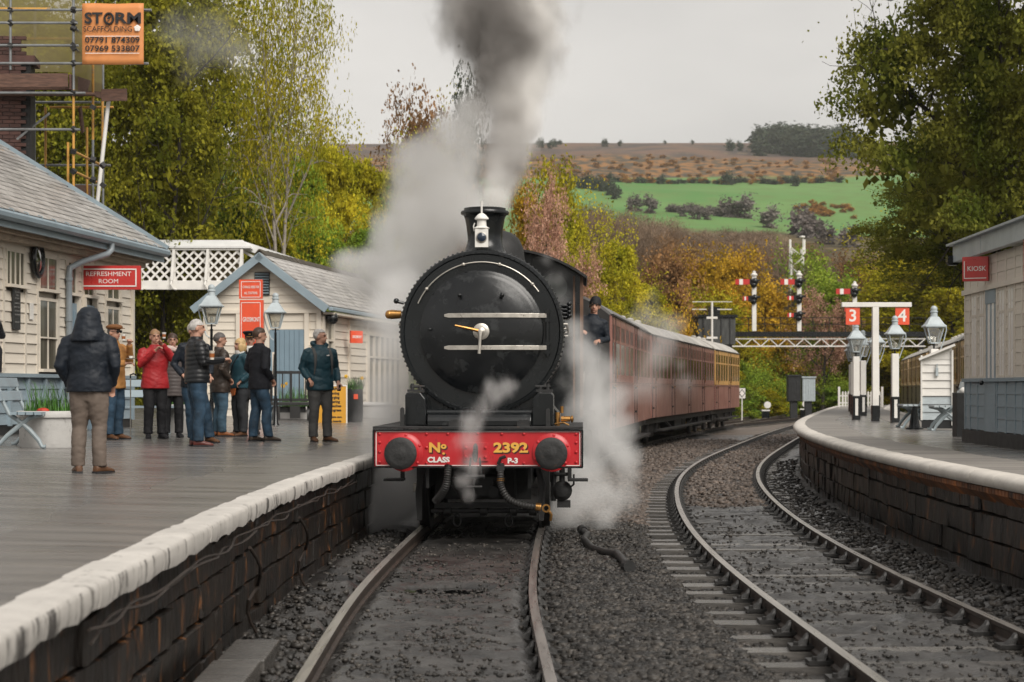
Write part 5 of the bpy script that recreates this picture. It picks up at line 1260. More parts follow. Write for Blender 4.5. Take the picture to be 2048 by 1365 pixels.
# platform number post
ns = thing('platform_number_post', 'white T shaped post with orange platform numbers 3 and 4', 'sign post', (GX(1750.5, 45.8), 45.8, ZR))
s_ = K / 45.8; zt = P(0, 610, 45.8).z - ZR
MB().box((0, 0, .19), (.175, .175, .38)).build('post_base', M_black, ns, bevel=.008); MB().box((0, 0, (zt + .30) / 2), (.15, .15, zt - .36)).build('post', M_white, ns, bevel=.008); MB().box((.025, 0, zt), (1.66, .16, .11)).build('crossbar', M_white, ns, bevel=.008)
for px, c in ((1705, '3'), (1804, '4')):
    x = (px - 1750.5) / s_; o = MB().box((x, -.03, P(0, 633, 45.8).z - ZR), (.335, .03, .41)).build('number_plate', M_orange, ns, bevel=.004); text('lettering', c, .40, M_letter, o, (x, -.047, P(0, 633, 45.8).z - ZR), bold=.006, sx=1.05)
# benches
M_iron = mat('grey bench iron', (.27, .32, .34), .4, var=.15, vs=5, bump=.1)
def bench(loc, rz, label, L=1.5, m=None):
    t = thing('park_bench', label, 'bench', loc, rz, 'grey slatted platform benches'); m = m or M_greyblue       # faces local +x, long side along y
    sl = MB().box((0, 0, 0), (.085, L, .035)).mesh('seat_slat'); sl.materials.append(m)
    for k in range(4): obj('seat_slat', sl, t, (.06 + k * .105, 0, .455))
    for z, x in ((.86, -.18), (.68, -.12)):
        o = MB().box((0, 0, 0), (.03, L, .13)).build('back_slat', m, t, loc=(x, 0, z), bevel=.006); o.rotation_euler = (0, R(-16), 0)
    for y in (-L / 2 + .16, L / 2 - .16):
        b = MB(); b.tube([(.42, y, .44), (.25, y, .40), (.12, y, .30), (-.05, y, .16), (-.17, y, .03), (-.22, y, .015)], [.028, .03, .034, .03, .026, .035], 8); b.tube([(-.02, y, .44), (.10, y, .36), (.24, y, .24), (.36, y, .10), (.40, y, .02), (.45, y, .015)], [.028, .03, .034, .03, .026, .035], 8); b.tube([(-.02, y, .44), (-.10, y, .60), (-.20, y, .92)], [.028, .026, .02], 8)
        b.build('leg', M_iron, t, True)
    return t
bench((GX(10, 25.0), 25.75, plz(-6.6, 25.4)), .06, 'grey slatted bench at the left edge, beside the white round planter', 1.5)
bench((GX(288, 33.4), 33.4, plz(-6.4, 33.4)), R(-78), 'grey slatted bench behind the woman in the red jacket', 1.15)
bench((GX(1838, 38.5), 38.3, ZR), R(174), 'pale grey bench left of the small white hut', 1.3, M_lampgrey)
bench((GX(1903, 36.2), 36.0, ZR), R(174), 'pale grey bench right of the small white hut', 1.0, M_lampgrey)
b = MB(); b.lathe([(.17, 0), (.17, .03), (.11, .04), (.05, .42), (.06, .44), (0, .45)], 14); tag(b.build('traffic_cone', M_black, None, True, loc=(GX(1829, 37.0), 37.0, ZR)), 'black cone standing at the end of the bench beside the hut', 'cone')
bn_ = thing('litter_bin', 'dark square litter bin against the waiting room corner', 'litter bin', (GX(1921, 31.5), 31.5, ZR), .03); MB().box((0, 0, .36), (.20, .3, .72)).build('bin_body', M_plinth, bn_, bevel=.01); MB().sph((.05, 0, .74), (.07, .09, .07), 12, 8).build('lid_knob', M_white, bn_, True)
# picket fence at the platform end
pf = thing('picket_fence', 'white picket fence across the far end of the island platform', 'fence', (GX(1678, 79), 79, ZR), -.1)
b = MB(); b.prism([(-.035, 0), (.035, 0), (.035, .58), (0, .64), (-.035, .58)], -.012, .012, XZ); pk = b.mesh('picket'); pk.materials.append(M_white)
for k in range(14): obj('picket', pk, pf, (.15 + k * .115, -.03, .03))
for x in (0, 1.75): MB().box((x, 0, .42), (.09, .09, .84)).build('post', M_white, pf, bevel=.01)
for z in (.18, .47): MB().box((.87, 0, z), (1.7, .035, .06)).build('rail', M_white, pf)

# ------------------------------------------------------------------ left platform furniture
M_soil = mat('planter soil', (.03, .022, .016), .9); M_render = mat('white rendered planter', (.52, .51, .49), .7, var=.12, vs=2.5, bump=.4, bs=9, wear=(.36, .35, .33), wearamt=.6)
M_leafblade = mat('daffodil leaf', (.045, .12, .018), .45, var=.5, vs=8, rnd=0); island_random(M_leafblade, .5, 1.7)
M_daff = mat('yellow flower', (.70, .42, .04), .5)
def blades(parent, n, r, hmin, hmax, name='leaves', w=.012, lean=.35, m=None):
    V = []; F_ = []
    for k in range(n):
        a = random.uniform(0, 2 * pi); q = r * sqrt(random.random()); x, y = q * cos(a), q * sin(a); h = random.uniform(hmin, hmax); la_ = random.uniform(0, 2 * pi); ln = random.uniform(.05, lean) * h; wx, wy = w * cos(la_ + 1.57), w * sin(la_ + 1.57); o = len(V)
        for t in (0, .4, .75, 1):
            px, py, pz = x + cos(la_) * ln * t * t, y + sin(la_) * ln * t * t, h * t - .1 * h * t ** 4; ww = (1 - t * .85); V += [(px - wx * ww, py - wy * ww, pz), (px + wx * ww, py + wy * ww, pz)]
        F_ += [(o + 2 * i, o + 2 * i + 1, o + 2 * i + 3, o + 2 * i + 2) for i in range(3)]
    b = MB(); b.add(V, F_); o = b.build(name, m or M_leafblade, parent); tag(o, None, None, None, 'stuff'); return o
def flowers(parent, n, r, z, m=None):
    fm = MB(); 
    for k in range(6): fm.prism([(0, -.012), (.035, -.004), (.04, .01), (.02, .016), (0, .008)], -.002, .002, Matrix.Rotation(k * pi / 3, 4, 'Y') @ XZ)
    fm.lathe([(.012, 0), (.018, .03), (.015, .03)], 8, Matrix.Rotation(pi / 2, 4, 'X')); me = fm.mesh('flower'); me.materials.append(m or M_daff)
    for k in range(n): 
        a = random.uniform(0, 2 * pi); o = obj('flower', me, parent, (r * cos(a), r * sin(a) - .1, z + random.uniform(-.06, .06))); o.rotation_euler = (random.uniform(-.4, .4), 0, random.uniform(-.8, .8)); o.scale = (1.3, 1.3, 1.3)
def planter(loc, label, r, h):
    t = thing('round_planter', label, 'planter', loc, 0, 'round white planters on the left platform')
    MB().lathe([(r * .93, 0), (r * .97, .03), (r * .98, h - .10), (r * .99, h - .09), (r * 1.06, h - .085), (r * 1.08, h - .05), (r * 1.06, h - .005), (r * .98, h), (r * .92, h - .02), (r * .9, h - .08), (0, h - .08)], 40).build('tub', M_render, t, True)
    MB().lathe([(r * .91, h - .06), (0, h - .04)], 24, caps=False).build('soil', M_soil, t); return t
p1 = planter((GX(101, 25.8), 25.8, plz(-6.18, 25.8) - .01), 'large white round planter beside the hooded man', .42, .50)
pt = thing('garden_plants', 'tall dark daffodil leaves growing in the planter beside the hooded man', 'plant', (GX(101, 25.8), 25.8, plz(-6.18, 25.8) + .44)); blades(pt, 240, .36, .12, .25); blades(pt, 80, .27, .3, .52, 'tall_leaves', .008, .5); tag(pt.children[0], None, None, None, 'stuff')
tag(MB().sph((0, 0, 0), (.09, .07, .045), 14, 8).build('flower_clump', mat('red primula', (.35, .03, .01), .6, var=.5, vs=20), pt, True, loc=(-.02, -.33, .05)), None)
p2 = planter((GX(366, 33.8), 33.8, plz(-5.8, 33.8) - .01), 'white round planter between the red jacket and the black puffer jacket', .42, .52)
pt = thing('garden_plants', 'bright green daffodils in the planter behind the red jacket', 'plant', (GX(366, 33.8), 33.8, plz(-5.8, 33.8) + .46)); blades(pt, 420, .36, .18, .36); flowers(pt, 2, .26, .42)
p3 = planter((GX(612, 49), 48.7, ZL), 'white round planter behind the luggage trolley', .75, .42)
pt = thing('garden_plants', 'daffodils in the planter behind the luggage trolley', 'plant', (GX(600, 49), 48.7, ZL + .36)); blades(pt, 260, .5, .3, .62); flowers(pt, 5, .4, .62)
p4 = planter((GX(738, 52), 52, ZL), 'white round planter half lost in steam left of the locomotive', .6, .5)
cb = thing('barrel_planter', 'dark round tub holding daffodils right of the yellow notice', 'planter', (GX(709, 46), 46, ZL)); MB().lathe([(.19, 0), (.21, .3), (.20, .86), (.19, .86), (.18, .8), (0, .8)], 26).build('tub', M_plinth, cb, True); MB().box((.05, -.205, .68), (.10, .01, .12)).build('sticker', M_orange, cb)
pt = thing('garden_plants', 'leafy daffodils in the dark tub beside the yellow notice', 'plant', (GX(709, 46), 46, ZL + .82)); blades(pt, 160, .2, .15, .4, lean=.9); flowers(pt, 3, .2, .3)
# yellow notice board
yb = thing('warning_board', 'yellow standing notice board behind the man in the teal jacket', 'sign', (GX(664, 44.5), 44.5, ZL), .12)
s_ = K / 44.5; M_yel = mat('yellow notice', (.62, .31, .03), .45, var=.06)
o = MB().box((0, 0, .47), (.66, .03, .92)).build('panel', M_yel, yb); b = MB()
for x in (-.34, .34): b.box((x, .0, .475), (.03, .045, .95))
b.box((0, .0, .94), (.65, .046, .03)); b.build('frame', M_white, yb); b = MB(); b.bar((-.3, .05, .9), (-.3, .4, .02), .03, .03); b.bar((.3, .05, .9), (.3, .4, .02), .03, .03); b.build('stay', M_white, yb)
for k, (tx, sz) in enumerate([('TRAIN', .085), ('Cleaning', .085), ('Charging', .085), ('Watering', .085), ('of Coaches', .085), ('in progress', .085), ('Please take care', .062), ('moving hazards', .062)]):
    text('lettering', tx, sz, M_darkletter, o, (.02, -.018, .86 - k * .098 - (.06 if k > 5 else 0)), bold=.003)
# luggage trolley
tr_ = thing('luggage_trolley', 'black platform luggage trolley between the coated man and the teal jacket', 'trolley', (GX(582, 46.5), 46.5, ZL), .1)
M_tim = mat('black timber', (.018, .018, .018), .5, var=.3, vs=4)
MB().box((0, .5, .50), (1.0, 1.3, .08)).build('deck', M_tim, tr_, bevel=.01); b = MB()
for x in (-.47, 0, .47): b.box((x, -.12, .90), (.06, .05, .8))
b.box((0, -.12, 1.26), (1.02, .06, .07)); b.box((0, -.12, .60), (1.0, .05, .06)); b.build('end_rail', M_tim, tr_); b = MB()
for x in (-.35, -.2, .2, .35): b.box((x, -.11, .92), (.03, .03, .62))
b.build('rail_bars', M_tim, tr_)
for x in (-.42, .42):
    for y in (.05, .95): MB().lathe([(.03, -.03), (.20, -.03), (.22, -.035), (.22, .035), (.20, .03), (.03, .03)], 20, Matrix.Translation((x, y, .22)) @ MY).build('wheel', M_tim, tr_, True)
b = MB(); b.box((0, .5, .36), (.7, 1.0, .14)); b.box((-.3, -.1, .25), (.08, .08, .4)); b.box((.1, -.1, .3), (.25, .1, .3)); b.build('turntable', M_tim, tr_)
for x, h in ((-.42, .8), (.46, .75)): MB().bar((x, -.18, .9), (x + .03, -.12, .9 + h), .05, .05).build('upright', M_tim, tr_)
MB().bar((-.38, -.2, .7), (-.4, -.12, 1.75), .10, .03).build('sack_plank', M_cream, tr_)
tb = thing('cable_box', 'wooden cable trough lying along the foot of the left platform wall', 'cable box', (track1(11.5) - 1.23, 11.5, -.2), .02)
for k in range(4): MB().box((0, -2.0 + k * 1.0, .125), (.30, .97, .25)).build('trough_section', M_sleeper, tb, bevel=.012, loc=(.02 * k, 0, 0)).scale = (1, 1, 1)
hs_ = [P(1167, 1045, 23.9), P(1175, 1052, 23.2), P(1168, 1060, 22.7), P(1185, 1076, 21.5), P(1212, 1084, 21.0), P(1235, 1090, 20.6), P(1243, 1102, 20.0), P(1255, 1120, 19.2)]
for p in hs_: p.z = float(ground_z(p.x, p.y)) + .06
hp = thing('hose', 'black hose lying on the ballast right of the locomotive', 'hose', (0, 0, 0)); out = []
for i in range(len(hs_) - 1):
    for t in (0, .33, .66): out.append(hs_[i].lerp(hs_[i + 1], t))
out.append(hs_[-1]); MB().tube(out, .042, 10).build('hose_pipe', M_rubber, hp, True); MB().cyl(out[-1] + Vector((-.01, .03, 0)), out[-1] + Vector((.02, -.06, 0)), .065, n=12).build('coupling', M_soot, hp); MB().cyl(out[0], out[0] + Vector((-.02, .1, .02)), .06, n=12).build('coupling', M_soot, hp)

# ------------------------------------------------------------------ signal gantry and yard
GD = 118; gs = K / GD
gn = thing('signal_gantry', 'black signal gantry with white lattice girder spanning the far tracks', 'gantry', (GX(1640, GD), GD, 0), 0)
def g_(px, py): return ((px - 1640) / gs, 0, H + (HY - py) / gs)
x0, x1 = g_(1400, 0)[0], g_(1850, 0)[0]; zd = g_(0, 667)[2]
MB().box(((x0 + x1) / 2, .3, zd - .06), (x1 - x0, 1.1, .3)).build('deck', M_black, gn); b = MB(); zl = g_(0, 693)[2]; zh = g_(0, 678)[2]
for z in (zl, zh): b.box(((x0 + x1) / 2, -.1, z), (x1 - x0, .07, .07))
n = 26
for k in range(n):
    xa = x0 + (x1 - x0) * k / n; xb = x0 + (x1 - x0) * (k + 1) / n; b.bar((xa, -.1, zl if k % 2 else zh), (xb, -.1, zh if k % 2 else zl), .05, .05)
b.build('lattice_girder', M_white, gn); b = MB()
for k in range(15): b.box((x0 + (x1 - x0) * k / 14, -.2, zd + .5), (.05, .05, .95))
for z in (zd + .55, zd + .95): b.box(((x0 + x1) / 2, -.2, z), (x1 - x0, .04, .04))
b.build('handrail', M_black, gn); b = MB()
for x in (x0 + .2, x1 - .2): b.box((x, .2, zd / 2 - .2), (.3, .3, zd)); b.build('leg', M_black, gn)
g = 'semaphore signals on the gantry'
def signal(px, ytop, arms, label):
    t = thing('semaphore_signal', label, 'signal', (GX(px, GD - .2), GD - .25, zd + .115), 0, g); zt = H + (HY - ytop) / gs - zd - .115
    MB().box((0, 0, zt / 2), (.26, .2, zt)).build('post', M_white, t, bevel=.02); MB().lathe([(.2, 0), (.2, .08), (.1, .15), (.1, .25), (0, .3)], 10, Matrix.Translation((0, 0, zt))).build('finial', M_white, t, True)
    for x0, x1, py in arms:
        z = H + (HY - py) / gs - zd - .115; w_ = (x1 - x0) / gs; xc = ((x0 + x1) / 2 - px) / gs; big = w_ > .7; h = .33 if big else .24
        a = MB().box((xc, -.16, z), (w_, .03, h)).build('signal_arm', M_signred, t); MB().box((xc - w_ * .12 + (0 if big else .0), -.18, z), (w_ * .24, .02, h + .004)).build('white_band', M_letter, a)
        b = MB(); b.box((xc + w_ / 2 + .2, -.16, z), (.5, .05, .34)); b.sph((.02, -.2, z + .05), .2, 10, 8); b.sph((-.05, -.15, z - .18), .2, 10, 8); b.box((.2, -.1, z + .1), (.35, .1, .12)); b.build('spectacle_plate', M_black, t, True)
signal(1508, 552, [(1470, 1500, 565), (1485, 1497, 598)], 'left semaphore signal on the gantry, one large arm over one small')
signal(1598, 552, [(1560, 1590, 565), (1574, 1588, 597), (1574, 1588, 631)], 'middle semaphore signal on the gantry, one large arm over two small')
signal(1709, 573, [(1671, 1701, 584), (1688, 1698, 620)], 'right semaphore signal, partly behind the platform number 3')
wt = thing('water_tank', 'dark corrugated water tank standing above the last coach', 'tank', (GX(1428, 108), 108, 0), .05); q = K / 108
za, zb = H + (HY - 690) / q, H + (HY - 634) / q; b = MB(); b.box((0, 0, (za + zb) / 2), (2.1, 2, zb - za))
b.build('tank_body', mat('stained tank iron', (.05, .052, .05), .6, var=.5, vs=2, stretch=(3, 3, .6)), wt); b = MB(); b.box((0, 0, zb), (2.3, 2.2, .14)); b.build('rim', M_black, wt)
for x in (-.75, -.25, .25, .75): MB().box((x, -1.02, (za + zb) / 2), (.06, .05, zb - za)).build('rib', M_plinth, wt)
MB().box((0, 0, zb + .3), (.6, .6, .5)).build('hatch', M_black, wt); b = MB()
for x in (-.8, .8):
    for y in (-.7, .7): b.box((x, y, za / 2), (.2, .2, za))
tag(b.build('legs', M_black, wt), None, None, None, 'stuff')
ae = thing('mast_post', 'thin pale post with crossbars in front of the water tank', 'post', (GX(1424, 106), 106, 0)); q = K / 106; zt = H + (HY - 604) / q
MB().cyl((0, 0, 0), (0, 0, zt), .06, n=8).build('pole', M_white, ae); b = MB(); b.box((0, 0, zt), (2.2, .04, .035)); b.build('crossbar', M_white, ae); b = MB(); b.box((-.7, 0, zt - .42), (.8, .05, .05)); b.box((.7, 0, zt - .42), (.8, .05, .05)); b.build('stay_bar', M_white, ae)
for z in (H + (HY - 636) / q, H + (HY - 676) / q): MB().box((0, 0, z), (.6, .12, .12)).build('bracket', M_white, ae)
# lattice mast
LD = 150; q = K / LD; lm_ = thing('lattice_mast', 'pale lattice telecom mast behind the middle signal', 'mast', (GX(1593, LD), LD, .4)); zt = H + (HY - 497) / q - .4; b = MB()
def mw(z): return .62 - .18 * z / zt
for i in (-1, 1):
    for j in (-1, 1): b.bar((i * mw(0), j * mw(0), 0), (i * mw(zt), j * mw(zt), zt), .13, .13)
for k in range(16):
    z0, z1 = zt * k / 16, zt * (k + 1) / 16
    for j in (-1, 1):
        s = 1 if k % 2 else -1; b.bar((s * mw(z0), j * mw(z0), z0), (-s * mw(z1), j * mw(z1), z1), .09, .09); b.bar((j * mw(z0), s * mw(z0), z0), (j * mw(z1), -s * mw(z1), z1), .09, .09)
b.build('lattice', M_white, lm_)
for x in (-.55, .55): MB().box((x, -.4, zt + .1), (.17, .12, 1.1)).build('antenna', M_white, lm_, bevel=.03)
b = MB(); b.cyl((.5, 0, zt), (.5, 0, zt + .85), .04, n=6); b.lathe([(.05, 0), (.22, .1), (.22, .2), (0, .25)], 12, Matrix.Translation((.45, 0, zt + .75))); b.build('dish', M_white, lm_, True)
for px, w_, h, m, lb in ((1587, .76, 1.5, M_plinth, 'black relay cabinet below the lattice mast'), (1616, .76, 1.4, M_lampgrey, 'grey ribbed relay cabinet beside the black one')):
    c = thing('relay_cabinet', lb, 'cabinet', (GX(px, 113), 113, .75)); MB().box((0, 0, h / 2 + .2), (w_, .65, h)).build('cabinet_body', m, c, bevel=.03); MB().box((0, 0, h + .22), (w_ + .1, .78, .08)).build('lid', m, c); b = MB()
    for k in range(5): b.box((-w_ * .4 + k * w_ * .2, -.335, h / 2 + .2), (.04, .03, h * .9))
    b.build('rib', m, c); MB().box((0, 0, -.2), (.4, .4, 1.6)).build('stand', M_plinth, c)
dm = thing('diamond_sign', 'white board with black diamond on a post beside the last coach', 'sign', (GX(1484, 106), 106, -.2)); q = K / 106; z = H + (HY - 787) / q + .2
MB().cyl((0, .03, 0), (0, .03, z), .035, n=8).build('post', M_white, dm); o = MB().box((0, 0, z), (.36, .03, .56)).build('board', M_white, dm); MB().prism([(-.18, z), (0, z - .24), (.18, z), (0, z + .24)], .016, .022, XZ).build('diamond', M_black, o); MB().prism([(-.13, z), (0, z - .18), (.13, z), (0, z + .18)], .023, .028, XZ).build('diamond_centre', M_letter, o)
for px, d, lb in ((1531, 112, 'small white topped ground signal beyond the last coach'), (1607, 118, 'black and white ground signal right of the yard crossover')):
    c = thing('ground_signal', lb, 'ground signal', (GX(px, d), d, -.2)); MB().box((0, 0, .3), (.42, .4, .6)).build('case', M_black, c, bevel=.02); MB().box((0, 0, .63), (.46, .44, .07)).build('lid', M_white, c); MB().lathe([(.2, 0), (.2, .05), (0, .06)], 16, AX(.1, -.1, .95)).build('disc', M_white, c, True); MB().box((.1, 0, .8), (.06, .06, .4)).build('stem', M_black, c)
# ------------------------------------------------------------------ hills
def hill_z(X, Y):
    z = np.interp(Y, [0, 165, 260, 420, 600, 1000, 1150, 1500, 1620, 2300], [-.5, -.4, 9, 30, 52, 112, 137, 192, 195, 185])
    z = z + (14 * fbm(X / 240, Y / 260, 3) + 3 * fbm(X / 40, Y / 45, 2)) * sstep(200, 520, Y) * (1 - .8 * sstep(1250, 1480, Y)) + (X + 150) * .004 * sstep(900, 1500, Y)
    return z
xs = np.linspace(-900, 1000, 130); ys = np.concatenate([np.linspace(166, 600, 40), np.linspace(615, 1640, 90), [1800, 2300]])
XX, YY = np.meshgrid(xs, ys)
M_hill = bpy.data.materials.new('hillside'); M_hill.use_nodes = True
def hill_material():
    t = M_hill.node_tree; N = t.nodes; L = t.links; b = N['Principled BSDF']; b.inputs['Roughness'].default_value = .9; b.inputs['Specular IOR Level'].default_value = .1
    g = N.new('ShaderNodeNewGeometry'); sx = N.new('ShaderNodeSeparateXYZ'); L.new(g.outputs['Position'], sx.inputs[0])
    def noise(sc_, det=4, stretch=(1, 1, 1)):
        mp = N.new('ShaderNodeMapping'); mp.inputs['Scale'].default_value = stretch; L.new(g.outputs['Position'], mp.inputs[0])
        n = N.new('ShaderNodeTexNoise'); n.inputs['Scale'].default_value = sc_; n.inputs['Detail'].default_value = det; L.new(mp.outputs[0], n.inputs['Vector']); return n.outputs[0]
    def math_(op, a, b_):
        m = N.new('ShaderNodeMath'); m.operation = op
        for i, v in enumerate((a, b_)):
            if isinstance(v, (int, float)): m.inputs[i].default_value = v
            else: L.new(v, m.inputs[i])
        return m.outputs[0]
    def step(v, a, e):
        m = N.new('ShaderNodeMapRange'); m.interpolation_type = 'SMOOTHSTEP'; m.inputs[1].default_value = a; m.inputs[2].default_value = e; L.new(v, m.inputs[0]); return m.outputs[0]
    def mix(f, a, b_):
        m = N.new('ShaderNodeMix'); m.data_type = 'RGBA'; L.new(f, m.inputs[0])
        for i, v in ((6, a), (7, b_)):
            if isinstance(v, tuple): m.inputs[i].default_value = (*v, 1)
            else: L.new(v, m.inputs[i])
        return m.outputs[2]
    y = math_('ADD', sx.outputs[1], math_('MULTIPLY', math_('SUBTRACT', noise(.006, 5), .5), 170))
    fine = noise(.12, 6, (1, .5, 1)); mid = noise(.03, 5, (1, .5, 1))
    grass = mix(step(noise(.012, 4), .35, .65), (.085, .20, .055), (.13, .235, .075)); grass = mix(step(fine, .4, .75), grass, (.12, .19, .06))
    gorse = mix(step(noise(.16, 6, (1, .6, 1)), .44, .58), (.065, .055, .04), (.25, .125, .045))
    moor = mix(step(mid, .4, .62), (.15, .095, .07), (.075, .06, .055)); moor = mix(step(fine, .55, .7), moor, (.18, .13, .08))
    wood = mix(step(fine, .4, .62), (.06, .05, .03), (.13, .10, .05))
    c = mix(step(y, 1025, 1045), grass, gorse); c = mix(step(y, 1170, 1215), c, moor)
    c = mix(step(y, 545, 515), c, wood)
    patch = math_('MULTIPLY', step(noise(.011, 3, (1, .7, 1)), .60, .64), step(y, 700, 760)); c = mix(math_('MULTIPLY', patch, step(y, 1040, 1020)), c, gorse)
    L.new(c, b.inputs['Base Color'])
hill_material()
tag(obj('hills', grid_mesh('hills', XX, YY, hill_z(XX, YY), M_hill)), 'green fields and gorse moor rising behind the station', None, None, 'structure')

# ------------------------------------------------------------------ trees
def leaf_mat(name, c1, c2, trans=.35, ns=.5):
    m = bpy.data.materials.new(name); m.use_nodes = True; t = m.node_tree; N = t.nodes; L = t.links; N.clear()
    o = N.new('ShaderNodeOutputMaterial'); d = N.new('ShaderNodeBsdfDiffuse'); tr = N.new('ShaderNodeBsdfTranslucent'); x = N.new('ShaderNodeMixShader'); x.inputs[0].default_value = trans
    g = N.new('ShaderNodeNewGeometry'); oi = N.new('ShaderNodeObjectInfo'); tc = N.new('ShaderNodeTexCoord'); n = N.new('ShaderNodeTexNoise'); n.inputs['Scale'].default_value = ns; n.inputs['Detail'].default_value = 3
    L.new(tc.outputs['Object'], n.inputs['Vector'])
    r = N.new('ShaderNodeValToRGB'); e = r.color_ramp.elements; e[0].position = .34; e[1].position = .66; e[0].color = (*c1, 1); e[1].color = (*c2, 1); L.new(n.outputs[0], r.inputs[0])
    mr = N.new('ShaderNodeMapRange'); mr.inputs[3].default_value = .55; mr.inputs[4].default_value = 1.45; L.new(g.outputs['Random Per Island'], mr.inputs[0])
    m2 = N.new('ShaderNodeMapRange'); m2.inputs[3].default_value = .82; m2.inputs[4].default_value = 1.18; L.new(oi.outputs['Random'], m2.inputs[0])
    mu = N.new('ShaderNodeMath'); mu.operation = 'MULTIPLY'; L.new(mr.outputs[0], mu.inputs[0]); L.new(m2.outputs[0], mu.inputs[1])
    v = N.new('ShaderNodeVectorMath'); v.operation = 'SCALE'; L.new(r.outputs[0], v.inputs[0]); L.new(mu.outputs[0], v.inputs['Scale'])
    L.new(v.outputs[0], d.inputs[0]); L.new(v.outputs[0], tr.inputs[0]); L.new(d.outputs[0], x.inputs[1]); L.new(tr.outputs[0], x.inputs[2]); L.new(x.outputs[0], o.inputs[0])
    return m
M_bark = mat('dark bark', (.030, .024, .018), .85, var=.4, vs=6, bump=.5, bs=25)
M_barkgrey = mat('grey brown twigs', (.085, .065, .05), .85, var=.3, vs=6)
M_birch = mat('birch bark', (.27, .24, .20), .7, var=.1, vs=3, stretch=(1, 1, 3), wear=(.05, .04, .035), wearamt=.56)
L_dark = leaf_mat('dark olive leaves', (0.141, 0.158, 0.020), (0.323, 0.297, 0.033))
L_syc = leaf_mat('sycamore leaves', (.115, .145, .024), (.29, .28, .052))
L_yel = leaf_mat('yellow green leaves', (0.227, 0.239, 0.018), (0.546, 0.455, 0.036))
L_gold = leaf_mat('golden leaves', (0.330, 0.217, 0.020), (0.626, 0.383, 0.043))
L_brown = leaf_mat('brown buds', (0.182, 0.111, 0.058), (0.338, 0.189, 0.085))
L_bare = leaf_mat('bare twig haze', (0.186, 0.137, 0.097), (0.287, 0.209, 0.147), .2)
L_pink = leaf_mat('pink blossom', (0.414, 0.218, 0.149), (0.690, 0.437, 0.322), .3, 1.2)
L_green = leaf_mat('fresh green leaves', (0.124, 0.214, 0.027), (0.315, 0.383, 0.050))
L_hill = leaf_mat('dark hill foliage', (0.046, 0.065, 0.046), (0.091, 0.098, 0.065), .2, .2)
L_hillbare = leaf_mat('grey hill twigs', (0.156, 0.138, 0.126), (0.228, 0.198, 0.180), .2, .2)
L_gorse = leaf_mat('gorse flower', (0.192, 0.108, 0.036), (0.504, 0.240, 0.048), .2, .3)

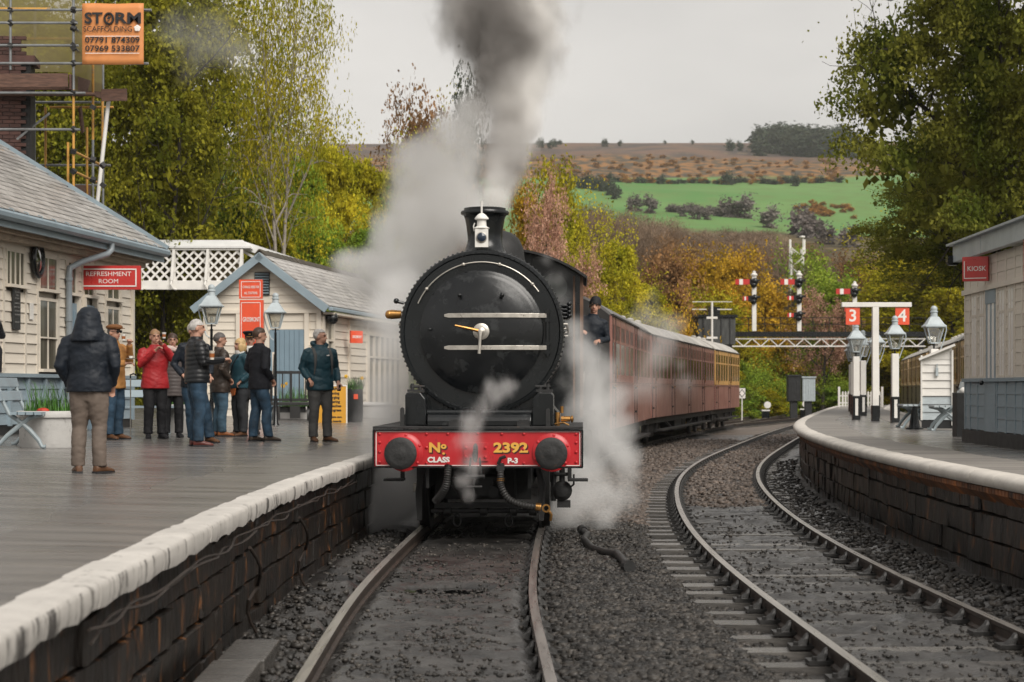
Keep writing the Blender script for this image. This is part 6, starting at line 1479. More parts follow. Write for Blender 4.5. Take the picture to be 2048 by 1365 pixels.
def tree_proto(seed, h, rad, trunk=.25, kids_=(7, 5, 4), lean=.0, up=.35, droop=0.0, leaves=20000, leaf=.10, clump=.45, r0=.22, base=.30, hang=False, twigs=0, multi=1, asp=.55, fill=None, fb=.06, zmin=0):
    """branch skeleton grown level by level, leaves gathered round the last twigs; returns trunk MB and leaf arrays"""
    rs = random.Random(seed); g = np.random.default_rng(seed); B = MB(); tips = []
    def grow(p, d, L, r, lev):
        n = 5 if lev == 0 else 4; pts = [p.copy()]; rr = [r]; q = p.copy(); dd = d.copy()
        for i in range(n):
            dd = (dd + Vector((rs.uniform(-1, 1), rs.uniform(-1, 1), rs.uniform(-.6, .6))) * (.12 if lev == 0 else .24) + Vector((0, 0, (up if lev else .1) * .25 - droop * (lev > 1) * .35))).normalized()
            q = q + dd * L / n; pts.append(q.copy()); rr.append(max(.006, r * (1 - .72 * (i + 1) / n)))
        if r > .010: B.tube(pts, rr, 7 if lev == 0 else 5 if lev == 1 else 3, caps=False)
        if lev >= len(kids_):
            for i in range(1, n + 1): tips.append((pts[i], (pts[i] - pts[i - 1]).normalized()))
            return
        K_ = kids_[lev]
        for k in range(K_):
            f = (base if lev == 0 else .25) + (1 - (base if lev == 0 else .25)) * (k + rs.random() * .8) / K_; f = min(f, .98); j = min(int(f * n), n - 1); t = f * n - j
            s = pts[j].lerp(pts[j + 1], t); a = k * 2.4 + rs.uniform(-.5, .5); ax = (pts[j + 1] - pts[j]).normalized(); e = ax.orthogonal().normalized(); e = Matrix.Rotation(a, 3, ax) @ e
            nd = (ax * rs.uniform(.25, .7) * (1 if lev else .6) + e + Vector((0, 0, up * .5))).normalized()
            ll = (rad * (1.15 - .55 * abs(f - .45)) if lev == 0 else L * rs.uniform(.42, .66)); grow(s, nd, ll, rr[j] * (.55 if lev else .5), lev + 1)
        tips.append((pts[-1], dd))
    for m in range(multi):
        a = rs.uniform(0, 6.28); grow(Vector((.25 * cos(a) * (multi > 1), .25 * sin(a) * (multi > 1), 0)), Vector((lean + .22 * cos(a) * (multi > 1), .22 * sin(a) * (multi > 1), 1)).normalized(), h * rs.uniform(.86, .98), r0, 0)
    T = np.array([tuple(p) for p, _ in tips]); D = np.array([tuple(d) for _, d in tips])
    idx = g.integers(0, len(T), leaves); dens = g.random(len(T)); idx = idx[dens[idx] > .12]; n = len(idx)
    C = T[idx] + g.normal(0, clump * .5, (n, 3)) * np.array([1, 1, .75])
    if fill:                                                 # leafy boughs filling out the crown
        nc, fr, cr_ = fill[:3]; wide = fill[3] if len(fill) > 3 else 1.0; t_ = g.random(nc) ** .85; ph = g.random(nc) * 2 * pi; q_ = np.sqrt(np.clip(1 - ((t_ - .42) / .60) ** 2, .05, 1)) * rad * wide * (.35 + .65 * np.sqrt(g.random(nc))) * (.85 + .3 * np.sin(3 * ph + t_ * 7))
        CC = np.stack([q_ * np.cos(ph), q_ * np.sin(ph), fb * h + t_ * (h * .98 - fb * h)], 1); R_ = cr_ * g.uniform(.55, 1.35, nc)
        k_ = int(n * fr); ci = g.integers(0, nc, k_); dv = g.normal(0, 1, (k_, 3)); dv /= np.linalg.norm(dv, axis=1, keepdims=True); dv[:, 2] = np.where(dv[:, 2] < -.25, -dv[:, 2] * .5, dv[:, 2])
        nb_ = int(n * .10); bi = g.integers(0, nc, nb_)
        C[:k_] = CC[ci] + dv * R_[ci][:, None] * g.uniform(.6, 1.08, (k_, 1)) * np.array([1.15, 1.15, .72])
    if hang: C[:, 2] -= np.abs(g.normal(0, hang, n)); 
    s = leaf * g.uniform(.6, 1.35, n)
    if fill: C[-nb_:] = CC[bi] * np.array([.86, .86, 1]) + g.normal(0, 1, (nb_, 3)) * R_[bi][:, None] * .33; s[-nb_:] *= 2.3
    u = g.normal(0, 1, (n, 3)); u[:, 2] *= .5
    if hang: u = np.array([0, 0, -1.0]) + .45 * g.normal(0, 1, (n, 3))
    if twigs: u = D[idx] + .55 * g.normal(0, 1, (n, 3))
    u /= np.linalg.norm(u, axis=1, keepdims=True); w_ = g.normal(0, 1, (n, 3)); v = np.cross(u, w_); v /= np.linalg.norm(v, axis=1, keepdims=True) + 1e-9
    if zmin: q_ = C[:, 2] > zmin * h; C, u, v, s = C[q_], u[q_], v[q_], s[q_]
    a = asp if not twigs else twigs
    V = np.stack([C - u * s[:, None] * .5, C + v * s[:, None] * .5 * a, C + u * s[:, None] * .5, C - v * s[:, None] * .5 * a], 1).reshape(-1, 3)
    return B, V
PR = {}
def proto(key, barkm, leafm, **k):
    if key in PR: return PR[key]
    B, V = tree_proto(**k); tm = B.mesh('trunk'); tm.materials.append(barkm); smooth_mesh(tm, 60)
    cm = np_mesh('crown', V, np.arange(len(V)).reshape(-1, 4), leafm); PR[key] = (tm, cm, {}); return PR[key]
def tree(key, name, label, x, y, z, s=1.0, rz=None, leafm=None, group=None, sz=None, barkm=None):
    tm, cm, var = PR[key]
    t = thing(name, label, 'tree', (x, y, z), rz if rz is not None else random.uniform(0, 6.28), group); t.scale = (s, s, sz or s)
    if barkm:
        if barkm.name not in var: c = tm.copy(); c.materials.clear(); c.materials.append(barkm); var[barkm.name] = c
        tm = var[barkm.name]
    obj('trunk', tm, t)
    if leafm:
        if leafm.name not in var: c = cm.copy(); c.materials.clear(); c.materials.append(leafm); var[leafm.name] = c
        cm = var[leafm.name]
    obj('crown', cm, t); return t
proto('dense', M_bark, L_dark, seed=3, h=15, rad=4.4, kids_=(11, 6, 4), leaves=42000, leaf=.21, clump=.9, base=.10, up=.5, fill=(150, .72, .95))
proto('dense2', M_bark, L_yel, seed=8, h=8.5, rad=3.4, kids_=(10, 6, 4), leaves=30000, leaf=.17, clump=.6, base=.08, up=.5, multi=2, r0=.13, fill=(120, .72, .66))
proto('birch', M_birch, L_yel, seed=21, h=15.5, rad=4.0, kids_=(12, 6, 4), leaves=23000, leaf=.15, clump=.5, base=.40, up=.75, droop=.9, hang=.6, multi=2, r0=.20)
proto('sycamore', M_bark, L_syc, seed=14, h=13.5, rad=5.2, kids_=(13, 6, 5), leaves=190000, leaf=.15, clump=.5, base=.40, fb=.36, zmin=.37, up=.42, r0=.34, fill=(380, .88, 1.0, 1.3))
proto('mid', M_bark, L_gold, seed=31, h=11, rad=3.8, kids_=(9, 5, 4), leaves=17000, leaf=.30, clump=.75, base=.12, up=.6, fill=(90, .6, .85))
proto('bare', M_barkgrey, L_bare, seed=41, h=14, rad=4.6, kids_=(10, 6, 4), leaves=16000, leaf=.85, clump=.8, base=.15, up=.9, twigs=.06, r0=.22, fill=(80, .35, 1.0))
proto('bushy', M_bark, L_green, seed=51, h=4.2, rad=2.4, kids_=(8, 5, 3), leaves=11000, leaf=.2, clump=.55, base=.03, up=.4, multi=3, r0=.06, fill=(60, .7, .6))
proto('blossom', M_bark, L_pink, seed=61, h=8, rad=3.2, kids_=(9, 5, 4), leaves=13000, leaf=.17, clump=.40, base=.2, up=.6)
proto('thin', M_barkgrey, L_brown, seed=71, h=8.5, rad=2.2, kids_=(8, 4, 3), leaves=900, leaf=.16, clump=.25, base=.25, up=1.0, r0=.07)
proto('far', M_barkgrey, L_hill, seed=81, h=11, rad=4.6, kids_=(7, 4), leaves=1300, leaf=1.5, clump=2.0, base=.05, up=.4, fill=(25, .7, 1.6))
PW = {'dense': 300, 'dense2': 190, 'birch': 330, 'mid': 130, 'bare': 125, 'bushy': 100, 'blossom': 130, 'thin': 100}
def TP_(key, name, label, px, d, ytop, z=None, w=None, leafm=None, group=None, rz=None, sz=None, barkm=None):
    """a tree whose top reaches row ytop at column px, d metres away, its crown about w columns wide"""
    tm, cm, var = PR[key]
    if 'h' not in var:
        co = np.empty(len(cm.vertices) * 3, np.float32); cm.vertices.foreach_get('co', co); co = co.reshape(-1, 3)
        var['h'] = float(np.percentile(co[:, 2], 99.3)); var['r'] = float(np.percentile(np.hypot(co[:, 0], co[:, 1]), 94))
    x = GX(px, d); z = float(far_z(np.array(x), np.array(d))) if z is None else z; zt = P(px, ytop, d).z
    s = (zt - z) / var['h']; w = w or PW.get(key); sx = s if not w else w / 2 * d / K / var['r']
    return tree(key, name, label, x, d, z, sx, rz, leafm, group, s, barkm)
# left-hand wood
g = 'dark olive trees behind the scaffolding'
for px, d, yt, lb in ((250, 66, -110, 'tall dark olive tree behind the scaffolding banner'), (320, 60, -70, 'tall dark olive tree right of the scaffolding'), (385, 74, -120, 'tall dark olive tree beside the white trunked birch'), (140, 62, -20, 'dark olive tree seen through the scaffold tubes'), (40, 60, -60, 'dark olive tree behind the sooty chimney stack')):
    TP_('dense', 'olive_tree', lb, px, d, yt, group=g)
for px, d, yt, lb in ((300, 63, 430, 'dark bush under the lattice footbridge'), (380, 60, 500, 'dark leafy bush between the refreshment room and the gabled shop'), (240, 60, 330, 'dark bush beside the end of the slate roof'), (330, 66, 300, 'olive bush rising over the footbridge roof')):
    TP_('dense2', 'leafy_bush', lb, px, d, yt, leafm=L_dark, group='dark bushes round the footbridge')
TP_('birch', 'birch_tree', 'tall white trunked birch with fine weeping twigs against the sky', 556, 64, -130, rz=.6, w=360)
for px, d, yt, lf, lb in ((470, 68, 330, L_green, 'green bushy tree left of the birch trunk'), (540, 66, 395, L_yel, 'yellow green bush below the birch trunk'), (600, 76, 262, L_green, 'green tree right of the birch trunk'), (655, 80, 235, L_yel, 'yellow green tree with a long dark bough'), (715, 84, 262, L_yel, 'yellow green tree at the edge of the white steam'), (640, 68, 420, L_green, 'green bush above the shop roof'), (745, 75, 410, L_green, 'green bush where the steam covers the shop roof'), (785, 90, 285, L_yel, 'yellow green tree half veiled by white steam')):
    TP_('dense2', 'bushy_tree', lb, px, d, yt, leafm=lf, w=215)
TP_('thin', 'sapling', 'thin bare sapling with few reddish leaves against the sky', 775, 95, 180, rz=2)
TP_('mid', 'brown_tree', 'brownish tree veiled by steam left of the smoke column', 850, 98, 200, leafm=L_brown, w=120)
TP_('mid', 'dark_tree', 'dark tree close to the left edge of the smoke column', 932, 92, 160, leafm=L_hill, w=82); TP_('bushy', 'brown_bush', 'brown bush left of the chimney below the dark tree', 930, 85, 330, leafm=L_brown)
# beyond the train
TP_('blossom', 'blossom_tree', 'pink blossom tree just right of the locomotive chimney', 1080, 68, 352); TP_('blossom', 'blossom_tree', 'lower pink blossom tree above the cab roof', 1130, 76, 470)
for key, px, d, yt, lf, lb in (('mid', 1120, 95, 330, L_yel, 'yellow green tree standing over the pink blossom'), ('mid', 1060, 100, 360, L_gold, 'golden tree behind the right edge of the smoke'), ('thin', 1165, 90, 370, L_yel, 'slim yellow green birch right of the blossom'), ('dense2', 1235, 88, 450, L_yel, 'broad bright yellow green tree above the first coach'), ('dense2', 1180, 84, 480, L_yel, 'yellow tree above the cab roof edge'), ('dense2', 1290, 96, 540, L_yel, 'yellow green tree above the second coach'), ('mid', 1330, 108, 500, L_brown, 'pale brown tree above the pale coach roof'), ('bushy', 1360, 104, 600, L_gold, 'golden bush left of the water tank'), ('mid', 1400, 128, 500, L_gold, 'golden tree behind the water tank'), ('mid', 1460, 135, 505, L_gold, 'golden orange tree behind the left semaphore signal'), ('mid', 1440, 122, 585, L_yel, 'yellow tree between the tank and the left signal'), ('mid', 1530, 140, 560, L_gold, 'golden tree between the left and middle signals'),
        ('mid', 1625, 150, 500, L_green, 'fresh green tree right of the lattice mast'), ('mid', 1668, 142, 545, L_green, 'green tree behind the right semaphore signal'), ('blossom', 1645, 132, 580, L_pink, 'dusky pink blossom tree beyond the gantry'), ('mid', 1720, 165, 515, L_brown, 'russet brown tree right of the signals'), ('bare', 1590, 150, 540, L_bare, 'bare tree behind the middle signal'), ('mid', 1770, 140, 520, L_yel, 'olive yellow tree behind platform number 4'), ('dense', 1850, 135, 470, L_yel, 'tall olive yellow tree behind the near gas lamp'), ('dense', 1930, 130, 430, L_yel, 'olive tree behind the waiting room roof'), ('dense2', 1800, 140, 600, L_green, 'green bush behind the brown coaches'), ('dense2', 1745, 140, 610, L_yel, 'yellow bush behind the number post')):
    TP_(key, 'woodland_tree', lb, px, d, yt, leafm=lf)
# undergrowth along the far side of the yard
ub = [(1475, 125, 700, L_green), (1500, 135, 690, L_yel), (1525, 128, 730, L_green), (1550, 140, 680, L_dark), (1560, 126, 750, L_green), (1585, 150, 690, L_yel), (1600, 140, 710, L_yel), (1640, 155, 690, L_dark), (1655, 135, 740, L_green), (1680, 140, 700, L_dark), (1690, 128, 750, L_green), (1710, 150, 680, L_gold), (1480, 118, 760, L_green), (1535, 122, 770, L_yel), (1625, 165, 640, L_yel), (1505, 150, 640, L_gold), (1735, 140, 700, L_dark), (1770, 140, 720, L_yel), (1560, 160, 620, L_gold), (1670, 165, 620, L_yel), (1470, 140, 640, L_yel)]
dirs = ('beside the last coach', 'under the gantry', 'behind the diamond sign', 'near the relay cabinets', 'by the picket fence')
for px, d, yt, lf in ub:
    TP_('bushy', 'undergrowth_bush', ('green' if lf is L_green else 'yellow' if lf in (L_yel, L_gold) else 'dark') + ' bush on the bank beyond the yard, ' + ('by the last coach' if px < 1515 else 'left of the relay cabinets' if px < 1580 else 'behind the relay cabinets' if px < 1645 else 'by the picket fence') + (', tall' if yt < 700 else ', low'), px, d, yt, leafm=lf, group={L_green.name: 'green', L_dark.name: 'dark'}.get(lf.name, 'yellow') + ' bushes on the bank beyond the yard')
# bare woods on the rising ground
rr = random.Random(5); g = 'bare brown trees of the hillside wood'; k = 0
for row, (d, ya) in enumerate(((185, 530), (215, 512), (250, 500), (290, 490), (340, 482))):
    px = 1090 + 17 * row
    while px < 1780:
        yt = float(np.interp(px, [1090, 1180, 1250, 1320, 1400, 1440, 1500, 1560, 1620, 1780], [398, 396, 406, 430, 455, 452, 442, 458, 505, 515])) + (4 - row) * 13 + rr.uniform(0, 24)
        z = float(hill_z(np.array(GX(px, d)), np.array(d)))
        lf = L_brown if rr.random() < .3 else L_bare
        zone = next(v for k_, v in ((1180, 'behind the pink blossom'), (1300, 'above the first coach roof'), (1390, 'left of the water tank'), (1470, 'above the water tank'), (1550, 'between the left and middle signals'), (1640, 'behind the lattice mast'), (1720, 'above the right signal'), (9999, 'behind the sycamore boughs')) if px < k_)
        TP_('bare', 'bare_tree', ('russet' if lf is L_brown else 'grey brown') + ' bare tree in the ' + ('front' if row < 2 else 'middle' if row < 4 else 'back') + ' of the wood, ' + zone, px, d, yt, z=z - .3, leafm=lf, group=g)
        px += rr.uniform(38, 58)
# trees standing on the hill
def TH_(px, d, h, label, group, leafm, w=1.0, name='hill_tree', sc_=.55):
    h *= sc_; x = GX(px, d); z = float(hill_z(np.array(x), np.array(d))); t = tree('far', name, label, x, d, z - h * .12, h / 13 * w, leafm=leafm, group=group, sz=h / 13); return t
g = 'dark copse trees on the skyline'
for k in range(70): TH_(1525 + k * 2.5 + rr.uniform(-6, 6), rr.uniform(1230, 1400), rr.uniform(15, 20) if k % 2 else rr.uniform(11, 14), ('tall' if k % 2 else 'low') + ' dark evergreen in the ' + ('left' if k < 24 else 'middle' if k < 47 else 'right') + ' part of the copse on the hill crest', g, L_hill, 1.5, sc_=1)
g = 'grey trees in the green fields'
for px, d, h in ((1455, 640, 14), (1488, 640, 17), (1540, 600, 15), (1605, 520, 16), (1620, 500, 14), (1300, 640, 13), (1270, 650, 12), (1390, 620, 9), (1415, 620, 8), (1365, 630, 8), (1650, 470, 11), (1700, 450, 11)):
    TH_(px, d, h, 'round grey leafless tree in the green field, ' + ('tall, ' if h > 13 else 'small, ') + ('over the water tank' if px < 1430 else 'over the left signal' if px < 1560 else 'near the sycamore'), g, L_hillbare, 1.1)
g = 'hedge bushes between the fields'
for k in range(60):
    px = 1130 + k * 9.3 + rr.uniform(-3, 3); TH_(px, 890 + rr.uniform(-8, 8), rr.uniform(3.5, 6.5), 'low hedge bush on the field boundary', g, L_gorse if rr.random() < .35 else L_hill, 1.9, 'hedge_bush')
for k in range(16): TH_(1340 + k * 8 + rr.uniform(-3, 3), 650 + rr.uniform(-6, 6), rr.uniform(4, 7), 'low hedge bush on the field boundary', g, L_hillbare, 1.6, 'hedge_bush')
for k in range(14): TH_(1145 + k * 7, 820 - k * 6 + rr.uniform(-10, 10), rr.uniform(9, 14), 'small dark conifer in the plantation left of the fields', 'dark plantation trees', L_hill, .7, 'conifer')
for px, d, h in ((1110, 1380, 12), (1120, 1450, 8), (1210, 1390, 12), (1240, 1400, 9), (1460, 1280, 16), (1480, 1290, 14), (1385, 1440, 7), (1330, 1450, 6), (1455, 880, 13), (1322, 880, 9), (1590, 870, 11), (1218, 900, 9), (1080, 1350, 14), (1100, 1340, 12)):
    TH_(px, d, h, 'lone dark tree on the hillside', 'lone trees on the hillside', L_hill)
g = 'gorse bushes on the moor edge'
for k in range(150):
    px = rr.uniform(1060, 1690); d = rr.uniform(1030, 1190); TH_(px, d, rr.uniform(2.5, 4.5), 'orange flowering gorse bush on the moor edge', g, L_gorse, 2.2, 'gorse_bush')
for k in range(40): TH_(rr.gauss(1640, 30), rr.gauss(700, 18), rr.uniform(2.5, 4), 'orange flowering gorse bush on the moor edge', g, L_gorse, 2.0, 'gorse_bush')
# the big trees at the right edge
TP_('sycamore', 'sycamore_tree', 'large dark green sycamore leaning in from the right edge', 2070, 54, -300, rz=1.1, w=680)
TP_('sycamore', 'sycamore_tree', 'lower sycamore behind the waiting room, its boughs over the fields', 2000, 62, 225, z=1.9, rz=2.9, w=520)
TP_('dense2', 'leafy_bush', 'olive bush above the waiting room roof', 2025, 118, 400, leafm=L_syc, w=170)
# ------------------------------------------------------------------ people
def remesh(B, voxel, smooth=2):
    me = B.mesh('tmp'); o = link(bpy.data.objects.new('tmp', me)); m = o.modifiers.new('r', 'REMESH'); m.mode = 'VOXEL'; m.voxel_size = voxel; m.use_smooth_shade = True
    s = o.modifiers.new('s', 'SMOOTH'); s.factor = .5; s.iterations = smooth
    bpy.context.view_layer.update(); out = bpy.data.meshes.new_from_object(o.evaluated_get(bpy.context.evaluated_depsgraph_get())); bpy.data.objects.remove(o); return out
def ell(cx, cy, z, rx, ry, n=18): return [(cx + rx * cos(2 * pi * k / n), cy + ry * sin(2 * pi * k / n), z) for k in range(n)]
def folds(me, amp, kind, seed):
    n = len(me.vertices); co = np.empty(n * 3, np.float32); no = np.empty(n * 3, np.float32); me.vertices.foreach_get('co', co); me.vertices.foreach_get('normal', no); co = co.reshape(-1, 3); no = no.reshape(-1, 3)
    x, y, z = co[:, 0] + seed, co[:, 1], co[:, 2]
    if kind == 'puffer': q = -np.abs(np.sin(z * pi / .062 + 1.5 * fbm(x * 5, y * 5 + z, 2))) ** .5 * -1.0 + .5 * fbm(x * 14 + y * 9, z * 20, 3) - .6
    elif kind == 'quilt': q = np.minimum(np.abs(np.sin((z + x + y) * pi / .06)), np.abs(np.sin((z - x - y) * pi / .06))) ** .6 - .5 + .4 * fbm(x * 10 + y * 6, z * 8, 2)
    else: q = 2.2 * fbm(x * 7 + y * 8, z * 15 + x * 6, 4) - .8 * np.abs(fbm(x * 13 - y * 7, z * 24 - x * 9, 2)) * 2
    co = co + no * (q * amp)[:, None]; me.vertices.foreach_set('co', co.ravel()); me.update(); return me
def cloth(name, c, rough=.75, sheen=0, var=.15): return mat(name, c, rough, var=var, vs=6, bump=.15, bs=90, spec=.35)
M_skin = mat('skin', (.46, .25, .175), .5, var=.12, vs=8); M_eye = mat('eyes', (.02, .015, .012), .3); M_lip = mat('lips', (.30, .10, .085), .5)
M_paper = mat('paper cup', (.62, .56, .48), .6)
def hand(B, w, e, grip):
    """palm, four bent fingers of unequal length and a thumb, pointing from the elbow through the wrist"""
    d = (w - e).normalized(); u = d.cross(Vector((0, 0, 1)));  u = u.normalized() if u.length > .1 else Vector((1, 0, 0)); n = u.cross(d).normalized()
    p = w + d * .05
    B.tube([w - d * .06, w, p, p + d * .035], [.027, .027, .036, .030], 8, ell=.62)
    for k, (o, L) in enumerate(((-.030, .062), (-.010, .074), (.010, .070), (.028, .055))):
        a = p + d * .03 + u * o; b1 = a + (d * (1 - .5 * grip) - n * .7 * grip).normalized() * L * .55; c = b1 + (d * (1 - 1.3 * grip) - n * 1.0 * grip).normalized() * L * .5
        B.tube([a - d * .02, a, b1, c], [.0095, .0095, .009, .0075], 6)
    t0 = w + d * .025 - u * .026; t1 = t0 - u * .03 + d * .028 - n * .015 * grip; B.tube([t0, t1, t1 + d * .028 - n * .012 * grip], [.0115, .0105, .0085], 6)
def person(label, loc, rz, h=1.75, jacket=None, jm='cloth', hem=.84, trousers=None, shoes=None, hair=None, hairstyle='short', hat=None, hatm=None, arms=None, feet=None, bulk=1.0, face=True, glasses=None, collar=None, head=0, lean=0, hood=None, fold=.009, skirt=1.0, tilt=None):
    k = h / 1.75; seed = random.uniform(0, 50); t_loc = Vector(loc)
    arms = arms or [((.27, .04, 1.14), (.27, -.06, .90), .5), ((-.27, .04, 1.14), (-.27, -.06, .90), .5)]
    feet = feet or [(.11, 0, 12), (-.11, 0, -12)]
    HM = Matrix.Translation((0, 0, 1.5)) @ Matrix.Rotation(R(head), 4, 'Z') @ Matrix.Translation((0, 0, -1.5))
    # body
    B = MB(); B.loft([ell(0, 0, .84, .15, .10), ell(0, 0, .95, .165, .115), ell(0, .0, 1.08, .145, .10), ell(0, 0, 1.25, .17, .11), ell(0, 0, 1.40, .155, .09), ell(0, .005, 1.46, .075, .065), ell(0, .005, 1.50, .060, .060), ell(0, -.005, 1.58, .054, .056)])
    B.sph((0, .004, 1.652), (.076, .096, .098), 22, 16, HM); B.sph((0, -.028, 1.592), (.059, .068, .068), 18, 12, HM); B.sph((0, -.068, 1.548), (.024, .022, .018), 10, 8, HM)
    B.prism([(-.019, -.092), (.019, -.092), (.009, -.122), (-.009, -.122)], 1.598, 1.616, HM); B.prism([(-.010, -.090), (.010, -.090), (.006, -.106), (-.006, -.106)], 1.612, 1.655, HM)
    B.box((0, -.086, 1.668), (.105, .022, .014), HM)
    for s in (-1, 1): B.sph((s * .078, .008, 1.625), (.012, .022, .033), 10, 8, HM)
    for s, (e, w, g_) in zip((1, -1), arms):
        e, w = Vector(e), Vector(w); sh = Vector((s * .17, 0, 1.40)); B.tube([sh, e, w], [.055, .042, .028], 10); hand(B, w, e, g_)
    for s, (fx, fy, fa) in zip((1, -1), feet): B.tube([(s * .085, 0, .90), (s * .095 + (fx - s * .095) * .5, fy * .5 - .02, .48), (fx, fy, .09)], [.085, .058, .042], 10)
    me = remesh(B, .0088, 1); me.materials.clear(); me.materials.append(M_skin)
    t = obj('person', me, None, t_loc, rz); t.scale = (k, k, k); tag(t, label, 'person')
    if tilt: t.rotation_euler = (tilt[0], tilt[1], rz)
    def part(nm, B_, m, vox=None, amp=0, kind='cloth', sm=2):
        if vox: q = remesh(B_, vox, sm)
        else: q = B_.mesh(nm); smooth_mesh(q)
        if amp: folds(q, amp, kind, seed)
        q.name = nm; q.materials.clear(); q.materials.append(m); return obj(nm, q, t)
    if face:
        for s in (-1, 1): part('eye', MB().sph((s * .031, -.086, 1.648), (.014, .008, .0075), 10, 6, HM), M_eye)
        part('mouth', MB().sph((0, -.0935, 1.573), (.024, .008, .007), 10, 6, HM), M_lip)
        part('eyebrows', MB().box((.032, -.096, 1.667), (.034, .008, .006), HM).box((-.032, -.096, 1.667), (.034, .008, .006), HM), hair or M_eye)
    # trousers
    if trousers:
        B = MB(); B.loft([ell(0, 0, .76, .15 * bulk, .115), ell(0, 0, .86, .17 * bulk, .135), ell(0, 0, .96, .17 * bulk, .13), ell(0, 0, 1.04, .155 * bulk, .12)])
        for s, (fx, fy, fa) in zip((1, -1), feet):
            kx, ky = s * .095 + (fx - s * .095) * .5, fy * .5 - .025
            B.tube([(s * .085, 0, .90), (s * .09, -.005, .74), (kx, ky, .50), (kx + (fx - kx) * .5, fy * .7 + .01, .30), (fx, fy + .005, .13), (fx, fy, .075)], [.105 * bulk, .100 * bulk, .082, .080, .075, .078], 14)
        part('trousers', B, trousers, .0135, .008, 'cloth', 2)
    for s, (fx, fy, fa) in zip((1, -1), feet):
        M_ = Matrix.Translation((fx, fy, 0)) @ Matrix.Rotation(R(fa), 4, 'Z'); B = MB(); rings = []
        for yy, w_, hh in ((.075, .028, .075), (.062, .038, .10), (.02, .042, .11), (-.04, .043, .095), (-.10, .046, .07), (-.15, .046, .058), (-.185, .036, .045), (-.205, .02, .03)): rings.append([tuple(M_ @ Vector((w_ * cos(a), yy, max(.012, hh * .5 + hh * .5 * sin(a))))) for a in np.linspace(0, 2 * pi, 14, endpoint=False)])
        B.loft(rings); so = part('shoe', B, shoes or M_darkletter); b2 = MB(); b2.prism([(-.036, .08), (.036, .08), (.046, .0), (.048, -.12), (.03, -.20), (-.03, -.20), (-.048, -.12), (-.046, 0)], 0, .022, M_); me2 = b2.mesh('sole'); me2.materials.append(M_darkletter); obj('sole', me2, so)
    # jacket
    if jacket:
        b_ = bulk; B = MB(); z0 = hem
        B.loft([ell(0, 0, z0, .195 * b_ * skirt, .150 * b_ * skirt, 24), ell(0, 0, z0 + .10, .195 * b_ * (skirt * .6 + .4), .15 * b_ * (skirt * .6 + .4), 24), ell(0, 0, max(1.08, z0 + .16), .178 * b_, .138 * b_, 24), ell(0, -.005, 1.25, .20 * b_, .145 * b_, 24), ell(0, 0, 1.36, .205 * b_, .135 * b_, 24), ell(0, .005, 1.43, .165 * b_, .105 * b_, 24), ell(0, .01, 1.475, .095, .085, 24), ell(0, .012, 1.515, .082, .082, 24)])
        for s, (e, w, g_) in zip((1, -1), arms):
            e, w = Vector(e), Vector(w); sh = Vector((s * .178 * b_, .0, 1.392)); m1 = sh.lerp(e, .5); w2 = e.lerp(w, .96); B.tube([sh - Vector((s * .05, 0, -.01)), sh, m1, e, e.lerp(w, .5), w2], [.07 * b_, .075 * b_, .068 * b_, .060, .054, .047], 14)
        if hood == 'down': B.tube([(.11, -.03, 1.50), (.10, .06, 1.53), (0, .11, 1.54), (-.10, .06, 1.53), (-.11, -.03, 1.50)], [.035, .05, .06, .05, .035], 10)
        if hood == 'up':
            B.sph((0, .022, 1.655), (.132, .135, .118), 24, 16, HM); B.tube([(0, .02, 1.42), (.0, .03, 1.50), (0, .03, 1.56), (0, .03, 1.63)], [.19, .168, .148, .130], 20); B.sph((0, .02, 1.725), (.10, .10, .05), 14, 10, HM)
        jo = part('jacket', B, jacket, .0135, fold, jm, 2)
        if collar: part('collar', MB().lathe([(.085, 1.46), (.092, 1.50), (.086, 1.535), (.074, 1.535), (.072, 1.47), (.085, 1.46)], 20, caps=False), collar)
    # hair
    if hair and hairstyle != 'none':
        B = MB(); B.sph((0, .010, 1.662), (.0855, .106, .104), 30, 22); lim = {'short': (-.060, 1.675, 1.60), 'receding': (-.02, 1.70, 1.60), 'long': (-.055, 1.665, 1.48), 'bun': (-.055, 1.672, 1.60)}[hairstyle]
        keep = []
        for f in B.f:
            c = sum((Vector(B.v[i]) for i in f), Vector()) / len(f)
            if (c.y > lim[0] and c.z > 1.60 + (.075 if c.y < .0 else 0) * (c.y < .02) or c.z > lim[1]) and (c.z > 1.585): keep.append(f)
        B.f = keep; B.m = [0] * len(keep)
        if hairstyle == 'long':
            B.sph((0, .045, 1.60), (.098, .075, .12), 20, 14); B.sph((.062, -.01, 1.585), (.036, .06, .105), 14, 10); B.sph((-.062, -.01, 1.585), (.036, .06, .105), 14, 10)
        if hairstyle == 'bun': B.sph((0, .115, 1.70), (.035, .035, .035), 12, 8)
        B.v = [tuple(HM @ Vector(v)) for v in B.v]; q = B.mesh('hair'); smooth_mesh(q, 180); folds(q, .010, 'cloth', seed); q.materials.append(hair); obj('hair', q, t)
    if hat == 'beanie': part('beanie', MB().lathe([(.092, 1.655), (.102, 1.66), (.104, 1.69), (.098, 1.70), (.094, 1.72), (.075, 1.765), (.04, 1.79), (0, 1.797)], 24, HM @ Matrix.Translation((0, .012, 0)) @ Matrix.Diagonal((.95, 1.14, 1, 1))), hatm)
    if hat == 'flatcap':
        B = MB(); B.sph((0, -.005, 1.715), (.112, .140, .048), 24, 14, HM); B.prism([(-.075, -.09), (.075, -.09), (.055, -.165), (0, -.18), (-.055, -.165)], 1.69, 1.70, HM); part('flat_cap', B, hatm)
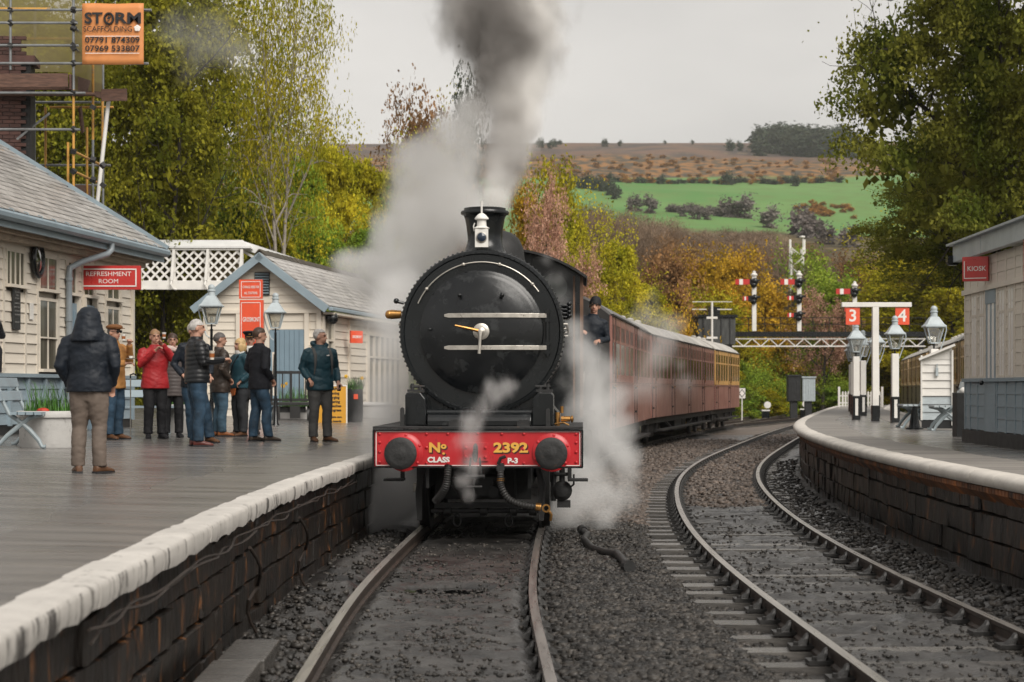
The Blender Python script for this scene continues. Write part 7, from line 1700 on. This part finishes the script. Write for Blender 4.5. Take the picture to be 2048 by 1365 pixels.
    if hat == 'peaked':
        B = MB(); B.lathe([(.094, 1.675), (.096, 1.72), (.135, 1.76), (.14, 1.775), (.12, 1.79), (0, 1.80)], 28, HM @ Matrix.Translation((0, .006, 0)) @ Matrix.Diagonal((.94, 1.1, 1, 1))); c = part('peaked_cap', B, hatm)
        B = MB(); B.prism([(-.075, -.085), (.075, -.085), (.06, -.135), (0, -.155), (-.06, -.135)], 1.672, 1.682, HM); q = B.mesh('peak'); q.materials.append(M_satin); obj('peak', q, c)
        B = MB(); B.sph((0, -.115, 1.735), (.022, .01, .02), 10, 8, HM); B.box((0, -.105, 1.69), (.11, .012, .012), HM); q = B.mesh('cap_badge'); q.materials.append(M_brass); obj('cap_badge', q, c)
    if glasses:
        B = MB()
        for s in (-1, 1): B.tube([(s * .033 + .026 * cos(a), -.106, 1.648 + .02 * sin(a)) for a in np.linspace(0, 2 * pi, 13)], .004, 5, caps=False); B.bar((s * .06, -.10, 1.652), (s * .082, .0, 1.65), .005, .006)
        B.box((0, -.108, 1.652), (.02, .005, .005))
        if glasses == 'dark':
            for s in (-1, 1): B.sph((s * .033, -.104, 1.648), (.028, .006, .022), 12, 8)
        B.v = [tuple(HM @ Vector(v)) for v in B.v]; part('glasses', B, M_satin)
    return t
def at(px, d): x = GX(px, d); return (x, d, plz(x, d) + .002)
C_navy = cloth('navy jacket cloth', (.006, .010, .017), .6); C_beige = cloth('beige trousers', (.135, .105, .085)); C_brownshoe = cloth('brown leather shoe', (.10, .045, .02), .5); C_jean = cloth('blue denim', (.020, .045, .075), var=.5); C_jeanlight = cloth('light blue denim', (.055, .105, .15), var=.4)
C_red = cloth('red jacket cloth', (.34, .018, .022), .5); C_black = cloth('black cloth', (.010, .010, .012), .7); C_puff = cloth('black puffer cloth', (.014, .015, .017), .35); C_wax = cloth('brown waxed cloth', (.045, .033, .026), .45, var=.5); C_teal = cloth('teal quilted cloth', (.022, .065, .085), .4); C_tealj = cloth('dark teal cloth', (.010, .042, .058), .5); C_grey = cloth('grey trousers', (.065, .064, .062)); C_dgrey = cloth('dark grey trousers', (.03, .032, .036)); C_tan = cloth('tan jacket', (.36, .17, .05)); C_mauve = cloth('grey puffer cloth', (.10, .085, .082), .5); C_coat = cloth('dark navy coat', (.008, .009, .013), .8)
C_oxblood = cloth('red brown leather shoe', (.11, .028, .022), .35); C_tanshoe = cloth('tan leather shoe', (.30, .10, .03), .4); C_boot = cloth('dark brown boot', (.04, .028, .02), .5)
H_grey = mat('grey hair', (.40, .38, .36), .6, var=.25, vs=30); H_white = mat('white hair', (.60, .55, .48), .6, var=.2, vs=30); H_brown = mat('brown hair', (.055, .030, .018), .5, var=.3, vs=30); H_dark = mat('dark grey hair', (.10, .09, .085), .6, var=.3, vs=30); H_blonde = mat('blonde hair', (.55, .37, .17), .5, var=.3, vs=25); H_light = mat('light brown hair', (.25, .14, .07), .5, var=.3, vs=25)
down = lambda: [((.265, .05, 1.13), (.25, -.04, .90), .6), ((-.265, .05, 1.13), (-.25, -.04, .90), .6)]
pock = lambda: [((.285, .07, 1.14), (.20, -.10, .98), .8), ((-.285, .07, 1.14), (-.20, -.10, .98), .8)]
p = person('hooded person in a navy jacket and beige trousers, back turned, nearest on the platform', at(178, 19.0), R(178), 1.63, C_navy, hem=.86, trousers=C_beige, shoes=C_brownshoe, hair=H_brown, arms=[((.30, .06, 1.14), (.23, -.10, .93), .8), ((-.30, .06, 1.14), (-.23, -.10, .93), .8)], feet=[(.115, 0, 24), (-.115, 0, -30)], bulk=1.22, hood='up', fold=.012)
person('person in a brown flat cap and tan jacket drinking from a cup', at(228, 29.5), R(62), 1.76, C_tan, hem=.78, trousers=C_jean, shoes=C_brownshoe, hair=H_dark, hat='flatcap', hatm=cloth('brown felt', (.16, .065, .02)), glasses='dark', arms=[((.24, -.12, 1.20), (.07, -.24, 1.46), .9), ((-.25, -.06, 1.13), (-.12, -.34, 1.16), .7)], bulk=1.05)
p = person('person in a red jacket and black trousers raising a cup to the mouth', at(310, 30.4), R(24), 1.72, C_red, hem=.80, trousers=C_black, shoes=C_black, hair=H_light, arms=[((.27, -.12, 1.27), (.06, -.22, 1.52), .9), ((-.27, -.08, 1.18), (-.05, -.26, 1.42), .9)], bulk=1.12, skirt=1.08)
sc_ = person('person with tied brown hair, pale scarf and grey padded coat behind the red jacket', at(345, 31.1), R(12), 1.68, C_mauve, 'puffer', hem=.70, trousers=C_black, shoes=C_black, hair=H_brown, hairstyle='bun', arms=pock(), bulk=1.0)
MB_ = MB(); MB_.tube([(.10 * cos(a), -.01 + .10 * sin(a), 1.49 + .02 * sin(a * 2)) for a in np.linspace(0, 2 * pi, 19)], .042, 10, caps=False); q = remesh(MB_, .012, 1); folds(q, .012, 'cloth', 3); q.name = 'scarf'; q.materials.clear(); q.materials.append(cloth('pale pink scarf', (.56, .44, .40))); obj('scarf', q, sc_)
person('white haired person with glasses half hidden behind the black puffer jacket', at(388, 28.7), R(30), 1.80, C_navy, hem=.80, trousers=C_jean, shoes=C_brownshoe, hair=H_white, hairstyle='receding', glasses='clear', arms=pock(), head=20, feet=[(.24, 0, 20), (-.02, .0, -8)])
person('grey haired person in a black puffer jacket and jeans holding a paper cup', at(394, 27.3), R(112), 1.80, C_puff, 'puffer', hem=.88, trousers=C_jean, shoes=C_oxblood, hair=H_grey, arms=[((.27, .02, 1.15), (.15, -.30, 1.20), .8), ((-.27, -.02, 1.16), (-.10, -.36, 1.20), .9)], bulk=1.16, head=-8, fold=.010)
person('person with short dark grey hair in a brown waxed jacket and light jeans', at(440, 32.3), R(118), 1.74, C_wax, hem=.74, trousers=C_jeanlight, shoes=C_tanshoe, hair=H_dark, arms=pock(), bulk=1.13, head=-15, fold=.013)
b_ = person('blonde person in a teal quilted jacket facing left', at(480, 32.6), R(-52), 1.66, C_teal, 'quilt', hem=.86, trousers=C_dgrey, shoes=C_brownshoe, hair=H_blonde, hairstyle='long', arms=pock(), bulk=1.12, collar=M_white)
MB_ = MB(); MB_.prism([(-.12, .86), (.10, .86), (.06, .74), (-.02, .72)], .135, .155, XZ); q = MB_.mesh('orange_bag'); q.materials.append(cloth('orange cloth', (.60, .16, .04))); obj('orange_bag', q, b_); MB_ = MB(); MB_.tube([(.12, -.10, 1.45), (.02, -.175, 1.25), (-.14, -.16, .95)], .012, 6); q = MB_.mesh('bag_strap'); q.materials.append(C_black); obj('bag_strap', q, b_)
c_ = person('railway guard in a black peaked cap and coat facing the camera', at(500, 33.9), R(4), 1.78, C_black, hem=.62, trousers=C_grey, shoes=C_black, hair=H_grey, hat='peaked', hatm=C_black, arms=down(), collar=M_white)
MB_ = MB(); MB_.prism([(-.05, 1.50), (.05, 1.50), (.008, 1.33), (-.008, 1.33)], .125, .15, XZ); q = MB_.mesh('shirt'); q.materials.append(M_white); obj('shirt', q, c_); MB_ = MB(); MB_.prism([(-.015, 1.49), (.015, 1.49), (.02, 1.36), (-.02, 1.36)], .15, .158, XZ); q = MB_.mesh('tie'); q.materials.append(C_black); obj('tie', q, c_)
person('brown haired person in a dark navy coat and jeans beside the luggage trolley', at(519, 30.1), R(128), 1.78, C_coat, hem=.80, trousers=C_jean, shoes=C_boot, hair=H_brown, arms=[((.27, .06, 1.13), (.17, -.12, .96), .8), ((-.27, .06, 1.13), (-.17, -.12, .96), .8)], bulk=1.07, head=-22, feet=[(.10, .05, 6), (-.10, -.10, -8)])
tm_ = person('person in a dark teal hooded jacket with backpack straps looking right towards the locomotive', at(640, 30.6), R(28), 1.79, C_tealj, hem=.80, trousers=C_grey, shoes=C_brownshoe, hair=H_grey, hairstyle='receding', hood='down', arms=[((.285, .04, 1.13), (.24, -.16, .92), .6), ((-.28, .06, 1.14), (-.22, -.10, .97), .8)], bulk=1.13, head=52, feet=[(.12, -.02, 25), (-.11, 0, -8)], fold=.011)
for s in (-1, 1):
    MB_ = MB(); MB_.tube([(s * .11, .06, 1.475), (s * .13, -.06, 1.445), (s * .135, -.148, 1.34), (s * .14, -.155, 1.18), (s * .15, -.13, 1.05)], [.026, .026, .026, .016, .010], 8, ell=.4); q = MB_.mesh('backpack_strap'); smooth_mesh(q); q.materials.append(C_grey); obj('backpack_strap', q, tm_)
MB_ = MB(); MB_.sph((0, .23, 1.22), (.15, .10, .22), 18, 12); q = MB_.mesh('backpack'); smooth_mesh(q, 180); q.materials.append(C_grey); obj('backpack', q, tm_)
MB_ = MB(); MB_.prism([(.035, 1.335), (.05, 1.355), (.06, 1.34), (.075, 1.36), (.09, 1.335)], .172, .178, XZ); q = MB_.mesh('jacket_logo'); q.materials.append(M_letter); obj('jacket_logo', q, tm_)
MB_ = MB(); MB_.box((.235, -.20, .84), (.035, .06, .10)); q = MB_.mesh('camera_pouch'); q.materials.append(C_black); obj('camera_pouch', q, tm_)
person('person in a black jacket cut off by the left edge, elbow raised', at(-62, 20), R(70), 1.76, C_puff, hem=.84, trousers=C_black, shoes=C_black, hair=H_dark, arms=[((.33, -.16, 1.36), (.10, -.22, 1.58), .9), ((-.27, .02, 1.14), (-.2, -.2, 1.05), .8)], bulk=1.12)
tag(MB().tube([(0, 0, .05), (.02, -.02, -.05), (.0, -.03, -.25), (-.06, -.02, -.27), (-.08, 0, -.02)], [.03, .07, .09, .07, .03], 12).build('shoulder_bag', C_black, None, True, loc=P(-12, 690, 19.75)), 'black shoulder bag at the left edge of the photo', 'bag')
person('engine crew member in a black beanie leaning out of the locomotive cab', (1.04, 30.0, 1.42), R(-6), 1.74, C_navy, hem=.82, trousers=C_black, shoes=C_black, hair=H_brown, hat='beanie', hatm=C_black, arms=[((.27, .0, 1.14), (.16, -.26, 1.10), .8), ((-.27, -.05, 1.15), (-.12, -.28, 1.20), .8)], tilt=(0, R(9)))
def cup(x, px, py, d, label, r=.038, hh=.11, sa=False):
    t = thing('paper_cup', label, 'cup', P(px, py, d)); MB().lathe([(r * .75, -hh / 2), (r, hh / 2), (r * 1.06, hh / 2 + .004), (r * 1.06, hh / 2 + .014), (0, hh / 2 + .016)], 18).build('cup_body', M_paper if not sa else M_white, t, True); MB().lathe([(r * .86, -hh * .22), (r * .97, hh * .3), (r * .98, hh * .3), (r * .87, -hh * .22)], 18, caps=False).build('sleeve', C_tanshoe, t)
cup(0, 424, 712, 26.95, 'paper coffee cup held by the person in the black puffer jacket'); cup(0, 328, 672, 30.0, 'cup at the mouth of the person in the red jacket', .032, .08, True); cup(0, 247, 676, 29.3, 'pale cup at the mouth of the person in the flat cap', .032, .08, True)
sau = thing('saucer', 'white saucer held by the person in the flat cap', 'plate', P(262, 719, 29.2)); MB().lathe([(.03, 0), (.075, .012), (.08, .018), (.07, .014), (0, .006)], 20).build('dish', M_white, sau, True); MB().lathe([(.02, .006), (.035, .05), (.03, .05), (0, .01)], 16).build('small_cup', M_white, sau, True)
stk = thing('walking_stick', 'thin metal walking stick standing against the bench behind the saucer', 'walking stick', (GX(261, 31), 31, plz(GX(261, 31), 31))); MB().cyl((0, 0, 0), (0, 0, .95), .010, n=8).build('shaft', M_steel, stk, True); MB().tube([(0, 0, .95), (0, -.02, 1.0), (.05, -.02, 1.02), (.10, -.02, 1.0)], .013, 8).build('handle', M_black, stk, True)
# ------------------------------------------------------------------ steam and smoke
def vapour(name, label, blobs, dens, c1, c2, nscale=1.5, amp=.55, soft=.35, step=.3, grow=1.42, stretch=(1, 1, 1), an=0.0, detail=6, rs=1.12):
    """a closed, lumpy skin round the puffs, filled with uneven vapour that thins out towards it"""
    B = MB(); W_ = []
    for px, py, r, d in blobs:
        c = P(px, py, d); rr_ = r * d / K * rs; W_.append((c, rr_)); B.sph(tuple(c), rr_ * grow, 20, 14)
    me = remesh(B, max(.05, min(r for _, r in W_) * .35), 2); me.name = name
    m = bpy.data.materials.new(name); m.use_nodes = True; t = m.node_tree; N = t.nodes; L = t.links; N.clear()
    o = N.new('ShaderNodeOutputMaterial'); v = N.new('ShaderNodeVolumePrincipled'); v.inputs['Anisotropy'].default_value = an; L.new(v.outputs[0], o.inputs['Volume'])
    g = N.new('ShaderNodeNewGeometry'); pos = g.outputs['Position']; cur = None
    mp = N.new('ShaderNodeMapping'); mp.inputs['Scale'].default_value = stretch; L.new(pos, mp.inputs[0])
    def M2(op, a, b_, c=None):
        q = N.new('ShaderNodeMath'); q.operation = op
        for i, x in enumerate((a, b_, c)):
            if x is None: continue
            if isinstance(x, (int, float)): q.inputs[i].default_value = x
            else: L.new(x, q.inputs[i])
        return q.outputs[0]
    for c, r in W_:
        q = N.new('ShaderNodeVectorMath'); q.operation = 'DISTANCE'; L.new(pos, q.inputs[0]); q.inputs[1].default_value = c
        f = M2('MULTIPLY_ADD', q.outputs['Value'], -1 / r, 1.0); cur = f if cur is None else M2('SMOOTH_MAX', cur, f, .25)
    n = N.new('ShaderNodeTexNoise'); n.inputs['Scale'].default_value = nscale; n.inputs['Detail'].default_value = detail; n.inputs['Roughness'].default_value = .58; n.inputs['Distortion'].default_value = .35; L.new(mp.outputs[0], n.inputs['Vector'])
    f = M2('ADD', cur, M2('MULTIPLY', M2('SUBTRACT', n.outputs[0], .52), amp * 2))
    s = N.new('ShaderNodeMapRange'); s.interpolation_type = 'SMOOTHSTEP'; s.inputs[1].default_value = .02; s.inputs[2].default_value = soft; s.inputs[4].default_value = dens; L.new(f, s.inputs[0]); L.new(s.outputs[0], v.inputs['Density'])
    n2 = N.new('ShaderNodeTexNoise'); n2.inputs['Scale'].default_value = nscale * .45; n2.inputs['Detail'].default_value = 3; L.new(mp.outputs[0], n2.inputs['Vector'])
    r = N.new('ShaderNodeValToRGB'); r.color_ramp.elements[0].position = .42; r.color_ramp.elements[1].position = .6; r.color_ramp.elements[0].color = (*c1, 1); r.color_ramp.elements[1].color = (*c2, 1); L.new(n2.outputs[0], r.inputs[0]); L.new(r.outputs[0], v.inputs['Color'])
    m.cycles.volume_step_rate = step
    me.materials.clear(); me.materials.append(m)
    return tag(obj(name, me), label, None, None, 'stuff')
WH1, WH2 = (.985, .98, .972), (.998, .996, .992)
vapour('smoke', 'column of grey smoke and white steam rising from the locomotive chimney', [(992, 402, 34, 24.6), (1004, 368, 42, 24.8), (1012, 326, 50, 25), (1018, 280, 58, 25.2), (1022, 230, 66, 25.4), (1024, 178, 76, 25.6), (1020, 120, 92, 25.8), (1010, 58, 112, 26), (1003, -14, 130, 26.2), (998, -95, 140, 26.4), (995, -180, 145, 26.6)], 6.0, (.45, .43, .415), (.97, .96, .945), 2.0, .8, .62, .18, 1.45, (1, 1, .75), 0.0, 9, 1.25)
vapour('steam', 'white cloud of steam drifting over the boiler and the shop roof', [(960, 440, 48, 27.5), (915, 415, 70, 28), (870, 455, 82, 28.4), (830, 520, 80, 28.6), (790, 560, 62, 28.6), (740, 545, 48, 28.8), (700, 530, 34, 28.8), (890, 345, 66, 28.4), (850, 330, 58, 28.6), (905, 270, 52, 28.4), (940, 220, 34, 28.4), (820, 390, 60, 28.8), (790, 460, 52, 28.8), (935, 330, 40, 28.2)], 4.0, WH1, WH2, 1.5, .80, .75, .18, 1.45, (1, 1, .8), 0.0, 8, 1.42)
vapour('steam', 'white steam hanging between the left platform and the locomotive', [(800, 585, 40, 26.6), (778, 640, 42, 26.2), (782, 705, 44, 26), (784, 770, 46, 26), (786, 835, 48, 25.8), (784, 900, 52, 25.6), (786, 960, 54, 25.4), (780, 1012, 54, 25.2), (820, 1000, 40, 26), (760, 1035, 34, 25)], 3.4, WH1, WH2, 1.2, .6, .95, .22, 1.45, (1, 1, .7), 0.0, 8, 1.8)
vapour('steam', 'dense white steam blowing from the right side of the locomotive', [(1130, 1010, 46, 24.6), (1168, 1005, 54, 24.8), (1196, 985, 44, 25), (1172, 940, 54, 25), (1180, 880, 58, 25.2), (1196, 825, 56, 25.4), (1218, 800, 40, 25.6), (1180, 765, 50, 25.8), (1160, 715, 42, 26), (1148, 665, 30, 26.4), (1215, 900, 34, 25.4), (1236, 850, 36, 25.8), (1240, 920, 38, 25.8), (1228, 985, 42, 25.4), (1200, 1025, 36, 24.8)], 3.0, WH1, WH2, 2.0, .95, .9, .2, 1.45, (1, 1, .8), 0.0, 8, 1.5)
vapour('steam', 'thin wisps of steam curling past the cab side', [(1135, 650, 26, 26.8), (1125, 600, 30, 26.6), (1108, 560, 28, 26.4), (1150, 700, 32, 26.6), (1215, 745, 38, 26.6), (1090, 520, 20, 26.2), (1240, 790, 38, 27)], 1.2, WH1, WH2, 2.0, 1.0, 1.0, .22, 1.45, (1, 1, .7), 0.0, 8, 1.35)
vapour('steam', 'pale vapour under the locomotive between the wheels', [(880, 1015, 44, 27.5), (930, 1018, 46, 27.6), (985, 1018, 46, 27.6), (1040, 1015, 44, 27.5), (1080, 1010, 36, 27.2)], 1.6, WH1, WH2, 1.4, .35, .7, .3)
vapour('steam', 'wisps of steam in front of the red buffer beam', [(985, 790, 26, 22.0), (965, 815, 24, 21.9), (945, 850, 26, 21.8), (938, 885, 28, 21.75), (945, 925, 26, 21.75), (925, 960, 18, 21.75), (935, 990, 15, 21.8), (1015, 780, 20, 22.1)], 2.6, WH1, WH2, 4.0, 1.15, 1.1, .25, 1.45, (1, 1, .6), 0.0, 8, 1.5)
vapour('steam', 'wisps of steam along the coach sides', [(1300, 640, 38, 50), (1325, 680, 32, 50), (1305, 720, 34, 49), (1345, 650, 22, 52), (1290, 770, 30, 48), (1372, 770, 24, 58), (1360, 730, 14, 58)], .8, WH1, WH2, 1.3, 1.1, 1.1, .25, 1.45, (1, 1, .7), 0.0, 8, 1.6)
vapour('smoke', 'faint drifting smoke in front of the dark trees above the station', [(400, 95, 60, 56), (445, 70, 52, 56), (350, 70, 44, 56), (480, 110, 40, 57)], .22, (.85, .84, .82), WH1, .8, 1.0, 1.1, .4, 1.45, (1, 1, 1), 0, 6, 1.5)
# ------------------------------------------------------------------ damp air over the valley
M_haze = bpy.data.materials.new('damp air'); M_haze.use_nodes = True; t_ = M_haze.node_tree; t_.nodes.clear()
o1 = t_.nodes.new('ShaderNodeOutputMaterial'); v1 = t_.nodes.new('ShaderNodeVolumePrincipled'); v1.inputs['Color'].default_value = (.86, .88, .90, 1); v1.inputs['Density'].default_value = .00010; t_.links.new(v1.outputs[0], o1.inputs['Volume'])
hz = MB().box((0, 1000, 120), (2700, 2700, 250)).build('haze', M_haze); tag(hz, 'thin damp air over the valley', None, None, 'stuff')
